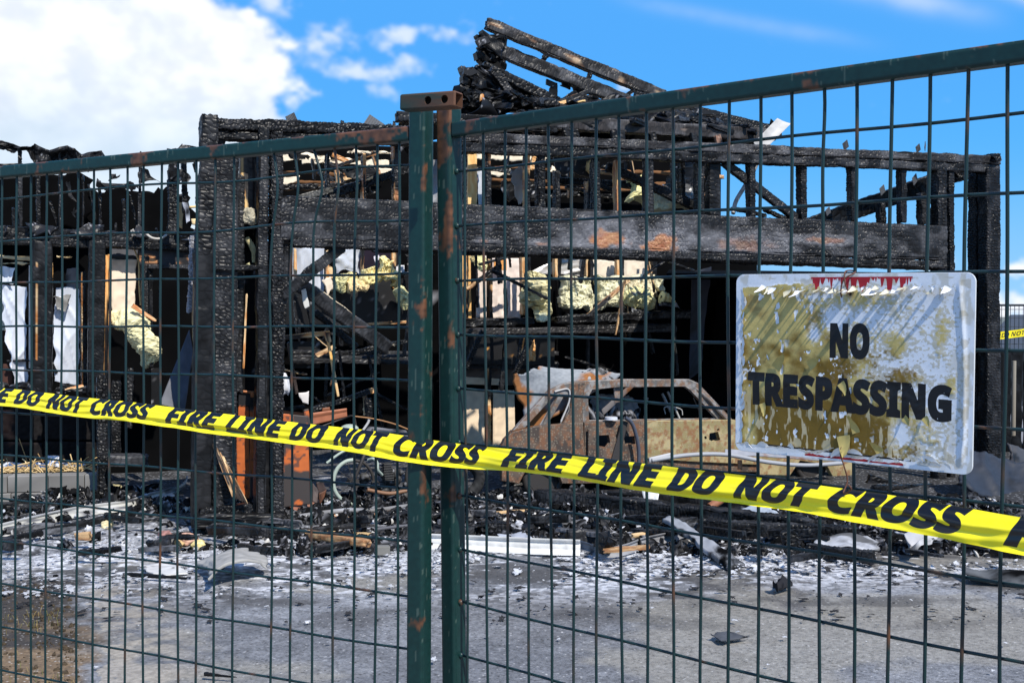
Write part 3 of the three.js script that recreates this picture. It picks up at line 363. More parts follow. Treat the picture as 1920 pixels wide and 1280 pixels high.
  function flake(u, v, len, wid, ang, lift, col) {
    const pos = [], col_ = [], idx = [], N = 8, M = 4; for (let i = 0; i <= N; i++) for (let j = 0; j <= M; j++) { const t = i / N, s = (j / M - 0.5) * wid * (1 - 0.85 * t * t) , a = ang + (h3(i, j, Math.round(u * 999)) - 0.5) * 0.1, x = Math.cos(a) * len * t - Math.sin(a) * s, y = Math.sin(a) * len * t + Math.cos(a) * s; pos.push((u - 0.5) * SW + x, (1 - v) * SH + y, 0.003 + lift * t * t + 0.002 * Math.abs(j / M - 0.5)); col_.push(...col.map((q) => q * (0.9 + 0.2 * h3(i, j, 5)))); if (i < N && j < M) { const A = i * (M + 1) + j; idx.push(A, A + M + 1, A + 1, A + 1, A + M + 1, A + M + 2); } }
    part(face, 'peeling_flake', mesh(pos, idx, col_), curlMat); }
  const WH = [0.72, 0.73, 0.74], GO = [0.42, 0.33, 0.1];
  for (let i = 0; i < 30; i++) { const u = 0.12 + 0.8 * (i + Q() * 0.8) / 30; flake(u, 0.06 + 0.03 * Q(), 0.003 + 0.008 * Q(), 0.005 + 0.009 * Q(), -1.57 + (Q() - 0.5) * 1.6, 0.012 + 0.03 * Q() * Q(), Q() < 0.6 ? WH : [0.6, 0.56, 0.42]); }
  for (let i = 0; i < 24; i++) flake(0.03 + 0.9 * (i + Q()) / 24, 0.972 - 0.02 * Q(), 0.002 + 0.008 * Q() * Q(), 0.008 + 0.03 * Q() * Q(), 1.57 + (Q() - 0.5) * 1.4, 0.002 + 0.006 * Q(), WH);
  for (let i = 0; i < 16; i++) flake(0.022 + 0.01 * Q(), 0.1 + 0.84 * (i + Q()) / 16, 0.005 + 0.005 * Q(), 0.014 + 0.01 * Q(), (Q() - 0.5) * 0.8, 0.003 + 0.005 * Q(), WH);
  for (const [u, v, l, w, a, h] of [[0.19, 0.52, 0.03, 0.016, 0.9, 0.012], [0.48, 0.58, 0.02, 0.012, -0.9, 0.01], [0.55, 0.84, 0.026, 0.012, 1.9, 0.01], [0.65, 0.93, 0.018, 0.012, 2.2, 0.014], [0.495, 0.86, 0.03, 0.02, -1.4, 0.012], [0.13, 0.72, 0.02, 0.01, -1.2, 0.008], [0.34, 0.5, 0.024, 0.014, 0.6, 0.008], [0.74, 0.74, 0.014, 0.01, -0.6, 0.01], [0.82, 0.73, 0.014, 0.01, -0.8, 0.01]]) flake(u, v, l, w, a, h, GO);
  const tieMat = std({ color: new THREE.Color(0.12, 0.045, 0.025), roughness: 0.6, metalness: 0.3 }), L3 = (u, v, z) => V((u - 0.5) * SW, (1 - v) * SH, z);
  part(root, 'wire_tie', pipe([L3(0.515, 0.108, 0.004), L3(0.505, 0.05, 0.012), L3(0.5, -0.01, 0.008), L3(0.51, -0.015, -0.016), L3(0.53, 0.0, 0.006), L3(0.5, 0.03, 0.012), L3(0.485, 0.1, 0.01), L3(0.487, 0.125, 0.008)], 0.0011, { seg: 60, rad: 6 }), tieMat);
  part(root, 'wire_tie', pipe([L3(0.492, 0.901, 0.003), L3(0.49, 0.95, 0.009), L3(0.505, 1.02, 0.008), L3(0.515, 1.1, 0.004), L3(0.512, 1.16, 0.014), L3(0.55, 1.13, 0.018), L3(0.54, 1.11, 0.02)], 0.0011, { seg: 60, rad: 6 }), tieMat);
}

// ---------------------------------------------------------------- the burnt house: its front stands at an angle, nearer on the left
const house = thing('burnt_house', 'roofless charred timber frame of a burnt-down house behind the mesh fence', 'house', V(-1.97, 0, -9.4), THREE.MathUtils.degToRad(22.5));
house.updateMatrixWorld();
const hInv = house.matrixWorld.clone().invert(), hOut = V(Math.sin(house.rotation.y), 0, Math.cos(house.rotation.y));
// a measured point of the photograph on the plane w metres behind the house front, in the house's own axes
function L(px, py, w) { return meet(px, py, house.position.clone().addScaledVector(hOut, -w), hOut).applyMatrix4(hInv); }
const metres = (px, at, w) => px * Math.abs(house.position.clone().addScaledVector(hOut, -w).sub(V(0, 0, 0)).dot(hOut)) / (FOCAL * Math.max(0.05, sight(at[0], at[1]).multiplyScalar(-1).dot(hOut)));
function stick(name, x0, y0, x1, y1, wpx, w, d, o = {}, label) { const a = L(x0, y0, w), b = L(x1, y1, o.w2 ?? w), W = metres(wpx, [(x0 + x1) / 2, (y0 + y1) / 2], w); return part(house, name, charStick(a, b, W, d ?? W, o), o.mat ?? charMat, label); }
function sheet(name, q, w, o = {}, mat = dullMat, label) { const ws = Array.isArray(w) ? w : [w, w, w, w]; return part(house, name, slab(q.map((p, i) => L(p[0], p[1], ws[i])), o), mat, label); }
const S3 = { res: 0.02 }, WOOD = { amp: 0.0015, wear: 0.004, smooth: 1, wood: 0.8, ash: 0, res: 0.018 };

// ---- garage front: header, plates, posts
const headerFire = (px, py, rx, ry) => ({ px, py, rx, ry });
{ // header beam with patches where the flames bit through to wood
  const a = L(521, 409, 0), b = L(1767, 456, 0), hot = [[1130, 446, 62, 30, 1], [1235, 452, 48, 26, 1], [1385, 452, 75, 20, 0.35], [1010, 452, 26, 8, 0.6], [905, 447, 18, 6, 0.4], [1540, 446, 60, 8, 0.5]].map(([x, y, rx, ry, k]) => { const p = L(x, y, 0), q = L(x + rx, y, 0); return [p.distanceTo(a), p.y, q.distanceTo(a) - p.distanceTo(a), metres(ry, [x, y], 0), k]; });
  const W = metres(74, [1140, 440], 0), Lh = a.distanceTo(b), yc = (t) => mix(a.y, b.y, t);
  const g = charStick(a, b, W, 0.15, { res: 0.0095, amp: 0.0085, cell: [0.037, 0.054], smooth: 0.55, base: [0.014, 0.014, 0.015], ash: 0.35, seed: 4 });
  const p = g.attributes.position, c = g.attributes.color; for (let i = 0; i < p.count; i++) { const x = p.getX(i), y = p.getY(i), al = x - a.x; let best = 0, ash = 0; for (const [m, h, rx, ry, k] of hot) { const d = Math.hypot((al - m) / rx, (y - h + 0.03) / ry) + (fbm(x * 9, y * 12, 3, 4) - 0.5) * 1.3; best = Math.max(best, sst(0.75, 0.35, d) * k); ash = Math.max(ash, sst(1.9, 0.7, d) * (0.5 + 0.5 * k)); } let q = [c.getX(i), c.getY(i), c.getZ(i)]; q = mix3(q, mix3([0.13, 0.13, 0.145], [0.3, 0.3, 0.32], noise(x * 30, y * 60, 2)), ash * 0.62 * (0.5 + fbm(x * 14, y * 14, 8, 3))); q = mix3(q, mix3([0.3, 0.09, 0.03], [0.5, 0.25, 0.11], noise(x * 18, y * 50, 4)), best * 0.8); c.setXYZ(i, ...q); }
  const header = part(house, 'header_beam', g, charMat, 'deep garage header beam with grey ash halos round orange bare wood');
  // crumbled charcoal along the foot of the header
  const gs = [0, 1, 2].map((k) => lump(60 + k, { detail: 1, ash: 0.12 })), R = rng(5), im = new THREE.InstancedMesh(gs[0], charMat, 900), M = new THREE.Matrix4(), Qn = new THREE.Quaternion();
  let n = 0; for (let i = 0; i < 900; i++) { const t = R(), px = mix(545, 1750, t), hgt = fbm(px * 0.014, 3, 9, 4), up = Math.max(0, hgt - 0.34) * 95 * R() * R(), pt = L(px, mix(455, 493, t) - up + 5, -0.02 - R() * 0.02), s = 0.007 + 0.016 * R(); Qn.setFromEuler(new THREE.Euler(R() * 6, R() * 6, R() * 6)); im.setMatrixAt(n++, M.compose(pt, Qn, V(s * (0.8 + R() * 0.6), s, s * 0.8))); }
  im.name = 'char_crumbs'; im.userData = { kind: 'stuff' }; im.castShadow = im.receiveShadow = true; header.add(im);
}
stick('header_plate', 545, 455, 1766, 497, 14, -0.02, 0.19, { cell: [0.026, 0.048], amp: 0.008, ash: 0.2 });
stick('header_plate', 700, 468, 1755, 503, 8, 0.1, 0.12, { base: SOOT, ash: 0.02 });
stick('top_plate', 378, 232, 770, 248, 20, 0, 0.14, { amp: 0.011, wear: 0.012, cell: [0.040, 0.054], ash: 0.12 });
stick('top_plate', 380, 254, 772, 266, 14, 0.01, 0.13, { amp: 0.009, wear: 0.01, ash: 0.1 });
stick('top_plate', 480, 229, 560, 232, 10, 0.02, 0.1, { amp: 0.011, wear: 0.012 });
stick('top_plate', 862, 258, 1868, 301, 17, 0, 0.14, { amp: 0.008, wear: 0.012, cell: [0.026, 0.048], ash: 0.5, base: [0.03, 0.028, 0.028] }, 'upper top plate, silver-grey with char');
stick('top_plate', 862, 277, 1868, 317, 18, 0.006, 0.13, { amp: 0.008, wear: 0.01, cell: [0.026, 0.048], ash: 0.32 });
stick('rim_beam', 742, 219, 945, 228, 19, 0.3, 0.1, { cell: [0.026, 0.060], ash: 0.1 });
stick('rim_beam', 1000, 228, 1450, 254, 25, 0.38, 0.1, { cell: [0.026, 0.096], amp: 0.004, ash: 0.45, base: [0.035, 0.03, 0.028], wood: 0.16, woodCol: [0.16, 0.09, 0.06], pale: [0.3, 0.24, 0.2] }, 'upper rim beam, brown-grey scorched timber');
stick('rim_beam', 860, 233, 1040, 242, 14, 0.2, 0.1, { ash: 0.08 });
for (const [x, y] of [[985, 246], [1003, 248], [1060, 248], [1076, 250], [1150, 252], [1163, 253], [1222, 256], [1300, 258], [1345, 262]]) stick('rafter_end', x, y - 8, x + 4, y + 12, 13, 0.3, 0.05, { wood: x % 2 ? 0.5 : 0.1, woodCol: [0.22, 0.12, 0.08], pale: [0.3, 0.2, 0.15], res: 0.018 });
// left corner cluster of posts
stick('corner_post', 391, 218, 381, 480, 32, -0.02, 0.15, { cell: [0.037, 0.072], amp: 0.011, wear: 0.012, ash: 0.18 });
stick('corner_post', 381, 470, 376, 985, 36, -0.01, 0.15, { cell: [0.062, 0.096], amp: 0.002, smooth: 1, ash: 0.1, base: [0.008, 0.008, 0.0085] });
stick('corner_post', 413, 232, 404, 470, 17, 0.04, 0.12, { cell: [0.033, 0.036], amp: 0.009, ash: 0.15 });
stick('corner_post', 423, 295, 418, 985, 44, 0.0, 0.12, { cell: [0.027, 0.043], amp: 0.009, ash: 0.22, base: [0.016, 0.016, 0.017] });
stick('corner_post', 449, 330, 446, 735, 15, 0.1, 0.12, { cell: [0.026, 0.036], ash: 0.12 });
stick('corner_post', 492, 240, 486, 985, 19, -0.02, 0.14, { cell: [0.030, 0.041], amp: 0.01, ash: 0.2 });
stick('corner_post', 516, 240, 519, 985, 22, 0, 0.14, { cell: [0.033, 0.041], amp: 0.01, ash: 0.16 });
stick('corner_post', 535, 460, 521, 740, 11, 0.03, 0.1, { cell: [0.027, 0.036], amp: 0.008, ash: 0.18 });
stick('corner_post', 500, 560, 494, 985, 30, 0.06, 0.1, { cell: [0.062, 0.072], amp: 0.003, smooth: 1, ash: 0.06 });
stick('blocking', 400, 502, 492, 502, 9, -0.05, 0.1, { amp: 0.008, ash: 0.1 });
stick('blocking', 365, 976, 528, 974, 26, -0.12, 0.16, { cell: [0.112, 0.024], amp: 0.004, ash: 0.3 });
stick('blocking', 372, 960, 470, 952, 20, -0.06, 0.14, { amp: 0.01 });
stick('stud', 461, 258, 462, 420, 26, 0.22, 0.1, { ...WOOD, wood: 0, woodAt: (t, a, f, n) => sst(0.0, 0.012, a - 0.012 + (n - 0.5) * 0.09) * (f === 0 ? 1 : 0.3), base: [0.075, 0.07, 0.068], woodCol: [0.72, 0.32, 0.1], pale: [0.8, 0.55, 0.25] }, 'half-burnt stud with one bright orange edge');
stick('stud', 478, 258, 480, 410, 9, 0.2, 0.1, { ...WOOD, wood: 0.2, woodCol: [0.2, 0.1, 0.06], base: [0.06, 0.05, 0.045] });
sheet('sheathing', [[398, 560], [450, 560], [446, 800], [394, 800]], 0.16, { t: 0.02, color: charred(0.9) });
sheet('sheathing', [[455, 470], [492, 470], [488, 740], [452, 740]], 0.24, { t: 0.02, color: charred(1.6, 0.04) });
stick('conduit', 462, 550, 456, 690, 3.5, 0.0, 0.012, { ...WOOD, wood: 1, res: 0.012 }, 'thin strip of bare orange wood');
part(house, 'insulation_batt', wool([L(455, 398, 0.1), L(470, 408, 0.06), L(477, 418, 0.08)], [0.05, 0.085, 0.04], { color: [0.42, 0.38, 0.28], dirt: 0.35 }), roughMat, 'grey-brown tuft of insulation');
part(house, 'insulation_batt', wool([L(462, 445, 0.16), L(475, 470, 0.14), L(476, 492, 0.16)], [0.02, 0.028, 0.02], { dirt: 0.3, color: [0.5, 0.44, 0.24] }), roughMat);
part(house, 'insulation_batt', wool([L(463, 494, 0.13), L(467, 500, 0.13)], [0.02, 0.018], { color: [0.5, 0.46, 0.26] }), roughMat);
// right corner
stick('corner_post', 1760, 312, 1760, 905, 22, 0, 0.14, { cell: [0.026, 0.043], amp: 0.009, ash: 0.15 });
stick('corner_post', 1778, 312, 1780, 905, 13, 0.03, 0.12, { cell: [0.026, 0.036], amp: 0.01, ash: 0.08 });
stick('corner_post', 1827, 325, 1829, 900, 14, 0.12, 0.12, { cell: [0.027, 0.036], amp: 0.009, ash: 0.1 });
stick('corner_post', 1855, 318, 1856, 915, 34, -0.02, 0.15, { cell: [0.033, 0.048], amp: 0.01, ash: 0.14 });
stick('top_plate', 1855, 296, 1868, 297, 15, -0.04, 0.15, { base: SOOT, ash: 0 });
// studs in the strip between header and top plate
for (const [x, y0, y1, w, wd, o] of [[913, 285, 390, 9, 0.05, 0.25], [986, 290, 395, 9, 0.05, 0.5], [1012, 288, 398, 14, 0.02, 0.04], [1042, 320, 398, 9, 0.1, 0.15], [1102, 340, 400, 9, 0.15, 0.3], [1115, 300, 402, 14, 0.02, 0.04], [1155, 300, 400, 7, 0.15, 0.85], [1214, 296, 402, 16, 0.0, 0.03], [1277, 300, 370, 8, 0.3, 0.1], [1310, 305, 404, 14, 0.04, 0.03], [1336, 305, 405, 24, 0.06, 0.12], [1407, 302, 410, 13, 0.02, 0.02], [1503, 306, 412, 14, 0.02, 0], [1597, 310, 415, 14, 0.02, 0], [1690, 316, 418, 14, 0.02, 0], [1652, 380, 420, 13, 0.2, 0], [1729, 362, 420, 16, 0.1, 0], [613, 288, 375, 6, 0.2, 0.2], [740, 262, 378, 9, 0.15, 0.5], [680, 290, 378, 7, 0.3, 0.7]]) stick('stud', x, y0, x + 1, y1, w, wd, 0.09, { cell: [0.030, 0.060], amp: 0.008, wear: 0.008, ash: 0.14, wood: o, woodCol: [0.34, 0.14, 0.06], pale: [0.6, 0.35, 0.15] });
stick('stud', 884, 278, 884, 392, 19, 0.3, 0.05, { ...WOOD, wood: 1, woodCol: [0.75, 0.4, 0.14], pale: [0.85, 0.58, 0.26] }, 'clean honey-coloured stud left unburnt');
stick('stud', 870, 290, 870, 392, 7, 0.1, 0.08, { ash: 0.2 });
// braces
stick('brace', 1357, 304, 1498, 412, 15, 0.05, 0.06, { cell: [0.027, 0.060], amp: 0.007, ash: 0.12 });
stick('brace', 1138, 310, 1312, 392, 15, 0.25, 0.07, { base: SOOT, ash: 0.06 });
stick('brace', 600, 372, 766, 316, 16, 0.35, 0.07, { cell: [0.026, 0.060], ash: 0.06 });
stick('brace', 610, 366, 700, 333, 5, 0.33, 0.03, { wood: 0.55, ash: 0.2 });
stick('brace', 560, 371, 620, 356, 12, 0.1, 0.05, { ash: 0.3, base: [0.08, 0.075, 0.06], smooth: 1, wood: 0.25, woodCol: [0.25, 0.15, 0.05], pale: [0.3, 0.28, 0.24] });
stick('brace', 1515, 425, 1800, 324, 32, 0.35, 0.08, { base: SOOT, ash: 0.01, cell: [0.062, 0.072] });
stick('brace', 1790, 330, 1850, 322, 20, 0.3, 0.08, { base: SOOT, ash: 0 });
stick('brace', 1432, 392, 1478, 412, 8, 0.2, 0.05, { base: SOOT });
stick('brace', 1372, 390, 1436, 404, 7, 0.3, 0.05, { base: SOOT });
stick('brace', 527, 553, 642, 464, 21, -0.03, 0.07, { cell: [0.033, 0.072], amp: 0.012, wear: 0.01, ash: 0.2 });
stick('brace', 560, 533, 727, 652, 27, 0.14, 0.08, { w2: 0.4, cell: [0.026, 0.072], amp: 0.006, ash: 0.25, base: [0.022, 0.022, 0.023] });
stick('brace', 590, 536, 740, 648, 3, 0.16, 0.02, { w2: 0.42, ...WOOD, wood: 0.75, woodCol: [0.55, 0.4, 0.25], pale: [0.75, 0.65, 0.48] }, 'pale splinter along the fallen brace');
stick('brace', 590, 585, 668, 652, 12, 0.9, 0.06, { base: SOOT });
// nail plates left on the burnt joints
for (const [x, y, a, k] of [[546, 222, 0.5, 1], [700, 233, -0.6, 1.5], [712, 238, -0.4, 1.0], [1586, 272, 0.5, 1.1], [1722, 278, 0.5, 1], [1735, 274, 0.9, 0.9], [1655, 356, 0.5, 1.1], [1716, 336, 0.55, 1.2], [1553, 396, 0.5, 0.9]]) {
  const c = L(x, y, 0.02), s = 0.06 * k, gs = []; for (let i = 0; i < 7; i++) gs.push(new THREE.BoxGeometry(0.006, s * 1.2, 0.006).translate(-s * 0.75 + i * s * 0.25, 0, 0.002)); gs.push(new THREE.BoxGeometry(s * 1.7, s * 1.2, 0.002));
  const g = mergeGeometries(gs).rotateZ(a).rotateY(a * 0.8).translate(c.x, c.y, c.z); part(house, 'nail_plate', paint(g, (px, py) => mix3([0.03, 0.03, 0.032], [0.16, 0.16, 0.165], y > 300 ? 0.8 : x === 700 ? 1 : noise(px * 40, py * 40))), satinMat); }
// bent pale flashing by the right end of the roof
sheet('flashing', [[1428, 286], [1412, 268], [1456, 222], [1482, 232]], [0.1, 0.1, 0.2, 0.15], { t: 0.004, res: 0.015, relief: (u, v) => 0.03 * Math.abs(u - 0.45), color: sooty([0.42, 0.41, 0.39], 0.2, 5, [0.15, 0.14, 0.13]) }, satinMat, 'pale bent metal flashing sticking up');
sheet('flashing', [[1436, 262], [1446, 222], [1456, 232], [1446, 262]], 0.5, { t: 0.004, color: charred(1) });
part(house, 'flashing', paint(pipe([L(1424, 296, 0.25), L(1408, 330, 0.3), L(1395, 352, 0.3), L(1380, 378, 0.25), L(1375, 400, 0.2)], 0.022, { seg: 40, rad: 6 }), (x, y, z) => mix3([0.25, 0.245, 0.24], [0.5, 0.49, 0.47], noise(x * 20, y * 30))), satinMat, 'curved pale strip of metal');

// ---- what is left of the roof
stick('rafter', 912, 44, 1245, 181, 22, 1.6, 0.09, { cell: [0.027, 0.096], amp: 0.006, wear: 0.009, ash: 0.3, base: [0.028, 0.025, 0.023], wood: 0.22, woodCol: [0.17, 0.09, 0.05], pale: [0.42, 0.3, 0.19] });
stick('rafter', 942, 97, 1190, 196, 24, 1.2, 0.09, { cell: [0.026, 0.072], amp: 0.006, wear: 0.012, ash: 0.42, base: [0.03, 0.028, 0.027] });
stick('rafter', 905, 125, 1045, 192, 20, 1.0, 0.09, { ash: 0.06, base: SOOT });
stick('rafter', 922, 128, 972, 196, 16, 0.8, 0.06, { ash: 0.3, wood: 0.08, woodCol: [0.2, 0.12, 0.08] });
stick('rafter', 1190, 180, 1462, 248, 18, 1.1, 0.09, { ash: 0.1, base: SOOT });
for (const [a, b, c, d] of [[1023, 104, 1008, 134], [1108, 136, 1090, 170], [1190, 168, 1168, 184]]) stick('batten', a, b, c, d, 8, 1.4, 0.03, { base: SOOT, amp: 0.01, wear: 0.012, res: 0.012 });
sheet('roof_board', [[893, 80], [915, 55], [962, 72], [945, 130]], 1.4, { t: 0.12, rag: 0.12, res: 0.02, relief: crumple(0.06), color: charred(0.7, 0.02) }, charMat);
sheet('roof_board', [[892, 62], [958, 62], [952, 132], [900, 128]], 1.5, { t: 0.1, rag: 0.05, res: 0.02, relief: crumple(0.05), color: charred(0.6, 0.02) }, charMat);
sheet('roof_board', [[852, 178], [868, 124], [900, 122], [985, 200]], [0.9, 0.9, 0.9, 0.9], { t: 0.1, rag: 0.05, res: 0.022, relief: crumple(0.08), color: charred(0.6, 0.02) }, charMat);
sheet('roof_board', [[846, 172], [1000, 182], [1050, 214], [846, 222]], 0.85, { t: 0.08, rag: 0.05, res: 0.022, relief: crumple(0.1), color: charred(0.5, 0.02) }, charMat);
sheet('roof_board', [[890, 72], [922, 62], [926, 84], [892, 90]], 1.3, { t: 0.04, rag: 0.05, res: 0.015, color: charred(3, 0.1) }, charMat);
sheet('roof_board', [[890, 92], [940, 96], [948, 128], [893, 116]], 1.45, { t: 0.1, rag: 0.1, res: 0.02, relief: crumple(0.05), color: charred(0.6) }, charMat);
sheet('roof_board', [[910, 116], [948, 112], [935, 142], [926, 128]], 1.4, { t: 0.05, rag: 0.05, res: 0.02, color: charred(0.6) }, charMat);
for (const [q, w] of [[[[852, 180], [870, 120], [940, 150], [960, 200]], 0.7], [[[880, 130], [900, 122], [1040, 190], [1000, 205]], 0.9], [[[846, 170], [885, 150], [1000, 200], [850, 218]], 0.5], [[[930, 160], [1045, 192], [1060, 212], [900, 215]], 0.6]]) sheet('roof_board', q, [w, w + 0.2, w + 0.6, w], { t: 0.08, rag: 0.14, res: 0.025, relief: crumple(0.14), color: charred(0.7, 0.03) }, charMat);
sheet('roof_board', [[868, 122], [893, 118], [896, 138], [862, 146]], 0.7, { t: 0.05, rag: 0.05, res: 0.02, color: charred(2, 0.08) }, charMat);
for (const [x, y, w, h] of [[1025, 146, 22, 16], [1050, 150, 22, 14], [1075, 158, 26, 18], [1030, 160, 18, 26], [1072, 172, 22, 22], [1092, 182, 20, 16]]) sheet('shingle', [[x, y], [x + w, y + 6], [x + w - 2, y + h + 6], [x - 2, y + h]], 1.25, { t: 0.02, rag: 0.03, res: 0.015, relief: crumple(0.02), color: charred(x % 2 ? 3 : 1, 0.06) }, charMat);
sheet('roofing_felt', [[876, 214], [905, 182], [920, 190], [935, 216]], [0.15, 0.1, 0.1, 0.2], { t: 0.006, res: 0.02, relief: (u, v) => 0.08 * Math.sin(u * 3.1) * (1 - v), color: charred(1.6, 0.05) }, charMat);
stick('splinter', 903, 178, 902, 190, 8, 0.2, 0.03, { wood: 0.9, amp: 0.002 });
stick('splinter', 1040, 196, 1105, 170, 9, 0.6, 0.04, { wood: 0.35, woodCol: [0.3, 0.14, 0.06], amp: 0.004 });
stick('splinter', 1042, 196, 1062, 190, 7, 0.55, 0.03, { wood: 1, woodCol: [0.75, 0.45, 0.2], amp: 0.002 });
stick('splinter', 1082, 192, 1096, 189, 4, 0.5, 0.03, { wood: 1, woodCol: [0.75, 0.5, 0.2], amp: 0.002 });
{ const R = rng(77); for (let i = 0; i < 64; i++) { const t = R(), x = mix(868, 1400, t), top = t < 0.25 ? mix(150, 185, t * 4) : mix(185, 238, (t - 0.25) / 0.75), y = mix(top, mix(222, 250, t), R()), len = 20 + 60 * R(), a = (R() - 0.35) * 0.9; stick('charred_board', x - Math.cos(a) * len / 2, y - Math.sin(a) * len / 2, x + Math.cos(a) * len / 2, y + Math.sin(a) * len / 2, 5 + 9 * R(), 0.25 + 1.1 * R(), 0.03 + 0.05 * R(), { res: 0.02, w2: 0.25 + 1.1 * R(), ash: 0.25 * R(), base: R() < 0.5 ? SOOT : CHAR, amp: 0.008 }); } }
for (let i = 0; i < 5; i++) sheet('shingle', [[1300 + i * 7, 202 + i * 2], [1345 + i * 2, 205 + i * 3], [1352 + i * 2, 216 + i * 3], [1296 + i * 9, 214 + i * 2]], 0.7 + 0.05 * i, { t: 0.012, rag: 0.02, res: 0.015, color: charred(2.4, 0.06) }, charMat);
sheet('roofing_felt', [[1230, 196], [1310, 204], [1440, 240], [1260, 246]], [1.0, 1.1, 1.2, 0.7], { t: 0.02, rag: 0.08, res: 0.025, relief: crumple(0.1), color: charred(0.9, 0.03) }, charMat);
sheet('roofing_felt', [[1040, 178], [1210, 176], [1290, 236], [1030, 236]], [1.0, 1.3, 1.0, 0.8], { t: 0.02, rag: 0.08, res: 0.025, relief: crumple(0.14), color: charred(0.8, 0.03) }, charMat);
// ---- small upright stubs on the top plate
for (const [x, y] of [[641, 226], [622, 231], [738, 228], [730, 232]]) stick('stub', x, y, x + 1, y + 14, 6, 0.05, 0.03, { amp: 0.006, res: 0.012 });

// ---- upper storey behind the strip: scorched sheathing, pale boards, film
sheet('interior_wall', [[520, 268], [790, 276], [790, 384], [520, 380]], 5.9, { t: 0.05, res: 0.12, color: charred(0.5, 0.01) });
sheet('interior_wall', [[742, 262], [1352, 288], [1352, 405], [855, 398]], 5.9, { t: 0.05, res: 0.12, color: charred(0.5, 0.01) });
const creamy = sooty(CREAM, 0.16, 6, [0.3, 0.16, 0.07]), brown = sooty([0.17, 0.085, 0.04], 0.3, 5, SOOT);
for (const [q, w] of [[[[524, 284], [622, 288], [622, 304], [524, 304]], 5.4], [[[560, 294], [735, 298], [735, 312], [560, 308]], 5.3], [[[650, 279], [740, 283], [738, 291], [650, 291]], 5.5], [[[524, 327], [566, 329], [548, 347], [524, 347]], 5.2], [[[690, 312], [738, 314], [738, 334], [712, 330]], 5.2], [[[893, 277], [1000, 280], [1001, 303], [893, 300]], 5.4], [[[1000, 286], [1030, 290], [1022, 304], [1000, 304]], 5.3], [[[893, 314], [960, 317], [960, 332], [893, 330]], 5.4], [[[1030, 312], [1060, 314], [1056, 326], [1030, 324]], 5.3], [[[985, 305], [1006, 306], [1004, 320], [985, 319]], 5.3], [[[1170, 292], [1182, 292], [1180, 306], [1168, 305]], 5.4], [[[1250, 292], [1275, 293], [1270, 299], [1252, 298]], 5.4]]) sheet('board', q, w, { t: 0.02, rag: 0.05, res: 0.03, color: creamy }, dullMat);
for (const [y, h] of [[309, 9], [331, 10], [344, 8]]) sheet('board', [[890, y], [1320, y + 12], [1320, y + h + 12], [890, y + h]], 5.6, { t: 0.03, rag: 0.02, res: 0.06, color: brown }, dullMat);
for (const [y, h] of [[320, 8], [336, 8], [350, 7]]) sheet('board', [[524, y], [650, y + 2], [650, y + h + 2], [524, y + h]], 5.6, { t: 0.03, rag: 0.02, res: 0.06, color: brown }, dullMat);
stick('stud', 622, 290, 652, 303, 8, 5.2, 0.04, { wood: 0.8 }); stick('stud', 1002, 292, 996, 318, 8, 5.1, 0.05, { wood: 0.95, woodCol: [0.6, 0.3, 0.1] }); stick('stud', 1157, 303, 1157, 330, 8, 1.4, 0.05, { wood: 1, woodCol: [0.65, 0.27, 0.09], amp: 0.002 }); stick('stud', 740, 290, 741, 380, 7, 1.5, 0.05, { wood: 0.85, woodCol: [0.7, 0.35, 0.12], amp: 0.002 }); stick('stud', 681, 292, 681, 335, 7, 1.5, 0.05, { wood: 0.6, woodCol: [0.7, 0.35, 0.12] });
sheet('hanging_rag', [[524, 282], [592, 284], [580, 306], [535, 304]], 0.5, { t: 0.01, rag: 0.1, res: 0.02, relief: crumple(0.05), color: charred(0.9) }, charMat);
sheet('hanging_rag', [[545, 290], [562, 292], [560, 320], [552, 310]], 0.45, { t: 0.01, rag: 0.04, res: 0.02, relief: crumple(0.03), color: charred(0.9) }, charMat);
sheet('hanging_rag', [[640, 305], [705, 308], [700, 335], [650, 345]], 0.9, { t: 0.02, rag: 0.1, res: 0.03, relief: crumple(0.07), color: charred(1.4, 0.05) }, charMat);
stick('ledge', 522, 352, 705, 344, 8, 0.6, 0.1, { ash: 0.2, wood: 0.12, woodCol: [0.5, 0.25, 0.1] });
sheet('burnt_panel', [[1028, 286], [1112, 290], [1108, 332], [1040, 330]], 0.8, { t: 0.02, rag: 0.05, res: 0.02, relief: crumple(0.03), color: charred(3.2, 0.06) }, charMat);
stick('purlin', 1030, 338, 1220, 348, 12, 1.1, 0.06, { base: SOOT, w2: 1.3 }); stick('purlin', 1120, 345, 1150, 358, 8, 0.9, 0.05, {}); stick('purlin', 1060, 350, 1160, 372, 8, 0.8, 0.05, { base: SOOT });
part(house, 'insulation_batt', wool([L(1106, 300, 0.7), L(1112, 318, 0.7), L(1114, 332, 0.7)], [0.04, 0.06, 0.03], { color: [0.78, 0.55, 0.25], dirt: 0.3 }), roughMat);
const filmMat = phys({ vertexColors: true, roughness: 0.26, clearcoat: 0.5, clearcoatRoughness: 0.2, side: THREE.DoubleSide, transmission: 0.25, thickness: 0 });
const filmy = (b = FILM, k = 0.08) => (u, v, x, y, s) => mix3(b.map((c) => c * (0.8 + 0.4 * fbm(x * 6, y * 2.2, s, 4))), [0.1, 0.095, 0.09], sst(1 - k - 0.1, 1 - k + 0.06, fbm(x * 7 + 5, y * 6, s, 4)));
sheet('plastic_film', [[945, 312], [986, 300], [984, 372], [966, 385]], 1.4, { t: 0.003, res: 0.015, relief: drape(0.05, 4), rag: 0.08, color: filmy([0.5, 0.48, 0.46], 0.3) }, filmMat);
sheet('plastic_film', [[893, 318], [903, 318], [906, 392], [895, 392]], 0.8, { t: 0.003, res: 0.015, relief: drape(0.03, 5), color: filmy() }, filmMat);
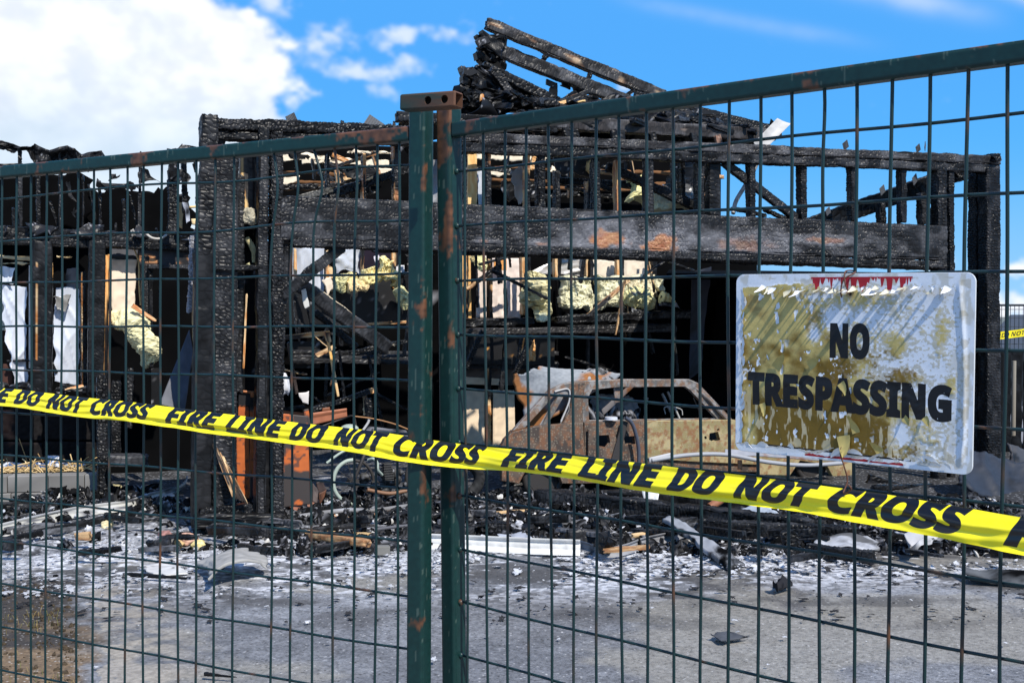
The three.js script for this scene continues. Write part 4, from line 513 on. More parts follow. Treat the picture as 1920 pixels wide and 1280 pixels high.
sheet('plastic_film', [[808, 300], [850, 296], [858, 384], [805, 384]], 1.2, { t: 0.003, res: 0.03, relief: drape(0.04, 3), color: filmy([0.3, 0.3, 0.31]) }, filmMat);
sheet('plastic_film', [[1232, 352], [1262, 308], [1306, 298], [1302, 386]], 1.0, { t: 0.003, res: 0.015, relief: drape(0.06, 4), rag: 0.04, color: filmy([0.17, 0.17, 0.17], 0.1) }, filmMat);
stick('stud', 1262, 300, 1264, 372, 7, 0.9, 0.05, { ash: 0.05 });
part(house, 'insulation_batt', slab([L(1172, 330, 0.7), L(1200, 322, 0.72), L(1226, 392, 0.6), L(1170, 388, 0.6)], { t: 0.1, res: 0.016, rag: 0.09, relief: fleece(0.08), color: sooty(YELLOW, 0.1, 6, [0.3, 0.24, 0.1]) }), roughMat, 'bright yellow insulation batt slumped against a stud');
part(house, 'insulation_batt', slab([L(1218, 358, 0.5), L(1245, 362, 0.5), L(1296, 396, 0.4), L(1216, 400, 0.4)], { t: 0.08, res: 0.016, rag: 0.05, relief: fleece(0.05), color: sooty([0.6, 0.56, 0.36], 0.15, 6, [0.3, 0.27, 0.17]) }), roughMat);

// ---- garage inside, seen under the header
sheet('interior_wall', [[515, 440], [1420, 462], [1420, 850], [515, 860]], 5.1, { t: 0.1, res: 0.12, color: charred(0.45, 0.004) });
sheet('scorched_lining', [[742, 222], [1440, 246], [1430, 300], [742, 262]], 0.75, { t: 0.03, rag: 0.04, res: 0.05, relief: crumple(0.03), color: charred(0.4, 0.01) }, dullMat);
sheet('scorched_lining', [[438, 418], [486, 418], [486, 580], [438, 580]], 0.35, { t: 0.03, res: 0.05, color: charred(0.5, 0.01) }, dullMat);
sheet('floor_deck', [[1255, 505], [1790, 512], [1800, 520], [1250, 512]], [5, 5, 0.4, 0.4], { t: 0.06, res: 0.15, color: charred(0.4, 0) });
sheet('burnt_panel', [[1340, 515], [1560, 515], [1560, 720], [1330, 720]], 4.6, { t: 0.05, res: 0.12, rag: 0.1, color: charred(0.4, 0) });
sheet('plastic_film', [[547, 464], [606, 466], [606, 545], [547, 535]], 4.5, { t: 0.003, res: 0.03, relief: drape(0.07, 2.2), color: filmy([0.66, 0.69, 0.74], 0.06) }, filmMat);
sheet('plastic_film', [[622, 462], [672, 466], [680, 516], [622, 512]], 4.4, { t: 0.003, res: 0.03, relief: drape(0.08, 2.2), rag: 0.05, color: filmy([0.62, 0.65, 0.7], 0.05) }, filmMat);
sheet('burnt_panel', [[672, 462], [740, 464], [740, 520], [672, 518]], 4.6, { t: 0.02, res: 0.06, color: sooty([0.022, 0.017, 0.026], 0.2) });
sheet('paper_scrap', [[695, 477], [712, 474], [716, 490], [700, 494]], 4.35, { t: 0.004, rag: 0.04, color: () => [0.7, 0.68, 0.75] }, dullMat);
sheet('paper_scrap', [[742, 497], [758, 497], [758, 510], [742, 510]], 4.35, { t: 0.004, color: sooty([0.75, 0.76, 0.78], 0.4, 40, [0.1, 0.1, 0.12]) }, dullMat);
for (const [x, y0, y1, w, k] of [[553, 466, 530, 6, 0.9], [613, 470, 545, 5, 0.95], [618, 500, 520, 9, 0.95], [679, 464, 510, 6, 0.4], [736, 466, 540, 6, 0.6], [742, 470, 500, 7, 0.4]]) stick('stud', x, y0, x, y1, w, 4.3, 0.06, { wood: k, woodCol: [0.6, 0.24, 0.06], res: 0.025, amp: 0.004 });
sheet('burnt_panel', [[600, 520], [626, 516], [640, 545], [612, 556]], 4.2, { t: 0.02, rag: 0.06, res: 0.03, color: sooty([0.72, 0.62, 0.5], 0.25, 5, [0.4, 0.25, 0.12]) }, dullMat);
sheet('burnt_panel', [[615, 520], [765, 522], [768, 605], [600, 606]], 4.3, { t: 0.03, res: 0.035, color: charred(2.2, 0.05, [0.2, 0.2, 0.21]) }, charMat);
sheet('burnt_panel', [[538, 545], [640, 548], [640, 608], [534, 608]], 4.25, { t: 0.03, res: 0.035, color: charred(1.5, 0.04, [0.2, 0.2, 0.21]) }, charMat);
stick('ledge', 690, 608, 766, 603, 5, 4.2, 0.08, { wood: 0.6, woodCol: [0.45, 0.18, 0.06], ash: 0.1, res: 0.025 });
for (const [q, w, k] of [[[[634, 506], [672, 502], [676, 546], [632, 540]], 4.15, 0.05], [[[664, 500], [702, 484], [712, 540], [668, 544]], 4.08, 0.07], [[[698, 484], [730, 476], [748, 536], [704, 534]], 4.0, 0.09]]) part(house, 'insulation_batt', slab(q.map((p) => L(p[0], p[1], w)), { t: 0.1, res: 0.014, rag: 0.13, relief: fleece(k * 1.6), color: sooty([0.78, 0.68, 0.34], 0.2, 7, [0.42, 0.28, 0.1]) }), roughMat, 'torn yellow insulation on the left of the garage wall');
part(house, 'insulation_batt', wool([L(634, 515, 3.9), L(638, 535, 3.9), L(646, 548, 3.9)], [0.1, 0.08, 0.03], { rough: 0.7 }), roughMat);
part(house, 'insulation_batt', wool([L(650, 535, 3.85), L(672, 534, 3.85), L(686, 542, 3.9)], [0.06, 0.08, 0.05], { rough: 0.8, color: [0.78, 0.6, 0.32] }), roughMat);
part(house, 'insulation_batt', wool([L(742, 540, 4.1), L(757, 560, 4.1), L(762, 580, 4.1)], [0.05, 0.1, 0.06], { rough: 0.6, dirt: 0.3 }), roughMat);
sheet('pale_shard', [[563, 545], [574, 538], [581, 574], [571, 578]], 0.1, { t: 0.005, res: 0.012, rag: 0.012, color: () => [0.55, 0.54, 0.5] }, dullMat, 'pale torn shard hanging from the brace');
sheet('pale_shard', [[552, 548], [564, 545], [570, 562], [554, 556]], 0.18, { t: 0.005, res: 0.012, rag: 0.012, color: sooty([0.4, 0.39, 0.36], 0.3) }, dullMat);
for (const [y, k, w] of [[664, 2, 4.3], [673, 1.4, 4.2], [680, 2.4, 4.1]]) { stick('shelf_edge', 545, y - 4, 768, y - 2, 8, w, 0.1, { base: [0.022, 0.021, 0.021], cell: [0.026, 0.036], ash: 0.15, res: 0.025 }); stick('shelf_edge', 858, y + (y > 670 ? 6 : -4), 1045, y + (y > 670 ? 8 : -2), 8, 4.64, 0.1, { base: [0.02, 0.019, 0.019], cell: [0.026, 0.036], ash: 0.15, res: 0.025, wood: 0.04 }); }
sheet('burnt_panel', [[545, 640], [600, 640], [600, 690], [545, 690]], 4.5, { t: 0.03, res: 0.04, color: charred(1.6, 0.05) }, charMat);
// right part of that wall
sheet('wall_panel', [[858, 470], [882, 470], [884, 600], [858, 600]], 4.7, { t: 0.02, res: 0.04, color: sooty([0.72, 0.42, 0.16], 0.16, 3, [0.5, 0.2, 0.06]) }, dullMat, 'bare orange wood panel');
sheet('wall_panel', [[893, 475], [912, 475], [912, 596], [893, 596]], 4.7, { t: 0.02, res: 0.03, color: sooty([0.72, 0.6, 0.5], 0.12, 6, [0.15, 0.1, 0.08]) }, dullMat);
sheet('wall_panel', [[922, 484], [972, 484], [974, 596], [922, 596]], 4.75, { t: 0.01, res: 0.03, relief: drape(0.03, 3), color: sooty([0.76, 0.64, 0.55], 0.05, 6, [0.3, 0.2, 0.15]) }, satinMat, 'pinkish cream film-covered panel');
sheet('wall_panel', [[926, 488], [950, 486], [950, 507], [926, 505]], 4.6, { t: 0.01, res: 0.03, color: sooty([0.7, 0.32, 0.1], 0.1) }, dullMat);
for (const [x, y0, y1, w, k] of [[874, 472, 600, 5, 0.5], [918, 486, 600, 7, 0.35], [979, 470, 590, 7, 0.9], [990, 480, 610, 8, 0.04], [1040, 474, 520, 6, 0.9], [1047, 474, 600, 8, 0.02], [1098, 474, 520, 5, 0.9], [1106, 474, 600, 8, 0.03], [1156, 474, 520, 6, 0.9], [1164, 474, 590, 9, 0.02], [1212, 480, 520, 6, 0.9], [1225, 480, 580, 10, 0.02]]) stick('stud', x, y0, x + 1, y1, w, 4.4, 0.09, { wood: k, woodCol: [0.5, 0.24, 0.09], res: 0.025, amp: 0.005, ash: 0.1 });
sheet('plastic_film', [[985, 512], [1062, 478], [1110, 482], [1110, 520]], 4.5, { t: 0.003, res: 0.03, relief: drape(0.05, 3), rag: 0.03, color: filmy([0.52, 0.49, 0.45], 0.1) }, filmMat);
for (const q of [[[1110, 482], [1154, 490], [1154, 524], [1110, 520]], [[1166, 482], [1212, 484], [1212, 524], [1166, 524]]]) sheet('wall_panel', q, 4.6, { t: 0.01, res: 0.03, rag: 0.03, relief: drape(0.02, 3), color: sooty([0.72, 0.62, 0.48], 0.1, 5, [0.25, 0.18, 0.12]) }, satinMat);
const batt = (q, w, k = 0.05, c = [0.66, 0.63, 0.43]) => part(house, 'insulation_batt', slab(q.map((p) => L(p[0], p[1], w)), { t: 0.12, res: 0.016, rag: 0.055, relief: fleece(k), color: sooty(c, 0.2, 5, [0.34, 0.29, 0.15]) }), roughMat);
batt([[1044, 518], [1108, 514], [1114, 584], [1046, 582]], 4.35, 0.09); batt([[1111, 514], [1164, 510], [1170, 576], [1118, 582]], 4.33, 0.09); batt([[1166, 512], [1224, 512], [1228, 560], [1168, 556]], 4.35, 0.09, [0.68, 0.6, 0.4]); batt([[1222, 516], [1243, 518], [1244, 552], [1226, 554]], 4.3, 0.06);
part(house, 'insulation_batt', wool([L(1012, 514, 4.2), L(1006, 545, 4.15), L(1016, 575, 4.15), L(1010, 600, 4.1)], [0.13, 0.17, 0.12, 0.05], { rough: 0.85, n: 60, m: 34, dirt: 0.3, color: [0.62, 0.56, 0.32] }), roughMat);
batt([[1004, 590], [1024, 578], [1034, 600], [1006, 612]], 3.9, 0.02, [0.72, 0.7, 0.46]);
part(house, 'insulation_batt', wool([L(1168, 560, 4.1), L(1195, 556, 4.0), L(1215, 566, 4.0), L(1222, 580, 4.0)], [0.09, 0.13, 0.11, 0.05], { rough: 0.8, n: 50, m: 30, dirt: 0.12 }), roughMat, 'crumpled yellow tuft of insulation on the ledge');
part(house, 'insulation_batt', wool([L(1240, 556, 4.0), L(1256, 560, 4.0), L(1266, 566, 4.0)], [0.06, 0.07, 0.03], { rough: 0.8 }), roughMat);
part(house, 'insulation_batt', wool([L(900, 488, 4.4), L(905, 500, 4.3), L(912, 495, 4.3)], [0.08, 0.1, 0.05], { rough: 0.8 }), roughMat);
part(house, 'insulation_batt', wool([L(884, 480, 4.3), L(890, 486, 4.3)], [0.06, 0.05], { rough: 0.8, color: [0.72, 0.58, 0.28] }), roughMat);
for (const [x, y, w, h] of [[1180, 545, 34, 20], [1232, 560, 36, 22], [1175, 575, 40, 18], [1060, 588, 22, 14]]) sheet('foil_scrap', [[x, y], [x + w, y + 4], [x + w + 6, y + h], [x + 4, y + h - 4]], 3.95, { t: 0.004, rag: 0.08, res: 0.02, relief: crumple(0.12, 6), color: sooty([0.3, 0.31, 0.33], 0.5, 8) }, satinMat);
stick('ledge', 858, 606, 1000, 602, 14, 3.95, 0.14, { ash: 0.12, res: 0.02, amp: 0.014, wear: 0.02, wood: 0.03 });
stick('ledge', 858, 622, 1262, 616, 12, 3.9, 0.2, { ash: 0.2, res: 0.02, amp: 0.01, base: [0.028, 0.026, 0.025] });
stick('ledge', 1040, 600, 1300, 588, 15, 3.9, 0.2, { ash: 0.16, res: 0.02, amp: 0.014, wear: 0.02 });
stick('ledge', 1060, 616, 1255, 612, 12, 3.85, 0.1, { base: SOOT, res: 0.02 });
sheet('burnt_panel', [[855, 628], [1040, 630], [1040, 684], [855, 682]], 4.5, { t: 0.03, res: 0.03, color: charred(1.9, 0.02, [0.6, 0.3, 0.08]) }, charMat);
stick('stud', 979, 634, 974, 676, 7, 4.2, 0.05, { wood: 0.7, woodCol: [0.7, 0.3, 0.09], res: 0.02 }); stick('stud', 996, 634, 998, 676, 11, 4.3, 0.05, { wood: 0.95, woodCol: [0.75, 0.36, 0.12], res: 0.02 });
stick('hanger', 1000, 628, 965, 700, 9, 2.2, 0.04, { base: SOOT }); stick('hanger', 905, 620, 872, 692, 9, 2.4, 0.05, { base: SOOT }); stick('hanger', 978, 632, 968, 694, 5, 2.6, 0.04, { base: SOOT });
sheet('wall_panel', [[855, 690], [962, 692], [962, 722], [855, 720]], 4.75, { t: 0.02, res: 0.05, color: sooty([0.13, 0.1, 0.08], 0.3) }, dullMat);
sheet('wall_panel', [[862, 706], [938, 710], [938, 722], [862, 720]], 4.72, { t: 0.02, res: 0.03, color: sooty([0.76, 0.6, 0.42], 0.04) }, dullMat);
sheet('wall_panel', [[858, 728], [908, 730], [908, 842], [858, 842]], 4.72, { t: 0.02, res: 0.04, relief: drape(0.01, 2), color: sooty([0.74, 0.58, 0.4], 0.04, 3, [0.4, 0.3, 0.2]) }, satinMat, 'clean beige wall panel');
sheet('wall_panel', [[924, 730], [964, 732], [966, 842], [924, 842]], 4.72, { t: 0.02, res: 0.04, relief: drape(0.01, 2), color: sooty([0.74, 0.58, 0.4], 0.04, 3, [0.4, 0.3, 0.2]) }, satinMat);
stick('stud', 917, 690, 916, 842, 7, 4.5, 0.06, { wood: 0.42, woodCol: [0.6, 0.25, 0.08], res: 0.02 });
sheet('hanging_sheet', [[1296, 510], [1330, 500], [1312, 690], [1290, 712]], 2.6, { t: 0.006, res: 0.05, relief: drape(0.05, 2), color: sooty([0.018, 0.024, 0.04], 0.3) }, satinMat);
batt([[1306, 528], [1316, 530], [1312, 552], [1302, 546]], 3.4, 0.02, [0.3, 0.28, 0.16]);
// burnt odds and ends hanging and leaning inside the bays
{ const R = rng(808); for (let i = 0; i < 46; i++) { const left = i < 22, x = left ? mix(540, 770, R()) : mix(860, 1270, R()), y = left ? mix(590, 770, R()) : mix(470, 690, R() ** 1.3), l = 30 + 90 * R(), a = R() < 0.5 ? 1.57 + (R() - 0.5) * 0.5 : (R() - 0.5) * 1.6, w = left ? 1.5 + 2.4 * R() : 3.4 + 0.9 * R(); stick('charred_lath', x - Math.cos(a) * l / 2, y - Math.sin(a) * l / 2, x + Math.cos(a) * l / 2, y + Math.sin(a) * l / 2, 3 + 6 * R(), w, 0.04, { res: 0.022, ash: 0.25 * R(), wood: R() < 0.2 ? 0.4 : 0, woodCol: [0.26, 0.12, 0.05] }); }
  for (let i = 0; i < 30; i++) { const x = mix(524, 1340, R()), y = mix(296, 372, R()), l = 25 + 70 * R(), a = R() < 0.5 ? 1.57 + (R() - 0.5) * 0.6 : (R() - 0.5) * 1.4; if (x > 742 && x < 862) continue; stick('charred_lath', x - Math.cos(a) * l / 2, Math.max(284, y - Math.sin(a) * l / 2), x + Math.cos(a) * l / 2, Math.min(385, y + Math.sin(a) * l / 2), 3 + 6 * R(), 0.8 + 3.5 * R(), 0.05, { res: 0.022, ash: 0.2 * R(), wood: R() < 0.35 ? 0.55 : 0, woodCol: [0.42, 0.2, 0.08], base: SOOT }); }
  for (const [q, w, c] of [[[[660, 312], [700, 308], [705, 372], [668, 366]], 2.2, 0.9], [[[760, 470], [770, 470], [770, 600], [758, 600]], 4.2, 1.4], [[[1045, 292], [1080, 296], [1074, 350], [1048, 344]], 2.0, 1], [[[935, 330], [1010, 334], [1004, 372], [940, 380]], 3.2, 0.8]]) sheet('burnt_panel', q, w, { t: 0.02, rag: 0.08, res: 0.03, relief: crumple(0.05), color: charred(c, 0.04) }, charMat); }
// ---- loose sticks and frame standing in the left bay
const LIT = { ...WOOD, wood: 0.55, woodCol: [0.6, 0.26, 0.07], res: 0.012, ash: 0.15, base: [0.05, 0.03, 0.02] };
stick('frame_rail', 530, 634, 618, 623, 9, 0.7, 0.04, LIT); stick('frame_rail', 612, 622, 616, 640, 10, 0.7, 0.05, { ...LIT, woodCol: [0.4, 0.16, 0.08] });
stick('frame_rail', 614, 636, 634, 745, 5, 0.7, 0.03, { ...LIT, wood: 0.9, woodCol: [0.75, 0.42, 0.12] }); stick('frame_rail', 540, 642, 556, 738, 6, 0.75, 0.03, { ...LIT, wood: 0.35 }); stick('frame_rail', 689, 660, 705, 735, 5, 0.9, 0.03, {}); stick('frame_rail', 612, 680, 610, 748, 6, 1.2, 0.03, {});
stick('fallen_joist', 585, 768, 702, 731, 9, 0.8, 0.05, { ash: 0.1, woodAt: (t) => (t > 0.92 ? 1 : 0) });
stick('fallen_joist', 655, 662, 760, 640, 8, 1.4, 0.05, { ash: 0.05, wood: 0.08 });
stick('hanger', 690, 748, 692, 790, 12, 1.0, 0.06, { cell: [0.037, 0.036], amp: 0.012 });
part(house, 'plaster_lump', lump(301, { base: [0.6, 0.6, 0.62], ash: 0, flat: 1.2 }).scale(0.05, 0.09, 0.05).translate(...L(534, 722, 0.4).toArray()), dullMat);
sheet('pale_shard', [[560, 738], [580, 733], [578, 764], [565, 758]], 0.5, { t: 0.01, rag: 0.03, res: 0.015, relief: crumple(0.03), color: () => [0.66, 0.62, 0.58] }, dullMat, 'white broken shard');

// ---- left wing
const LW = { res: 0.02 };
sheet('interior_wall', [[-90, 338], [374, 350], [374, 455], [-90, 450]], 3.6, { t: 0.05, rag: 0.12, res: 0.06, most: 90, color: charred(0.45, 0.01) });
sheet('interior_wall', [[-90, 310], [178, 312], [178, 440], [-90, 440]], 3.4, { t: 0.05, rag: 0.1, res: 0.06, color: charred(0.45, 0.01) });
sheet('interior_wall', [[-90, 440], [530, 452], [530, 900], [-90, 900]], 3.8, { t: 0.06, res: 0.1, color: charred(0.5, 0.005) });
// one long sheet of felt between two measured edges
{ const top = [[-70, 260], [4, 262], [38, 276], [58, 274], [64, 270], [92, 282], [126, 272], [140, 278], [152, 288], [190, 281], [198, 296]], low = [[-70, 284], [4, 280], [30, 284], [52, 282], [66, 318], [92, 318], [126, 312], [140, 324], [152, 320], [180, 318], [200, 316]], pos = [], col = [], idx = [], n = 110, m = 12, S = (n + 1) * (m + 1);
  const on = (c, t) => { const f = t * (c.length - 1), k = Math.min(Math.floor(f), c.length - 2); return [mix(c[k][0], c[k + 1][0], f - k), mix(c[k][1], c[k + 1][1], f - k)]; };
  for (let back = 0; back < 2; back++) for (let i = 0; i <= n; i++) for (let j = 0; j <= m; j++) { const t = i / n, v = j / m, a = on(top, t), b = on(low, t), rag = j === m ? (fbm(i * 0.3, 4, 6, 3) - 0.5) * 14 : j === 0 ? (fbm(i * 0.25, 9, 6, 3) - 0.5) * 5 : 0, p = L(mix(a[0], b[0], v), mix(a[1], b[1], v) + rag, 2.35 + 0.22 * (fbm(t * 9, v * 2, 4, 4) - 0.5) + 0.03 * back); pos.push(p.x, p.y, p.z); col.push(...charred(1.8, 0.05)(t, v, t * 1.4, v * 0.2, 5)); }
  for (let i = 0; i < n; i++) for (let j = 0; j < m; j++) { const A = i * (m + 1) + j, B = A + m + 1; idx.push(A, A + 1, B, B, A + 1, B + 1, S + A, S + B, S + A + 1, S + B, S + B + 1, S + A + 1); }
  part(house, 'roofing_felt', mesh(pos, idx, col), charMat, 'wavy strip of burnt roofing felt along the top of the left wing'); }
sheet('roofing_felt', [[-60, 300], [28, 300], [36, 322], [-60, 340]], 2.4, { t: 0.02, rag: 0.08, res: 0.03, relief: crumple(0.06), color: charred(1, 0.03) }, charMat);
for (const q of [[[262, 305], [278, 312], [300, 345], [250, 348]], [[205, 318], [216, 322], [228, 338], [196, 345]], [[180, 338], [262, 342], [262, 360], [180, 355]], [[122, 335], [132, 340], [140, 378], [124, 372]], [[134, 392], [142, 390], [138, 415], [132, 405]]]) sheet('hanging_rag', q, 2.3, { t: 0.02, rag: 0.07, res: 0.02, relief: crumple(0.05), color: charred(1.1, 0.04) }, charMat);
sheet('roofing_felt', [[315, 283], [332, 270], [370, 273], [366, 286]], 1.6, { t: 0.03, rag: 0.05, res: 0.015, relief: crumple(0.05, 8), color: charred(2.4, 0.08) }, charMat);
stick('burnt_post', 324, 280, 324, 440, 18, 1.7, 0.09, { ash: 0.14, amp: 0.012, wear: 0.015 }); stick('burnt_post', 344, 290, 346, 400, 9, 1.8, 0.08, { ash: 0.1 });
sheet('hanging_rag', [[302, 310], [352, 305], [366, 352], [306, 345]], 1.65, { t: 0.03, rag: 0.12, res: 0.02, relief: crumple(0.08), color: charred(1.2, 0.05) }, charMat);
sheet('hanging_rag', [[352, 300], [372, 302], [374, 335], [362, 322]], 1.7, { t: 0.01, rag: 0.06, res: 0.015, color: charred(0.8) }, charMat);
sheet('board', [[328, 375], [345, 377], [344, 430], [332, 425]], 1.9, { t: 0.02, rag: 0.02, color: sooty([0.6, 0.42, 0.22], 0.2, 5, [0.4, 0.15, 0.05]) }, dullMat);
sheet('board', [[355, 386], [372, 385], [372, 389], [355, 390]], 1.9, { t: 0.02, color: () => [0.75, 0.55, 0.25] }, dullMat); sheet('board', [[358, 410], [372, 410], [372, 422], [360, 421]], 1.9, { t: 0.02, color: () => [0.8, 0.62, 0.35] }, dullMat);
sheet('ash_strip', [[342, 378], [355, 380], [358, 415], [346, 420]], 1.6, { t: 0.03, rag: 0.03, res: 0.015, relief: crumple(0.03), color: sooty([0.36, 0.38, 0.43], 0.4, 8) }, charMat);
for (const [x0, y0, x1, y1, w] of [[36, 276, 38, 428, 7], [70, 325, 72, 425, 7], [112, 285, 113, 430, 6], [155, 330, 154, 425, 4], [186, 340, 187, 425, 5], [231, 374, 233, 440, 7], [263, 285, 260, 425, 5], [24, 390, 25, 435, 6], [292, 428, 293, 440, 5], [216, 420, 217, 440, 5]]) stick('stud', x0, y0, x1, y1, w, 2.4, 0.06, { cell: [0.033, 0.060], amp: 0.009, ash: 0.24, taper: y0 > 370 ? 0.8 : 1, res: 0.014 });
for (const [x0, y0, x1, y1] of [[93, 378, 110, 430], [165, 345, 178, 412], [243, 365, 257, 430]]) stick('brace', x0, y0, x1, y1, 3.5, 2.5, 0.04, { res: 0.014 });
stick('wall_beam', -80, 432, 378, 454, 22, 2.1, 0.16, { ash: 0.14, amp: 0.01, wear: 0.012 });
stick('wall_beam', -80, 447, 378, 466, 14, 2.05, 0.12, { ash: 0.08 });
for (const q of [[[2, 424], [22, 432], [30, 440], [0, 440]], [[36, 420], [58, 412], [84, 428], [60, 442]], [[50, 438], [75, 420], [118, 432], [96, 446]], [[126, 440], [168, 414], [205, 428], [180, 448]], [[240, 440], [264, 420], [290, 440], [262, 452]], [[340, 452], [368, 430], [374, 440], [360, 462]]]) sheet('roofing_felt', q, [2.0, 2.1, 2.1, 1.9], { t: 0.014, rag: 0.05, res: 0.018, relief: crumple(0.06, 5), color: charred(2.6, 0.06) }, charMat);
part(house, 'cable', paint(pipe([L(272, 437, 1.9), L(285, 446, 1.88), L(300, 447, 1.88), L(312, 440, 1.9)], 0.012, { seg: 24, rad: 6 }), [0.5, 0.47, 0.42]), dullMat);
sheet('splinter_fan', [[242, 432], [250, 428], [256, 442], [246, 446]], 1.9, { t: 0.01, rag: 0.01, color: sooty([0.35, 0.33, 0.3], 0.4, 30) }, dullMat);
// lower storey of the wing: posts, film, panels
stick('wall_post', 79, 452, 78, 740, 36, 1.95, 0.12, { cell: [0.062, 0.060], amp: 0.004, smooth: 0.8, ash: 0.08, woodAt: (t, a, f, n) => (f === 0 && Math.abs(a - 0.045) < 0.007 && n > 0.42 ? 0.8 : 0), res: 0.014 });
stick('wall_post', 182, 452, 178, 735, 30, 1.95, 0.12, { cell: [0.050, 0.048], amp: 0.005, ash: 0.06, res: 0.014, woodAt: (t, a, f, n) => (f === 0 && Math.abs(a + 0.055) < 0.006 && n > 0.4 ? 0.8 : 0) });
stick('wall_post', 196, 478, 193, 702, 17, 2.0, 0.1, { ...WOOD, wood: 0, woodAt: (t, a, f, n) => sst(-0.006, 0.006, a + 0.045 - 0.05 * t + (n - 0.5) * 0.05), base: CHAR, woodCol: [0.75, 0.3, 0.08], pale: [0.85, 0.48, 0.18] }, 'post with a long bright orange strip of bare wood');
stick('wall_post', 155, 510, 157, 720, 10, 2.2, 0.1, { ash: 0.1, woodAt: (t, a, f, n) => (f === 0 && a > 0.01 && a < 0.02 && n > 0.4 ? 0.7 : 0) });
sheet('wall_panel', [[206, 480], [250, 478], [262, 500], [248, 600]], 2.3, { t: 0.02, res: 0.03, color: () => [0.06, 0.055, 0.05] }, dullMat);
sheet('wall_panel', [[206, 482], [256, 484], [252, 592], [205, 590]], 2.2, { t: 0.015, res: 0.02, rag: 0.02, relief: (u, v, x, y, s) => 0.012 * fbm(x * 8, y * 5, s, 3), color: sooty([0.74, 0.62, 0.48], 0.05, 5, [0.2, 0.14, 0.1]) }, satinMat, 'clean beige wall board between two posts');
sheet('burnt_panel', [[208, 460], [262, 460], [256, 486], [208, 484]], 2.35, { t: 0.02, rag: 0.02, res: 0.03, color: sooty([0.1, 0.1, 0.11], 0.4) }, dullMat);
part(house, 'cable', paint(pipe([L(251, 466, 2.2), L(259, 490, 2.2), L(260, 530, 2.2), L(263, 572, 2.2)], 0.009, { seg: 30, rad: 6 }), [0.55, 0.42, 0.22]), dullMat);
stick('wall_post', 271, 480, 274, 590, 16, 2.1, 0.1, { cell: [0.026, 0.036], ash: 0.12 });
sheet('burnt_panel', [[258, 462], [358, 466], [356, 500], [262, 496]], 2.05, { t: 0.04, res: 0.016, color: (u, v, x, y, s) => mix3(mix3([0.05, 0.05, 0.055], SOOT, fbm(x * 9, y * 9, s, 4)), mix3([0.5, 0.16, 0.04], [0.7, 0.4, 0.2], noise(x * 50, y * 50)), sst(0.55, 0.66, fbm(x * 8, y * 12, s, 4)) * sst(0.3, 0.6, v) * sst(0.95, 0.75, v)) }, charMat, 'lintel board with glowing orange bare patches of wood');
stick('lintel', 276, 500, 356, 501, 8, 2.0, 0.1, { ash: 0.3, cell: [0.026, 0.036] });
stick('wall_post', 281, 505, 283, 690, 6, 2.05, 0.08, {});
for (const [q, w] of [[[[-60, 476], [65, 476], [65, 488], [-60, 486]], 2.4], [[[100, 477], [137, 478], [136, 486], [100, 485]], 2.4], [[[-60, 492], [58, 492], [58, 496], [-60, 496]], 2.3]]) sheet('board', q, w, { t: 0.02, rag: 0.03, res: 0.02, color: sooty([0.82, 0.66, 0.4], 0.1, 9, [0.4, 0.18, 0.06]) }, dullMat);
sheet('trim_strip', [[53, 497], [59, 497], [58, 690], [53, 690]], 2.3, { t: 0.02, res: 0.04, color: sooty([0.66, 0.64, 0.6], 0.12) }, dullMat);
stick('splinter', 95, 492, 94, 530, 8, 2.1, 0.04, { wood: 1, woodCol: [0.72, 0.4, 0.14], amp: 0.003 });
const silver = filmy([0.7, 0.74, 0.82], 0.05);
sheet('plastic_film', [[-8, 530], [53, 535], [52, 718], [22, 720]], 2.36, { t: 0.003, res: 0.016, relief: drape(0.07, 3), rag: 0.03, color: silver }, filmMat);
sheet('plastic_film', [[-50, 497], [26, 499], [28, 534], [-50, 530]], 2.3, { t: 0.003, res: 0.016, relief: drape(0.06, 3), rag: 0.03, color: silver }, filmMat);
sheet('plastic_film', [[-60, 530], [10, 540], [12, 620], [-60, 610]], 2.75, { t: 0.003, res: 0.03, relief: drape(0.04, 3), color: filmy([0.4, 0.38, 0.3], 0.2) }, filmMat);
sheet('plastic_film', [[100, 536], [151, 540], [150, 722], [100, 718]], 2.36, { t: 0.003, res: 0.016, relief: drape(0.05, 2), rag: 0.02, color: silver }, filmMat);
sheet('plastic_film', [[100, 545], [142, 552], [128, 592], [100, 585]], 2.28, { t: 0.003, res: 0.016, relief: drape(0.04, 3), rag: 0.06, color: filmy([0.3, 0.29, 0.27], 0.2) }, filmMat);
sheet('wall_panel', [[126, 500], [151, 500], [151, 545], [118, 545]], 2.4, { t: 0.01, rag: 0.02, color: sooty([0.2, 0.2, 0.21], 0.3) }, dullMat);
sheet('hanging_rag', [[118, 606], [126, 602], [128, 615], [102, 626]], 2.4, { t: 0.01, rag: 0.03, res: 0.015, color: charred(0.9) }, charMat);
sheet('board', [[5, 682], [22, 682], [22, 725], [2, 725]], 2.4, { t: 0.02, color: sooty([0.07, 0.035, 0.028], 0.2) }, dullMat);
stick('sill', 10, 677, 52, 676, 5, 2.3, 0.06, { ash: 0.2 }); stick('sill', 96, 680, 106, 700, 6, 2.3, 0.05, {});
{ const R = rng(31); for (let i = 0; i < 26; i++) { const x = mix(-20, 178, R()), y = 722 + 14 * R(); part(house, 'charred_chunk', lump(400 + i, { detail: 1, flat: 0.7, ash: 0.15 }).scale(0.03 + 0.05 * R(), 0.03 + 0.03 * R(), 0.04).translate(...L(x, y, 1.95 + 0.2 * R()).toArray()), charMat); } }
stick('splinter', 122, 730, 156, 722, 5, 1.9, 0.03, { wood: 1, woodCol: [0.6, 0.2, 0.06], amp: 0.002 });
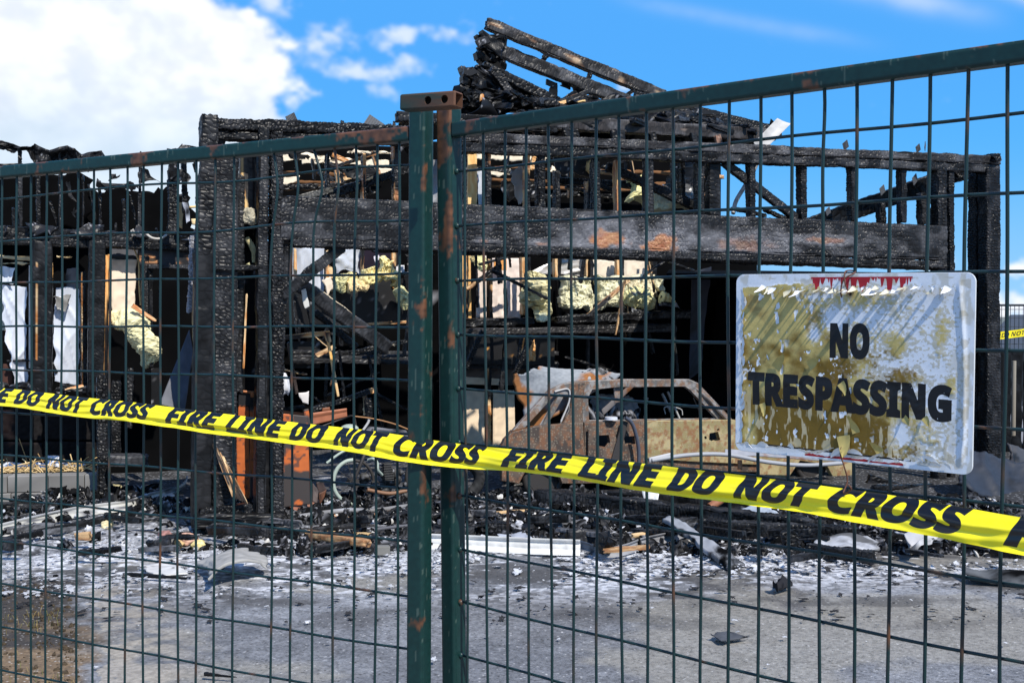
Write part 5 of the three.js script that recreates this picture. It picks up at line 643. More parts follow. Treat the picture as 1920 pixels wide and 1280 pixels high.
part(house, 'insulation_batt', wool([L(206, 590, 2.1), L(222, 598, 2.05), L(245, 606, 2.0), L(266, 625, 2.0), L(282, 648, 2.0), L(283, 668, 2.05), L(268, 688, 2.1)], [0.05, 0.1, 0.11, 0.12, 0.12, 0.1, 0.03], { rough: 0.55, n: 80, m: 36, dirt: 0.13, color: [0.78, 0.72, 0.42] }), roughMat, 'hook-shaped yellow insulation batt hanging out of the wall');
stick('splinter', 247, 573, 291, 601, 9, 1.85, 0.03, { wood: 1, woodCol: [0.6, 0.24, 0.09], amp: 0.003, taper: 0.5 }, 'orange splinter stuck in the insulation');
stick('ash_strip', 363, 442, 357, 585, 13, 1.0, 0.08, { ash: 1, base: [0.28, 0.28, 0.3], cell: [0.026, 0.036], amp: 0.008 }, 'ash-white charred strip');
sheet('leaning_sheet', [[354, 618], [361, 660], [345, 772], [298, 758]], [0.9, 0.8, 0.5, 0.5], { t: 0.008, res: 0.03, relief: drape(0.015, 2), color: sooty([0.075, 0.08, 0.095], 0.25, 3, [0.03, 0.03, 0.035]) }, satinMat, 'grey metal sheet leaning by the corner posts');
sheet('burnt_panel', [[283, 690], [300, 690], [300, 780], [283, 780]], 2.6, { t: 0.03, color: charred(1.6) }, charMat);
// base wall of the wing in large panels
for (const [x0, x1, y0, y1, c] of [[-90, -2, 768, 824, 0.5], [0, 79, 768, 825, 1], [81, 184, 768, 824, 0], [-90, -2, 827, 893, 0.6], [0, 79, 828, 893, 0.8], [81, 184, 827, 893, 0]]) sheet('wall_panel', [[x0, y0], [x1, y0 + 2], [x1, y1 + 2], [x0, y1]], 3.0, { t: 0.05, res: 0.022, relief: (u, v, x, y, s) => 0.006 * fbm(x * 20, y * 20, s, 3), color: (u, v, x, y, s) => mix3([0.012, 0.011, 0.011].map((q) => q * (0.7 + noise(x * 60, y * 60, s))), mix3([0.07, 0.032, 0.02], [0.17, 0.09, 0.06], noise(x * 40, y * 40, s)), c * 0.9 * sst(0.53, 0.66, fbm(x * 4, y * 5, s, 4)) * sst(0.95, 0.5, u)) }, dullMat);
stick('wall_post', 191, 704, 192, 930, 19, 1.7, 0.1, { ash: 0.1, cell: [0.037, 0.036], woodAt: null }); sheet('trim_strip', [[180, 708], [183, 708], [186, 928], [183, 928]], 1.68, { t: 0.02, color: () => [0.5, 0.5, 0.5] }, dullMat);
stick('wall_post', 217, 715, 216, 855, 17, 1.9, 0.1, { ash: 0.12, cell: [0.037, 0.036] }); stick('wall_post', 243, 690, 240, 800, 12, 2.1, 0.1, { ash: 0.14 });
stick('step', 203, 862, 275, 862, 20, 1.6, 0.25, { smooth: 1, base: [0.06, 0.06, 0.065], ash: 0.2, cell: [0.062, 0.060], amp: 0.003 });
stick('sill', -90, 944, 180, 950, 8, 1.5, 0.12, { ash: 0.25, cell: [0.026, 0.036], amp: 0.008 });
shade(house);

// ---------------------------------------------------------------- burnt-out car just inside the garage opening
const rusty = (k, a, b, c) => dataTex(768, 768, (i, j) => { const x = i / 96, y = j / 96, n = fbm(x, y, k, 6), m = fbm(x * 2.7 + 4, y * 2.7, k + 1, 5), g = h3(i, j, k); let q = mix3(a, b, sst(0.4, 0.6, n)); q = mix3(q, c, 0.9 * sst(0.44, 0.7, m + 0.12 * (g - 0.5))); const [f1, , id] = cells(x * 5, y * 5, k + 3); if (id > 0.55 && f1 < 0.3) q = mix3(q, [0.3, 0.27, 0.2], 0.35); return q.map((w) => w * (0.75 + 0.5 * g)); }, true);
const rustYellow = std({ map: rusty(1, [0.25, 0.2, 0.09], [0.38, 0.31, 0.16], [0.22, 0.1, 0.04]), roughness: 0.72 }), rustBrown = std({ map: rusty(2, [0.05, 0.036, 0.028], [0.1, 0.07, 0.05], [0.17, 0.075, 0.035]), roughness: 0.7 }), rustGrey = std({ map: rusty(3, [0.1, 0.095, 0.09], [0.24, 0.23, 0.225], [0.17, 0.09, 0.05]), roughness: 0.6 });
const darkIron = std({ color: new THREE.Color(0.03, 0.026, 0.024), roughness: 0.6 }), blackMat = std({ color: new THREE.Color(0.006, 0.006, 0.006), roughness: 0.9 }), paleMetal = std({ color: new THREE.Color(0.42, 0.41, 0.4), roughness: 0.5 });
function atHouse(name, label, category, px, py, w) { const p = L(px, py, w); p.y = 0; const o = thing(name, label, category, p.clone().applyMatrix4(house.matrixWorld), house.rotation.y); o.userData.base = undefined; delete o.userData.base; return [o, p]; }
{
  const [car, base] = atHouse('burnt_car', 'burnt-out rusted car shell without glass or tyres inside the garage', 'car', 1150, 925, 0.9);
  const C = (px, py, w) => L(px, py, w).sub(base), W0 = 0.55, W1 = 2.05;
  const poly = (pts, w) => { const s = new THREE.Shape(); pts.forEach(([x, y], i) => { const p = C(x, y, w); i ? s.lineTo(p.x, p.y) : s.moveTo(p.x, p.y); }); return s; };
  const plate = (name, pts, w, d, mat, holes = [], label) => { const s = poly(pts, w); for (const h of holes) s.holes.push(poly(h, w)); const g = new THREE.ExtrudeGeometry(s, { depth: d, bevelEnabled: true, bevelSize: 0.008, bevelThickness: 0.008, bevelSegments: 2 }); g.translate(0, 0, -w - d - base.z); return part(car, name, g, mat, label); };
  const rail = (name, pts, w, r, mat, ws) => part(car, name, pipe(pts.map(([x, y], i) => C(x, y, ws ? ws[i] : w)), r, { seg: 30, rad: 8 }), mat);
  // near side: rear quarter, sill, front wing
  plate('body_side', [[940, 842], [947, 824], [960, 811], [1000, 801], [1060, 795], [1092, 793], [1098, 905], [1055, 905], [1045, 880], [1020, 866], [990, 872], [972, 905], [942, 900]], W0, 0.05, rustBrown, [], 'brown rusted rear quarter');
  plate('body_side', [[1096, 793], [1214, 790], [1214, 900], [1098, 905]], W0 + 0.015, 0.04, rustBrown, [[[1117, 816], [1141, 815], [1144, 828], [1136, 838], [1119, 836]], [[1168, 818], [1189, 817], [1191, 832], [1172, 832]], [[1062, 812], [1070, 811], [1069, 830], [1062, 832]]].slice(0, 2));
  plate('door_panel', [[1212, 790], [1300, 789], [1376, 788], [1420, 792], [1424, 870], [1300, 864], [1212, 858]], W0, 0.05, rustYellow, [[[1330, 812], [1346, 809], [1350, 824], [1338, 828], [1329, 824]], [[1320, 818], [1324, 817], [1325, 822], [1321, 823]], [[1344, 804], [1348, 803], [1348, 806], [1344, 807]]], 'yellow-brown scorched metal panel with a hole');
  plate('door_panel', [[1104, 806], [1150, 804], [1164, 862], [1104, 872]], W0 - 0.03, 0.012, rustBrown, [[[1117, 816], [1141, 815], [1144, 828], [1136, 838], [1119, 836]]]);
  plate('sill', [[1212, 858], [1420, 868], [1420, 884], [1212, 878]], W0 + 0.03, 0.03, rustBrown);
  plate('body_side', [[1422, 794], [1500, 800], [1590, 815], [1600, 890], [1570, 905], [1550, 870], [1500, 862], [1470, 905], [1424, 905]], W0, 0.05, rustYellow);
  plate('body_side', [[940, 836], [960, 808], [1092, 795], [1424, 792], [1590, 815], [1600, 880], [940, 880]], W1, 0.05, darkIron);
  for (const [a, b] of [[[940, 840], [960, 811]], [[960, 811], [1000, 801]]]) part(car, 'tail_panel', slab([C(a[0], a[1], W0), C(b[0], b[1], W0), C(b[0], b[1], W1), C(a[0], a[1], W1)], { t: 0.02, color: () => [0.1, 0.045, 0.02] }), dullMat);
  part(car, 'bonnet', slab([C(1424, 794, W1), C(1590, 815, W1), C(1590, 815, W0), C(1424, 794, W0)], { t: 0.02, res: 0.05, relief: crumple(0.03), color: sooty([0.16, 0.12, 0.08], 0.3, 4, [0.05, 0.03, 0.02]) }), dullMat);
  part(car, 'floor_pan', new THREE.BoxGeometry(2.7, 0.08, 1.4).translate(0.55, 0.16, -0.42), blackMat);
  part(car, 'tail_panel', slab([C(942, 842, W1), C(942, 842, W0), C(942, 902, W0), C(942, 902, W1)], { t: 0.02, color: () => [0.06, 0.03, 0.02] }), dullMat);
  // cabin frame
  part(car, 'roof', slab([C(1076, 724, W0 + 0.12), C(1100, 716, W1 - 0.15), C(1286, 714, W1 - 0.15), C(1294, 722, W0 + 0.12)], { t: 0.018, res: 0.03, relief: crumple(0.02), color: sooty([0.36, 0.35, 0.34], 0.3, 5, [0.12, 0.07, 0.045]) }), dullMat, 'ash-pale sagging roof');
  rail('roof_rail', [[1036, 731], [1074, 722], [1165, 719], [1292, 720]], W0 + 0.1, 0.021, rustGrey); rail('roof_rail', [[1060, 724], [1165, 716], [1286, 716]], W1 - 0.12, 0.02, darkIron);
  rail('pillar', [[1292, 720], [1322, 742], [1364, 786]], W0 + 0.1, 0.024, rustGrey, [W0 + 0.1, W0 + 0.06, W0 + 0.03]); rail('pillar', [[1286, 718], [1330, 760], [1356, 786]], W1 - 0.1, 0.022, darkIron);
  rail('pillar', [[1064, 732], [1052, 756], [1046, 776]], W1 - 0.3, 0.015, rustBrown); rail('pillar', [[1030, 740], [1000, 772], [978, 806]], W1 - 0.2, 0.018, darkIron);
  plate('cabin_frame', [[958, 812], [1030, 733], [1052, 722], [1078, 716], [1165, 712], [1292, 712], [1308, 719], [1376, 790], [1092, 797]], W0 + 0.07, 0.04, rustGrey, [[[982, 803], [1036, 744], [1050, 737], [1030, 772], [1014, 800]], [[1024, 799], [1056, 744], [1066, 738], [1066, 768], [1052, 798]], [[1104, 788], [1102, 745], [1110, 730], [1160, 725], [1284, 724], [1294, 731], [1344, 784]]], 'rust-grey frame of the side windows');
  plate('pillar', [[1074, 720], [1096, 718], [1091, 760], [1092, 796], [1052, 800], [1070, 770]], W0 + 0.05, 0.03, rustBrown, [], 'wide rusted centre pillar');
  rail('window_frame', [[1040, 734], [1066, 730], [1068, 748], [1052, 790]], W0 + 0.05, 0.009, paleMetal); rail('window_frame', [[1242, 738], [1262, 780]], 1.5, 0.016, paleMetal); rail('window_frame', [[1252, 734], [1274, 784]], 1.3, 0.013, paleMetal); rail('window_frame', [[1215, 745], [1208, 785]], 1.6, 0.008, paleMetal); rail('window_frame', [[1248, 776], [1246, 764], [1278, 768], [1280, 778]], 1.0, 0.006, paleMetal); rail('window_frame', [[1300, 745], [1318, 786]], 1.6, 0.008, rustBrown);
  part(car, 'seat_frame', slab([C(1108, 738, 1.3), C(1186, 734, 1.3), C(1212, 792, 1.1), C(1100, 792, 1.1)], { t: 0.03, rag: 0.08, res: 0.025, relief: crumple(0.06, 6), color: sooty([0.28, 0.29, 0.31], 0.35, 6, [0.05, 0.05, 0.05]) }), dullMat, 'ash-covered seat remains');
  const R = rng(8); for (let i = 0; i < 22; i++) part(car, 'charred_chunk', lump(500 + i, { detail: 1, ash: 0.45 }).scale(0.05 + 0.06 * R(), 0.035, 0.05).rotateZ(R() * 3).translate(...C(1098 + 105 * R(), 772 + 18 * R(), 0.7 + 0.5 * R()).toArray()), dullMat);
  part(car, 'filler_cap', new THREE.CylinderGeometry(0.062, 0.066, 0.028, 28).translate(...C(1146, 784, W0 - 0.0).toArray()), std({ color: new THREE.Color(0.55, 0.57, 0.62), roughness: 0.5 }), 'round pale grey cap');
  part(car, 'bent_strap', slab([C(1128, 768, 0.7), C(1186, 716, 0.6), C(1192, 722, 0.6), C(1132, 778, 0.7)], { t: 0.01, color: sooty([0.2, 0.18, 0.17], 0.3, 9, [0.2, 0.08, 0.03]) }), dullMat);
  rail('bent_strap', [[1172, 782], [1184, 792], [1194, 820], [1198, 848], [1198, 872]], 0.46, 0.02, std({ color: new THREE.Color(0.09, 0.1, 0.13), roughness: 0.35, metalness: 0.4 }));
  plate('bent_strap', [[1152, 722], [1162, 720], [1162, 752], [1154, 754]], 0.66, 0.01, rustGrey); plate('bent_strap', [[1168, 790], [1176, 792], [1160, 862], [1146, 866]], 0.5, 0.01, darkIron);
  for (const [x, y] of [[1018, 905], [1520, 900]]) { const c = C(x, y, W0 + 0.12); part(car, 'wheel_rim', mergeGeometries([new THREE.TorusGeometry(0.19, 0.035, 10, 32), new THREE.CylinderGeometry(0.16, 0.16, 0.05, 24).rotateX(Math.PI / 2)].map((g) => { g = g.index ? g.toNonIndexed() : g; return g; })).translate(c.x, Math.max(c.y, 0.16), c.z), darkIron); }
  part(car, 'trim_strip', slab([C(1218, 858, 0.3), C(1262, 848, 0.28), C(1262, 854, 0.28), C(1218, 868, 0.3)], { t: 0.02, color: () => [0.45, 0.45, 0.46] }), dullMat);
  part(car, 'trim_strip', pipe([C(1222, 863, 0.3), C(1290, 853, 0.28), C(1360, 852, 0.26), C(1440, 866, 0.25), C(1510, 872, 0.25), C(1580, 868, 0.25)], 0.022, { seg: 50, rad: 8 }), std({ color: new THREE.Color(0.3, 0.31, 0.33), roughness: 0.6 }), 'long pale curved strip torn from the side');
  part(car, 'trim_strip', slab([C(1360, 842, 0.3), C(1580, 850, 0.3), C(1580, 866, 0.26), C(1360, 852, 0.26)], { t: 0.01, res: 0.02, relief: crumple(0.03), color: sooty([0.25, 0.26, 0.29], 0.4, 6, [0.2, 0.1, 0.06]) }), dullMat);
  part(car, 'bracket', slab([C(1385, 862, 0.4), C(1392, 862, 0.4), C(1392, 880, 0.4), C(1385, 880, 0.4)], { t: 0.02, color: () => [0.35, 0.2, 0.12] }), dullMat);
}
{ const H = (x, y, w) => L(x, y, w).applyMatrix4(house.matrixWorld), g = [slab([H(957, 700, 0.84), H(1010, 686, 0.84), H(1168, 700, 0.9), H(992, 815, 0.8)], { t: 0.03, res: 0.025, rag: 0.04, relief: (u, v, x, y, s) => 0.08 * Math.sin(u * 2.6) + 0.02 * fbm(x * 5, y * 5, s, 3), color: (u, v, x, y, s) => { const n = fbm(x * 3.5, y * 3.5, s, 5); return mix3(mix3([0.2, 0.22, 0.25], [0.36, 0.38, 0.4], fbm(x * 8, y * 8, s, 3)), [0.3, 0.13, 0.05], sst(0.46, 0.6, n + 0.1 * (0.5 - u))).map((q) => q * (0.8 + 0.35 * noise(x * 60, y * 60, s))); } }), slab([H(1085, 688, 0.82), H(1140, 692, 0.84), H(1166, 716, 0.84), H(1075, 722, 0.82)], { t: 0.05, res: 0.02, rag: 0.06, relief: crumple(0.07, 7), color: sooty([0.3, 0.3, 0.31], 0.4, 9, [0.06, 0.06, 0.06]) })];
  solo('scorched_panel', 'blue-grey sheet-metal panel with rust stains standing on edge in the rear of the burnt car', 'panel', mergeGeometries(g), dullMat); }
// ---------------------------------------------------------------- orange cabinet behind the corner posts
{
  const [cab, base] = atHouse('steel_cabinet', 'orange-rusted steel cabinet standing behind the left corner posts', 'cabinet', 512, 950, 0.45), C = (x, y, w) => L(x, y, w).sub(base);
  const oj = (u, v, x, y, s) => { const n = fbm(x * 6, y * 5, s, 5), spot = noise(x * 34, y * 34, s), d = sst(0.5, 0.56, n + 0.34 * sst(0.68, 0.95, v) * noise(x * 9, 2, s) * 2 + 0.15 * sst(0.16, 0, v)) , e = sst(0.72, 0.78, spot); return mix3([0.48, 0.12, 0.03].map((q) => q * (0.8 + 0.35 * noise(x * 14, y * 40, s))), [0.05, 0.042, 0.04], Math.max(d, e * 0.8)); };
  const P = (name, q, w, m = satinMat, o = {}) => part(cab, name, slab(q.map((p) => C(p[0], p[1], w)), { t: 0.01, res: 0.012, color: oj, ...o }), m);
  P('door', [[527, 775], [577, 780], [581, 945], [527, 952]], 0.25); P('side_panel', [[442, 760], [466, 760], [467, 934], [444, 930]], 0.2); P('side_panel', [[468, 752], [474, 752], [475, 930], [469, 934]], 0.2);
  P('side_panel', [[443, 733], [475, 733], [474, 764], [443, 762]], 0.2, satinMat, { color: sooty([0.012, 0.012, 0.014], 0.2) }); P('lid', [[446, 731], [476, 733], [476, 738], [446, 735]], 0.18, satinMat, { color: () => [0.4, 0.15, 0.06] }); P('lid', [[468, 735], [476, 734], [476, 744], [470, 745]], 0.17, satinMat, { color: () => [0.45, 0.16, 0.06] });
  P('door_edge', [[569, 768], [578, 766], [582, 795], [572, 800]], 0.37); P('door_edge', [[579, 800], [584, 802], [586, 942], [581, 945]], 0.42, satinMat, { color: sooty([0.16, 0.06, 0.03], 0.4) });
  P('back_panel', [[442, 760], [580, 775], [580, 945], [442, 932]], 0.85, dullMat, { res: 0.05, color: () => [0.02, 0.012, 0.01] });
  P('door_flap', [[586, 905], [597, 920], [594, 945], [586, 940]], 0.36, satinMat, { color: sooty([0.14, 0.11, 0.1], 0.3) }); P('door_flap', [[598, 925], [612, 918], [608, 932], [598, 950]], 0.34, satinMat, { color: sooty([0.25, 0.1, 0.05], 0.3) }); P('door_flap', [[592, 905], [604, 900], [612, 918], [598, 926]], 0.4, satinMat, { color: sooty([0.06, 0.04, 0.035], 0.3) });
  P('drawer_front', [[584, 774], [649, 765], [651, 781], [586, 797]], 0.5, satinMat, { relief: (u, v) => (v < 0.35 ? 0.012 : 0), color: sooty([0.36, 0.13, 0.065], 0.25, 6, [0.2, 0.16, 0.14]) }); P('bracket', [[604, 765], [618, 763], [619, 770], [604, 772]], 0.52, satinMat, { color: () => [0.2, 0.07, 0.03] });
}
// ---------------------------------------------------------------- burnt motorcycle
{
  const [bike, base] = atHouse('burnt_motorcycle', 'burnt motorcycle with pale green wheel rims standing right of the orange cabinet', 'motorcycle', 690, 955, 0.75), C = (x, y, w) => L(x, y, w).sub(base);
  const mint = std({ color: new THREE.Color(0.34, 0.40, 0.34), roughness: 0.55 }), T = (n, pts, r, m, l) => part(bike, n, pipe(pts.map((p) => C(p[0], p[1], p[2] ?? 0.7)), r, { seg: 40, rad: 10 }), m, l);
  T('wheel_rim', [[663, 862], [648, 865], [634, 876], [626, 893], [625, 910], [631, 926], [643, 938], [658, 944], [676, 942]], 0.019, mint, 'pale green wheel rim'); T('wheel_rim', [[676, 942], [692, 930], [700, 908], [696, 885], [682, 868], [663, 862]], 0.015, darkIron);
  for (let i = 0; i < 10; i++) { const a = i / 10 * Math.PI * 2; part(bike, 'spoke', pipe([C(662, 904, 0.68), C(662 + 36 * Math.cos(a), 904 + 40 * Math.sin(a), 0.7)], 0.003, { seg: 4, rad: 5 }), darkIron); }
  part(bike, 'hub', new THREE.CylinderGeometry(0.05, 0.05, 0.12, 20).rotateX(Math.PI / 2).translate(...C(662, 904, 0.7).toArray()), darkIron);
  T('fork', [[612, 868, 0.6], [640, 848, 0.6], [680, 830, 0.65]], 0.012, mint); T('fork', [[662, 904, 0.6], [680, 860, 0.6], [700, 805, 0.7]], 0.016, darkIron);
  part(bike, 'fuel_tank', new THREE.SphereGeometry(1, 28, 20).scale(0.085, 0.045, 0.09).translate(...C(655, 804, 0.7).toArray()), mint, 'pale green tank'); part(bike, 'seat', slab([C(690, 800, 0.9), C(760, 806, 0.9), C(770, 820, 0.6), C(680, 816, 0.6)], { t: 0.04, res: 0.02, relief: crumple(0.03), color: sooty([0.16, 0.16, 0.17], 0.4, 6) }), satinMat);
  const finMat = std({ color: new THREE.Color(0.07, 0.068, 0.066), roughness: 0.4, metalness: 0.4 }), ec = C(727, 898, 0.62), eng = part(bike, 'engine', new THREE.CylinderGeometry(0.035, 0.035, 0.17, 16).translate(ec.x, ec.y + 0.07, ec.z), finMat); for (let i = 0; i < 10; i++) part(eng, 'cooling_fin', new RoundedBoxGeometry(0.1 - 0.003 * Math.abs(i - 4), 0.007, 0.12, 1, 0.003).rotateZ(-0.12).translate(ec.x - i * 0.0015, ec.y + i * 0.016, ec.z), finMat); 
  const R = rng(3); for (let i = 0; i < 26; i++) part(bike, 'engine_block', lump(600 + i, { detail: 1, ash: 0.2, rough: 0.5, base: [0.035, 0.033, 0.03] }).scale(0.02 + 0.04 * R(), 0.02 + 0.03 * R(), 0.04).translate(...C(672 + 88 * R(), 884 + 48 * R(), 0.6 + 0.2 * R()).toArray()), satinMat);
  T('exhaust_pipe', [[690, 862, 0.55], [700, 860, 0.5], [707, 868, 0.5], [708, 880, 0.5], [716, 890, 0.55]], 0.014, mint); T('exhaust_pipe', [[688, 918, 0.5], [730, 925, 0.5], [762, 920, 0.5]], 0.018, std({ color: new THREE.Color(0.2, 0.1, 0.05), roughness: 0.6 })); T('frame_tube', [[662, 780, 0.7], [700, 785, 0.7], [740, 795, 0.7], [768, 806, 0.7]], 0.007, std({ color: new THREE.Color(0.3, 0.15, 0.06), roughness: 0.7 })); T('frame_tube', [[600, 800, 0.8], [640, 786, 0.8], [662, 780, 0.7], [668, 800, 0.7]], 0.008, darkIron); T('handlebar', [[678, 810, 0.6], [690, 792, 0.6], [692, 786, 0.6]], 0.012, paleMetal);
  T('spring', [[640, 942, 0.6], [660, 956, 0.5], [690, 962, 0.45]], 0.008, mint);
  const c2 = C(800, 905, 0.8); part(bike, 'wheel_rim', new THREE.TorusGeometry(0.2, 0.022, 10, 40).translate(c2.x, 0.22, c2.z), darkIron);
}
{ const g = new THREE.TorusGeometry(0.14, 0.055, 14, 40).rotateY(0.5); paint(g, (x, y, z) => mix3([0.01, 0.01, 0.01], [0.05, 0.05, 0.05], noise(x * 40, y * 40, z * 40))); const p = onGround(872, 945); solo('tyre', 'dark burnt tyre on its edge behind the right gate post', 'tyre', g.translate(p.x, 0.19, p.z - 0.3), dullMat); }

// ---------------------------------------------------------------- fallen pieces on the ground, each its own thing
const G = (x, y, h = 0) => onGround(x, y, h);
function fallen(name, label, cat, x0, y0, x1, y1, wpx, d, o = {}, mat = charMat, group) { const W = wpx * Math.abs(G((x0 + x1) / 2, (y0 + y1) / 2).z) / FOCAL, h = o.h ?? 0.02, a = G(x0, y0, h + (o.h0 ?? 0)), b = G(x1, y1, h + (o.h1 ?? 0)); a.y += d / 2; b.y += d / 2; return solo(name, label, cat, charStick(a, b, W, d, { ref: V(0, 1, 0), ...o }), mat, group); }
fallen('fallen_beam', 'long thick charred beam lying across the debris in front of the car', 'beam', 1010, 950, 1520, 1012, 34, 0.17, { cell: [0.03, 0.05], amp: 0.012, wear: 0.014, ash: 0.2 });
fallen('fallen_beam', 'black beam directly behind the longest fallen beam, below the car', 'beam', 1140, 945, 1420, 962, 20, 0.13, { cell: [0.02, 0.04], amp: 0.01, base: SOOT });
fallen('fallen_beam', 'thick charred beam under the sign, broken end to the left', 'beam', 1310, 1005, 1610, 1022, 26, 0.14, { cell: [0.026, 0.04], amp: 0.011, ash: 0.25 });
fallen('fallen_beam', 'short charred beam end resting in white ash below the sign', 'beam', 1515, 1042, 1640, 1058, 20, 0.09, { cell: [0.026, 0.04], amp: 0.012, ash: 0.2 });
fallen('fallen_beam', 'thin charred batten with silvery cracks right of the white bracket', 'beam', 1225, 948, 1345, 958, 12, 0.07, { cell: [0.014, 0.03], ash: 0.5 });
fallen('fallen_beam', 'charred block with regular cracks behind the white gutter', 'beam', 895, 1000, 955, 1003, 22, 0.1, { cell: [0.02, 0.05], amp: 0.014, ash: 0.15 });
fallen('fallen_beam', 'charred chunk of beam behind the middle of the white gutter', 'beam', 1065, 1018, 1125, 1016, 20, 0.1, { amp: 0.014, ash: 0.2 });
fallen('fallen_beam', 'charred post stub standing upright in the ash beside the gutter bend', 'beam', 1128, 1045, 1140, 1022, 24, 0.12, { h1: 0.1, amp: 0.016, base: SOOT });
fallen('fallen_beam', 'upright black stub at the foot of the beams below the sign', 'beam', 1486, 1052, 1478, 1010, 20, 0.1, { h1: 0.16, amp: 0.014, base: SOOT });
fallen('fallen_beam', 'charred beam curving along the ground below the corner posts', 'beam', 395, 1000, 560, 1012, 14, 0.08, { cell: [0.02, 0.03], amp: 0.01, ash: 0.3 });
fallen('fallen_beam', 'dark beam under the pale hose at the left edge', 'beam', -30, 1026, 250, 968, 14, 0.05, { amp: 0.008, ash: 0.15 });
fallen('wood_splinter', 'orange-edged broken board beside the white gutter', 'splinter', 1185, 1010, 1240, 1004, 10, 0.04, { ...WOOD, wood: 0.7, woodCol: [0.5, 0.3, 0.12] });
fallen('wood_splinter', 'thin pale-orange lath lying on the black rubble behind the gutter', 'splinter', 1035, 1000, 1105, 992, 5, 0.025, { ...WOOD, wood: 0.9, woodCol: [0.6, 0.4, 0.18] });
fallen('wood_splinter', 'long orange-brown lath in front of the motorcycle', 'splinter', 585, 972, 770, 962, 6, 0.03, { ...WOOD, wood: 0.9, woodCol: [0.5, 0.2, 0.08], bow: 0.05 });
fallen('wood_splinter', 'pale yellow lath lying left of the gate posts', 'splinter', 570, 1000, 705, 1006, 6, 0.03, { ...WOOD, wood: 1, woodCol: [0.7, 0.45, 0.18] });
fallen('wood_splinter', 'short bright orange lath just below the yellow one', 'splinter', 650, 1014, 712, 1016, 5, 0.03, { ...WOOD, wood: 1, woodCol: [0.7, 0.32, 0.08] });
fallen('wood_splinter', 'pale board scrap under the wires right of the gate posts', 'splinter', 930, 966, 1000, 962, 9, 0.04, { ...WOOD, wood: 1, woodCol: [0.62, 0.4, 0.2] });
fallen('wood_splinter', 'charred stick lying left of the crumpled grey slab', 'splinter', 240, 1080, 352, 1088, 8, 0.025, { amp: 0.005, ash: 0.02, taper: 0.6 });
fallen('wood_splinter', 'dark stick on the bare asphalt at the bottom edge', 'splinter', 380, 1266, 440, 1272, 5, 0.015, { amp: 0.003, ash: 0.05, taper: 0.6, res: 0.008 });
fallen('wood_splinter', 'charred lath at the left edge in front of the ash', 'splinter', -20, 1036, 40, 1024, 8, 0.03, { wood: 0.2 });
{ const S = [[402, 826], [418, 862], [436, 896], [458, 940]], R = rng(6); for (let i = 0; i < 5; i++) { const a = L(400 + 5 * i, 832 + 8 * i, -0.05 - 0.01 * i).applyMatrix4(house.matrixWorld), b = L(438 + 6 * i, 932 + 3 * i, -0.2).applyMatrix4(house.matrixWorld); solo('leaning_stick', ['splintered orange-brown stick leaning against the corner posts, leftmost of five', 'second splintered stick from the left leaning against the corner posts', 'middle one of five splintered sticks leaning against the corner posts', 'fourth splintered stick from the left leaning against the corner posts', 'splintered stick nearest the orange cabinet, rightmost of five'][i], 'stick', charStick(a, b, 0.03, 0.025, { ...WOOD, wood: 0.25 + 0.5 * R(), base: [0.06, 0.045, 0.035], woodCol: [0.4, 0.2, 0.08], res: 0.012, taper: 0.7 }), charMat); } }
{ // smaller board ends strewn through the debris
  const R = rng(555), kinds = [['charred board end lying among the rubble', { ash: 0.25, amp: 0.008 }], ['ash-grey board end lying among the rubble', { ash: 0.9, base: [0.1, 0.1, 0.105], amp: 0.005 }], ['scorched brown lath lying among the rubble', { wood: 0.75, woodCol: [0.3, 0.14, 0.06], pale: [0.5, 0.32, 0.16], amp: 0.003 }]];
  for (let i = 0; i < 54; i++) { const x = mix(-20, 1900, R()), y = mix(965, x > 800 && x < 1100 ? 1005 : 1040, R()) + (x > 1500 ? 12 : 0), l = 25 + 85 * R(), a = (R() - 0.5) * 0.6, k = R() < 0.7 ? 0 : R() < 0.82 ? 1 : 2; const zone = x < 360 ? 'in the ash left of the corner posts' : x < 560 ? 'below the corner posts' : x < 780 ? 'before the burnt motorcycle' : x < 900 ? 'behind the gate posts' : x < 1150 ? 'behind the white gutter' : x < 1400 ? 'in front of the car' : 'below the no trespassing sign', lab = kinds[k][0].replace('among the rubble', zone); fallen('board_scrap', lab, 'board', x - l / 2, y - a * l * 0.3, x + l / 2, y + a * l * 0.3, 5 + 13 * R(), 0.02 + 0.05 * R(), { h: 0.03 + 0.05 * R(), h1: 0.06 * R(), res: 0.016, ...kinds[k][1] }, charMat, lab.replace('end', 'ends').replace('lath', 'laths').replace(' lying', '')); }
}
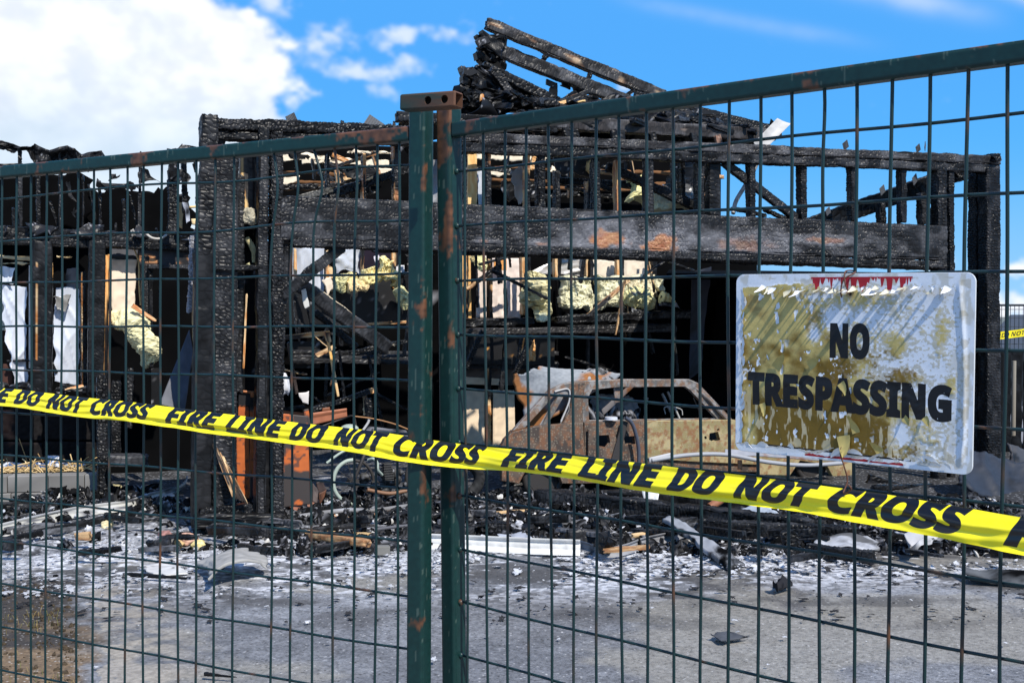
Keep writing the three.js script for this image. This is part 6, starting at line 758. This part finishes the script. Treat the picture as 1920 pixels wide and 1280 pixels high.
// bent metal: a strip that stands on edge along measured ground points
function strip(name, label, cat, pts, h, o = {}, mat = dullMat) { const c = new THREE.CatmullRomCurve3(pts.map(([x, y, lift = 0]) => G(x, y).setY(0.02 + lift))), n = 60, m = 8, { lip = 0.02, t = 0.006, color = sooty([0.62, 0.61, 0.58], 0.12, 5, [0.2, 0.19, 0.17]), lean = 0.15 } = o, pos = [], col = [], idx = [], S = (n + 1) * (m + 1);
  for (let back = 0; back < 2; back++) for (let i = 0; i <= n; i++) { const p = c.getPoint(i / n), tn = c.getTangent(i / n), out = V(-tn.z, 0, tn.x).normalize(); if (out.z < 0) out.negate(); for (let j = 0; j <= m; j++) { const v = j / m, prof = lip * (v < 0.16 ? 1 : v > 0.84 ? 0.8 : v > 0.42 && v < 0.6 ? 0.25 : 0) - back * t; const q = p.clone().addScaledVector(out, prof - lean * h * v + 0.01 * (fbm(i * 0.2, v * 3, seedAt, 3) - 0.5)); q.y += h * v; pos.push(q.x, q.y, q.z); col.push(...color(i / n, v, i / n * 1.5, v * h, 3)); } }
  for (let i = 0; i < n; i++) for (let j = 0; j < m; j++) { const A = i * (m + 1) + j, B = A + m + 1; idx.push(A, B, A + 1, B, B + 1, A + 1, S + A, S + A + 1, S + B, S + B, S + A + 1, S + B + 1); }
  return solo(name, label, cat, mesh(pos, idx, col), mat); }
strip('gutter', 'long white metal gutter lying across the front of the debris', 'gutter', [[806, 1034], [900, 1038], [1000, 1043], [1088, 1046]], 0.115, { lip: 0.025 });
strip('gutter', 'grey bent end of metal edging curving up right of the white gutter', 'gutter', [[1086, 1036], [1112, 1044], [1140, 1050], [1172, 1044], [1210, 1030], [1262, 1018], [1294, 1006]], 0.075, { color: sooty([0.26, 0.26, 0.27], 0.3, 5, [0.05, 0.05, 0.05]) });
strip('gutter', 'short grey-blue metal scrap standing behind the black stub', 'gutter', [[1085, 985], [1120, 992], [1165, 985]], 0.09, { color: sooty([0.16, 0.17, 0.19], 0.3) });
function flat(name, label, cat, q, o = {}, mat = dullMat, group) { return solo(name, label, cat, slab(q.map((p) => G(p[0], p[1], 0.025 + (p[2] ?? 0)).add(V(0, p[2] ?? 0, 0))), o), mat, group); }
flat('peeled_board', 'long grey board with peeling edge slanting from the beams to the asphalt', 'board', [[1240, 990, 0.08], [1262, 984, 0.08], [1400, 1056], [1370, 1066]], { t: 0.03, res: 0.02, rag: 0.03, relief: crumple(0.02, 6), color: sooty([0.24, 0.25, 0.27], 0.45, 6) });
flat('crumpled_slab', 'buckled grey sheet of roofing lifted off the asphalt in front of the corner posts', 'roofing sheet', [[365, 1062, 0.015], [470, 1040, 0.05], [516, 1072, 0.02], [385, 1100, 0.03]], { t: 0.02, res: 0.018, rag: 0.06, relief: (u, v, x, y, s) => 0.06 * Math.sin(u * 3.1) * (0.4 + v) + 0.03 * fbm(x * 9, y * 9, s, 4), color: sooty([0.3, 0.29, 0.27], 0.16, 6, [0.12, 0.12, 0.12]) });
flat('crumpled_slab', 'flat grey flake of roofing left of the buckled sheet', 'roofing sheet', [[236, 1062], [318, 1050], [372, 1072], [300, 1084]], { t: 0.012, res: 0.02, rag: 0.08, relief: crumple(0.02), color: sooty([0.5, 0.49, 0.47], 0.3, 8, [0.12, 0.12, 0.12]) });
flat('black_rag', 'crumpled black rag lying alone on the asphalt below the sign', 'rag', [[1436, 1106], [1474, 1094], [1494, 1098], [1456, 1114]], { t: 0.01, res: 0.01, rag: 0.05, relief: crumple(0.09, 9), color: () => [0.022, 0.022, 0.025] });
flat('black_flake', 'dark flat flake of burnt felt on the asphalt nearest the bottom right', 'felt scrap', [[1322, 1192], [1378, 1184], [1416, 1196], [1350, 1206]], { t: 0.006, res: 0.012, rag: 0.06, relief: crumple(0.02, 9), color: sooty([0.07, 0.075, 0.085], 0.3, 9) });
flat('metal_scrap', 'pale blue-grey metal scrap between the fallen beams below the sign', 'metal scrap', [[1385, 968, 0.05], [1432, 955, 0.1], [1468, 978, 0.05], [1425, 985, 0.03]], { t: 0.006, res: 0.02, rag: 0.03, relief: crumple(0.06), color: sooty([0.34, 0.38, 0.43], 0.15) }, satinMat);
flat('metal_scrap', 'white flaking board lying in ash left of the rightmost debris', 'metal scrap', [[1515, 1012, 0.03], [1640, 1018, 0.05], [1660, 1040, 0.02], [1530, 1034, 0.02]], { t: 0.01, res: 0.02, rag: 0.05, relief: crumple(0.04), color: sooty([0.38, 0.385, 0.4], 0.45, 8, [0.1, 0.1, 0.1]) });
flat('metal_scrap', 'twisted white sheet with a raised corner at the right end of the ash', 'metal scrap', [[1680, 1020, 0.04], [1760, 1010, 0.1], [1770, 1036, 0.03], [1690, 1046, 0.01]], { t: 0.01, res: 0.02, rag: 0.06, relief: crumple(0.09), color: sooty([0.4, 0.4, 0.41], 0.4, 8, [0.1, 0.1, 0.1]) });
flat('metal_scrap', 'dull grey sheet leaning on the dark heap at the right edge', 'metal scrap', [[1800, 1072, 0.02], [1925, 1078, 0.02], [1925, 1098], [1820, 1092]], { t: 0.006, res: 0.03, relief: crumple(0.03), color: sooty([0.1, 0.105, 0.11], 0.4) });
flat('metal_scrap', 'small silver-grey sheet on the rubble right of the gate posts', 'metal scrap', [[930, 1012, 0.02], [985, 1000, 0.03], [1000, 1016, 0.02], [945, 1024, 0.01]], { t: 0.004, res: 0.015, rag: 0.04, relief: crumple(0.05), color: sooty([0.34, 0.36, 0.4], 0.25) }, satinMat);
for (const [x, y, s, c, l] of [[640 - 440, 991, 0.05, [0.7, 0.6, 0.35], 'pale yellow rounded lump on the white ash at the left'], [330, 1028, 0.055, [0.62, 0.42, 0.2], 'left one of the orange-cream lumps below the corner posts'], [352, 1022, 0.07, [0.6, 0.36, 0.26], 'middle and largest of the orange-cream lumps below the corner posts'], [372, 1030, 0.055, [0.7, 0.58, 0.26], 'right and yellowest of the cream lumps below the corner posts'], [308, 1010, 0.05, [0.3, 0.16, 0.14], 'reddish stone behind the orange-cream lumps'], [216, 927, 0.075, [0.36, 0.31, 0.17], 'mossy round stone at the end of the block wall'], [410, 942, 0.08, [0.4, 0.36, 0.3], 'grey-white lump of plaster between the corner posts']]) { const p = G(x, y); solo('stone', l, 'stone', lump(Math.round(x), { base: c, ash: 0, detail: 3, rough: 0.4, flat: 0.75 }).scale(s, s, s).translate(p.x, s * 0.6, p.z), dullMat); }
{ const p = G(716, 1044); const g = new RoundedBoxGeometry(0.11, 0.07, 0.06, 2, 0.008).rotateY(0.3).rotateZ(-0.06).translate(p.x, 0.05, p.z); solo('metal_box', 'small grey metal box on the asphalt just left of the gate posts', 'box', paint(g, (x, y, z) => [0.16, 0.155, 0.14].map((q) => q * (0.6 + 0.8 * noise(x * 60, y * 60, z * 60)))), satinMat); }
{ const tube = (name, label, cat, pts, r, color) => solo(name, label, cat, paint(pipe(pts, r, { seg: 80, rad: 12 }), color), satinMat);
  strip('pale_trim', 'long pale metal trim strip snaking from the left edge to the corner posts', 'trim strip', [[-60, 1022], [0, 1008], [70, 990], [150, 972], [205, 965], [240, 960], [285, 945], [318, 936], [340, 922], [346, 908]], 0.085, { lip: 0.02, lean: 0.45, color: (u, v, x, y, s2) => mix3(mix3([0.5, 0.48, 0.4], [0.42, 0.43, 0.46], noise(u * 9, v * 3)), [0.12, 0.12, 0.13], sst(0.55, 0.72, fbm(u * 14, v * 4, 3, 4))) }, satinMat);
  tube('rusty_pipe', 'short rusty pipe on top of the beams below the sign', 'pipe', [G(1330, 958, 0.1), G(1352, 950, 0.12), G(1385, 934, 0.16)].map((p, i) => p.setY(0.13 + 0.05 * i)), 0.036, (x, y, z) => mix3([0.2, 0.075, 0.035], [0.34, 0.15, 0.08], noise(x * 30, y * 30, z * 30)));
  tube('rusty_pipe', 'orange-rusted pipe end at the foot of the steel cabinet', 'pipe', [G(542, 972).setY(0.06), G(575, 966).setY(0.07), G(596, 962).setY(0.08)], 0.045, (x, y, z) => mix3([0.3, 0.08, 0.03], [0.2, 0.16, 0.13], fbm(x * 12, y * 12, z * 12)));
  tube('grey_conduit', 'grey conduit running along the debris in front of the motorcycle', 'conduit', [G(560, 984), G(612, 976), G(650, 972), G(700, 972), G(800, 958)].map((p) => p.setY(0.07)), 0.022, (x, y, z) => mix3([0.12, 0.11, 0.1], [0.34, 0.35, 0.37], noise(x * 9, y * 9, z * 9)));
  tube('grey_conduit', 'dark conduit with an orange collar beside the pale yellow lath', 'conduit', [G(700, 1005), G(735, 1000), G(790, 994)].map((p) => p.setY(0.05)), 0.014, (x) => [0.09, 0.09, 0.1]);
  solo('white_bracket', 'white tapered metal bracket sticking out of the debris below the tape', 'bracket', slab([G(1198, 960).setY(0.3), G(1240, 962).setY(0.3), G(1232, 966).setY(0.09), G(1209, 964).setY(0.1)], { t: 0.012, res: 0.02, relief: (u) => (u > 0.45 && u < 0.55 ? 0.008 : 0), color: sooty([0.66, 0.66, 0.64], 0.06) }), satinMat); }
// dark sheets of the collapsed wall at the right edge
for (const [q, l, c] of [[[[1795, 840, 0.9], [1935, 880, 0.9], [1935, 985, 0.4], [1790, 912, 0.4]], 'blue-black bent sheet sagging at the right edge behind the sign', [0.02, 0.024, 0.034]], [[[1885, 832, 1.2], [1950, 850, 1.2], [1950, 900, 1.0], [1888, 876, 1.0]], 'dark grey burnt sheet on top of the heap at the right edge', [0.05, 0.05, 0.055]]]) solo('collapsed_sheet', l, 'sheet', slab(q.map(([x, y, w]) => L(x, y, w - 1.6).applyMatrix4(house.matrixWorld)), { t: 0.03, res: 0.04, rag: 0.05, relief: drape(0.06, 1.5), color: sooty(c, 0.3, 4) }), satinMat);
{ const a = (x, y, w) => L(x, y, w).applyMatrix4(house.matrixWorld); solo('charred_heap', 'black heap of charred boards in the shade at the right edge', 'heap', mergeGeometries(Array.from({ length: 26 }, (_, i) => { const R = rng(900 + i), x = 1660 + 260 * R(), y = 905 + 60 * R() + (x - 1660) * 0.05, l = 60 + 90 * R(), t = (R() - 0.5) * 0.7; return charStick(a(x - l / 2, y - t * 30, 0.1 - 0.9 * R()), a(x + l / 2, y + t * 30, -0.9 * R()), 0.05 + 0.09 * R(), 0.06, { base: SOOT, ash: 0.12, res: 0.02, amp: 0.009 }); })), charMat); }
// ---------------------------------------------------------------- block edging with dry stalks by the left wing
{
  const o = thing('block_edging', 'low wall of two courses of grey concrete blocks at the left edge', 'wall', G(60, 940)); o.updateMatrixWorld();
  const p0 = G(-90, 941), p1 = G(186, 934); const e = p1.clone().sub(p0).normalize(), out = V(-e.z, 0, e.x).multiplyScalar(e.x > 0 ? 1 : -1), R = rng(12), hgt = 0.16, H2 = 0.085, Lw = p0.distanceTo(p1); if (out.z < 0) out.negate();
  const blk = (s, len, y, h, dep, push) => { const g = new RoundedBoxGeometry(len - 0.006, h - 0.004, dep, 4, 0.008), q = g.attributes.position; for (let i = 0; i < q.count; i++) { const n = (fbm(q.getX(i) * 20 + s * 9, q.getY(i) * 20, q.getZ(i) * 20 + y, 3) - 0.5) * 0.014; q.setZ(i, q.getZ(i) + n); } g.computeVertexNormals(); paint(g, (x, yy, z) => mix3([0.1, 0.095, 0.088], [0.3, 0.29, 0.275], fbm(x * 12 + s * 5, yy * 12, y * 9, 4)).map((k) => k * (0.75 + 0.5 * noise(x * 90, yy * 90, s)))); g.applyMatrix4(new THREE.Matrix4().makeBasis(e, V(0, 1, 0), out)); const c = p0.clone().addScaledVector(e, s + len / 2).addScaledVector(out, push); g.translate(c.x, y + h / 2, c.z); part(o, 'block', toLocal(g, o), dullMat); };
  for (let s = 0, i = 0; s < Lw - 0.02; i++) { const len = Math.min(i % 3 === 1 ? 0.17 : 0.33 + 0.04 * R(), Lw - s); blk(s, len, H2, hgt, 0.2, -0.02 + 0.012 * R()); s += len; }
  for (let s = 0; s < Lw - 0.05;) { const len = Math.min(0.26 + 0.05 * R(), Lw - s); blk(s, len, 0.0, H2, 0.22, -0.005 + 0.01 * R()); s += len; }
  const st = []; for (let i = 0; i < 120; i++) { const s = Lw * (0.1 + 0.75 * R()), a = p0.clone().addScaledVector(e, s).addScaledVector(out, -0.16 - 0.16 * R()).setY(0.24), b = a.clone().add(V((R() - 0.35) * 0.42, 0.01 + 0.16 * R() ** 3, (R() - 0.5) * 0.24)), mid = a.clone().lerp(b, 0.5).add(V(0, 0.04 * R(), 0)); st.push(paint(pipe([a, mid, b], 0.0028 + 0.004 * R(), { seg: 5, rad: 5 }), mix3([0.45, 0.3, 0.12], [0.75, 0.56, 0.3], R()))); }
  for (const [x0, y0, x1, y1] of [[60, 893, 35, 822], [62, 893, 90, 862], [58, 890, 84, 893], [95, 893, 70, 850]]) { const z = G(60, 920).z; st.push(paint(pipe([meet(x0, y0, V(0, 0, z), V(0, 0, 1)), meet(x1, y1, V(0, 0, z), V(0, 0, 1))], 0.005, { seg: 4, rad: 5 }), [0.35, 0.22, 0.1])); }
  solo('dry_stalks', 'bundle of dry straw-coloured plant stalks lying behind the block edging', 'plant', mergeGeometries(st), dullMat);
  const soilA = p0.clone().addScaledVector(out, -0.1), soilB = p1.clone().addScaledVector(out, -0.1); o.userData.kind = 'thing';
  part(o, 'soil', toLocal(slab([p0.clone().addScaledVector(out, -0.6).setY(0.23), p1.clone().addScaledVector(out, -0.6).setY(0.23), soilB.setY(0.22), soilA.setY(0.22)], { t: 0.2, res: 0.03, relief: crumple(0.05, 7), color: sooty([0.05, 0.04, 0.03], 0.4, 9) }), o), dullMat);
  const w = (x, y, z) => meet(x, y, V(0, 0, z), V(0, 0, 1)), z = -10.9;
  solo('white_board', 'white ash-covered board lying behind the dry stalks', 'board', slab([w(85, 853, z - 0.3), w(112, 854, z - 0.3), w(111, 876, z - 0.2), w(86, 872, z - 0.2)], { t: 0.02, rag: 0.01, color: () => [0.55, 0.57, 0.62] }), dullMat);
  solo('white_board', 'long low strip of white ash along the foot of the dark wall panels', 'board', slab([w(-90, 872, z - 0.35), w(160, 868, z - 0.35), w(150, 880, z - 0.2), w(-90, 884, z - 0.2)], { t: 0.03, rag: 0.06, res: 0.02, relief: crumple(0.05, 7), color: sooty([0.6, 0.62, 0.67], 0.3, 6, [0.1, 0.1, 0.1]) }), dullMat);
}
// ---------------------------------------------------------------- rubble and ash that nobody could count
{
  const R = rng(2024), D3 = new THREE.Object3D(), put = (name, label, cat, geo, mat, n, where, size, tint) => { const im = new THREE.InstancedMesh(geo, mat, n); let k = 0, guard = 0; while (k < n && guard++ < n * 60) { const q = where(); if (!q) continue; const s = size(); D3.position.set(q[0], q[1], q[2]); D3.rotation.set(R() * 6.3, R() * 6.3, R() * 6.3); if (tint) D3.rotation.set((R() - 0.5) * 0.7, R() * 6.3, (R() - 0.5) * 0.7); D3.scale.set(s * (0.7 + 0.6 * R()), s * (0.6 + 0.5 * R()) * (tint ? 1 : 0.9), s * (0.7 + 0.6 * R())); D3.updateMatrix(); im.setMatrixAt(k++, D3.matrix); } im.count = k; im.name = numbered(name); im.userData = { kind: 'stuff', label, category: cat }; im.castShadow = im.receiveShadow = true; scene.add(im); };
  const front = (x) => 8.35 + 0.25 * (noise(x * 1.3, 4) - 0.5) * 2 + (x < -1.6 ? -0.1 * (x + 1.6) * 0.6 : 0) - 0.15 * sst(0, 2.5, x), heap = () => { const x = -4.6 + 9.8 * R(), d = front(x) + 2.4 * Math.pow(R(), 1.5); const f = fbm(x * 1.7, d * 2.3, 5, 4); if ((f < 0.46 && R() > 0.2) || (x < -2.2 && d < 9.9 && R() > 0.12)) return null; return [x, 0.01 + 0.1 * sst(0, 0.7, d - front(x)) * Math.max(0, f - 0.35) * 3 * R(), -d]; };
  for (let i = 0; i < 4; i++) put('rubble', ['black charcoal rubble heaped along the foot of the burnt house', 'sooty broken chunks between the fallen beams', 'ash-flecked char pieces among the debris', 'coarse clinker scattered in the debris'][i], 'rubble', lump(700 + i, { detail: 1, flat: 0.55, ash: [0.05, 0.12, 0.3, 0.2][i], rough: 1.15 }), i % 2 ? charMat : roughMat, 2100, heap, () => 0.014 + 0.05 * R() ** 2.5);
  for (let i = 0; i < 2; i++) put('ash_chunks', ['white-grey ash lumps lying on the rubble', 'pale broken plaster bits in the debris'][i], 'ash', lump(720 + i, { detail: 1, flat: 0.5, ash: 0, base: i ? [0.5, 0.48, 0.44] : [0.46, 0.47, 0.5], rough: 0.8 }), dullMat, 800, heap, () => 0.008 + 0.028 * R() ** 2);
  const flakeGeo = (k) => slab([V(-1, 0, -1), V(1, 0, -1), V(1, 0, 1), V(-1, 0, 1)], { t: 0.05, res: 0.25, rag: 0.7, relief: (u, v, x, y, s) => -0.5 * (u - 0.5) * (u - 0.5) - 0.25 * fbm(x, y, s, 2), seed: 800 + k, color: k === 2 ? () => [0.03, 0.03, 0.032] : (u, v, x, y, s) => [0.46, 0.465, 0.48].map((q) => q * (0.55 + 0.7 * noise(x * 2, y * 2, s))) });
  const lie = (d0, d1, x0, x1, thr) => () => { const x = mix(x0, x1, R()), d = mix(d0, d1, R()), f = fbm(x * 1.4 + 3, -d * 2.2, 21, 4); if (f < thr && R() > 0.12) return null; return [x, 0.018 + 0.015 * R(), -d]; };
  put('ash_flakes', 'white ash flakes strewn over the ground left of the gate posts', 'ash', flakeGeo(0), dullMat, 1800, lie(6.9, 9.2, -4.6, -0.3, 0.5), () => 0.006 + 0.03 * R() ** 2.5, true);
  put('ash_flakes', 'white ash flakes strewn in front of the gutter and beams', 'ash', flakeGeo(1), dullMat, 1700, lie(7.5, 9, -0.6, 4.6, 0.46), () => 0.006 + 0.034 * R() ** 2.5, true);
  put('ash_flakes', 'scattered pale flakes on the open asphalt', 'ash', flakeGeo(3), dullMat, 170, lie(5, 7.8, -2.2, 3.4, 0), () => 0.003 + 0.016 * R() ** 4, true);
  put('black_flakes', 'black flakes of burnt felt lying on ash and asphalt', 'char flakes', flakeGeo(2), dullMat, 1500, lie(6.3, 9.3, -4.6, 4.6, 0.4), () => 0.006 + 0.03 * R() ** 3, true);
  put('soil_grit', 'gritty clods and dead grass bits on the bare soil', 'soil', lump(740, { detail: 1, ash: 0, base: [0.06, 0.045, 0.03] }), dullMat, 1500, () => { const d = 5.1 + 2.2 * R(), x = -2.05 - (d - 5.35) * 0.44 - 2 * R() ** 1.2; return [x, 0.0, -d]; }, () => 0.004 + 0.014 * R() ** 3);
  const bl = []; for (let i = 0; i < 260; i++) { const d = 5.1 + 1.5 * R() ** 0.8, x = -2.1 - (d - 5.35) * 0.44 - 1.2 * R(), n = noise(x * 3, d * 3, 2); if (n < 0.5) continue; const a = V(x, 0, -d), b = a.clone().add(V((R() - 0.5) * 0.05, 0.02 + 0.03 * R(), (R() - 0.5) * 0.05)); bl.push(paint(pipe([a, a.clone().lerp(b, 0.5).add(V(0, 0.008, 0)), b], 0.0013, { seg: 3, rad: 3 }), mix3([0.09, 0.12, 0.03], [0.35, 0.25, 0.1], R()))); }
  const m = solo('dry_grass', 'thin dry grass tufts on the soil in the lower left corner', 'grass', mergeGeometries(bl), dullMat); m.userData.kind = 'stuff';
}
// ---------------------------------------------------------------- beyond the house, seen past its right corner
{
  const z = (x, y, d) => meet(x, y, V(0, 0, -d), V(0, 0, 1));
  const f = thing('mesh_fence', 'distant black mesh fence behind the right corner of the house', 'fence', V(9.5, 0, -22)); f.updateMatrixWorld();
  const wm = std({ color: new THREE.Color(0.012, 0.02, 0.025), roughness: 0.6 }), add = (n, g) => part(f, n, toLocal(g, f), wm), top = z(1900, 572, 22).y;
  for (let x = 9.2; x < 12.5; x += 0.085) add('wire', new THREE.CylinderGeometry(0.007, 0.007, top, 5).translate(x, top / 2, -22)); for (let y = 0.2; y < top; y += 0.17) add('wire', new THREE.CylinderGeometry(0.006, 0.006, 4, 5).rotateZ(Math.PI / 2).translate(11, y, -22)); add('rail', new RoundedBoxGeometry(4, 0.045, 0.045, 2, 0.01).translate(11, top, -22));
  const cv = document.createElement('canvas'); cv.width = 512; cv.height = 64; const c = cv.getContext('2d'); c.fillStyle = '#e9d60a'; c.fillRect(0, 0, 512, 64); c.fillStyle = '#15120a'; c.font = 'italic bold 50px sans-serif'; c.fillText('DO NOT CROSS', 20, 50); const tm = new THREE.CanvasTexture(cv); tm.colorSpace = THREE.SRGBColorSpace;
  const a = z(1872, 622, 21.9), b = z(1990, 596, 21.9), pos = [], uv = [], idx = []; for (let i = 0; i <= 20; i++) for (let j = 0; j < 2; j++) { const p = a.clone().lerp(b, i / 20); p.y -= 0.05 * Math.sin(i / 20 * 3.1) + j * 0.15; pos.push(p.x, p.y, p.z + 0.02 * Math.sin(i)); uv.push(i / 20, 1 - j); if (i < 20 && !j) { const A = i * 2; idx.push(A, A + 1, A + 2, A + 2, A + 1, A + 3); } }
  solo('caution_tape', 'short far-off yellow tape strung along the distant mesh fence', 'tape', mesh(pos, idx, null, uv), std({ map: tm, side: THREE.DoubleSide, roughness: 0.5 }));
  const bf = thing('board_fence', 'low fence of blackened boards behind the right corner of the house', 'fence', V(6.6, 0, -14.5)); bf.updateMatrixWorld(); for (let i = 0; i < 14; i++) { const x = 6.1 + i * 0.15, h = z(1900, 652, 14.5).y - 0.03 * h3(i, 2, 3); part(bf, 'board', toLocal(charStick(V(x, 0, -14.5), V(x, h, -14.5), 0.14, 0.03, { base: SOOT, ash: 0.05, res: 0.03, amp: 0.003 }), bf), charMat); }
  const wp = z(1901, 780, 14.2), g = new THREE.CylinderGeometry(0.028, 0.028, 0.95, 12).translate(wp.x, 0.72, wp.z); solo('pale_post', 'thin pale post standing before the blackened board fence', 'post', paint(g, (x, y, q) => mix3([0.5, 0.48, 0.42], [0.2, 0.17, 0.13], noise(y * 9, 3))), dullMat);
  const hb = thing('far_house', 'far-off grey-roofed house seen past the right corner of the burnt house', 'house', V(21, -3.2, -46), -0.2), slate = std({ color: new THREE.Color(0.16, 0.15, 0.145), roughness: 0.8 }), wall = std({ color: new THREE.Color(0.4, 0.38, 0.36), roughness: 0.9 });
  part(hb, 'wall', new THREE.BoxGeometry(8, 3, 7).translate(3, 1.5, 0), wall); const sh = new THREE.Shape(); sh.moveTo(-4.4, 3); sh.lineTo(4.4, 3); sh.lineTo(2, 4.95); sh.lineTo(-2.6, 4.95); part(hb, 'roof', new THREE.ExtrudeGeometry(sh, { depth: 7.6, bevelEnabled: true, bevelSize: 0.1, bevelThickness: 0.1, bevelSegments: 1 }).translate(3, 0, -3.8), slate);
  part(hb, 'vent_pipe', new THREE.CylinderGeometry(0.07, 0.07, 1.1, 10).translate(0.85, 5.1, 1), paleMetal); const wf = part(hb, 'window', new RoundedBoxGeometry(1.3, 1.2, 0.08, 2, 0.02).translate(1.5, 1.7, 3.52), paleMetal); part(wf, 'pane', new THREE.BoxGeometry(1.1, 1, 0.06).translate(1.5, 1.7, 3.55), darkIron);
}

renderer.render(scene, camera);
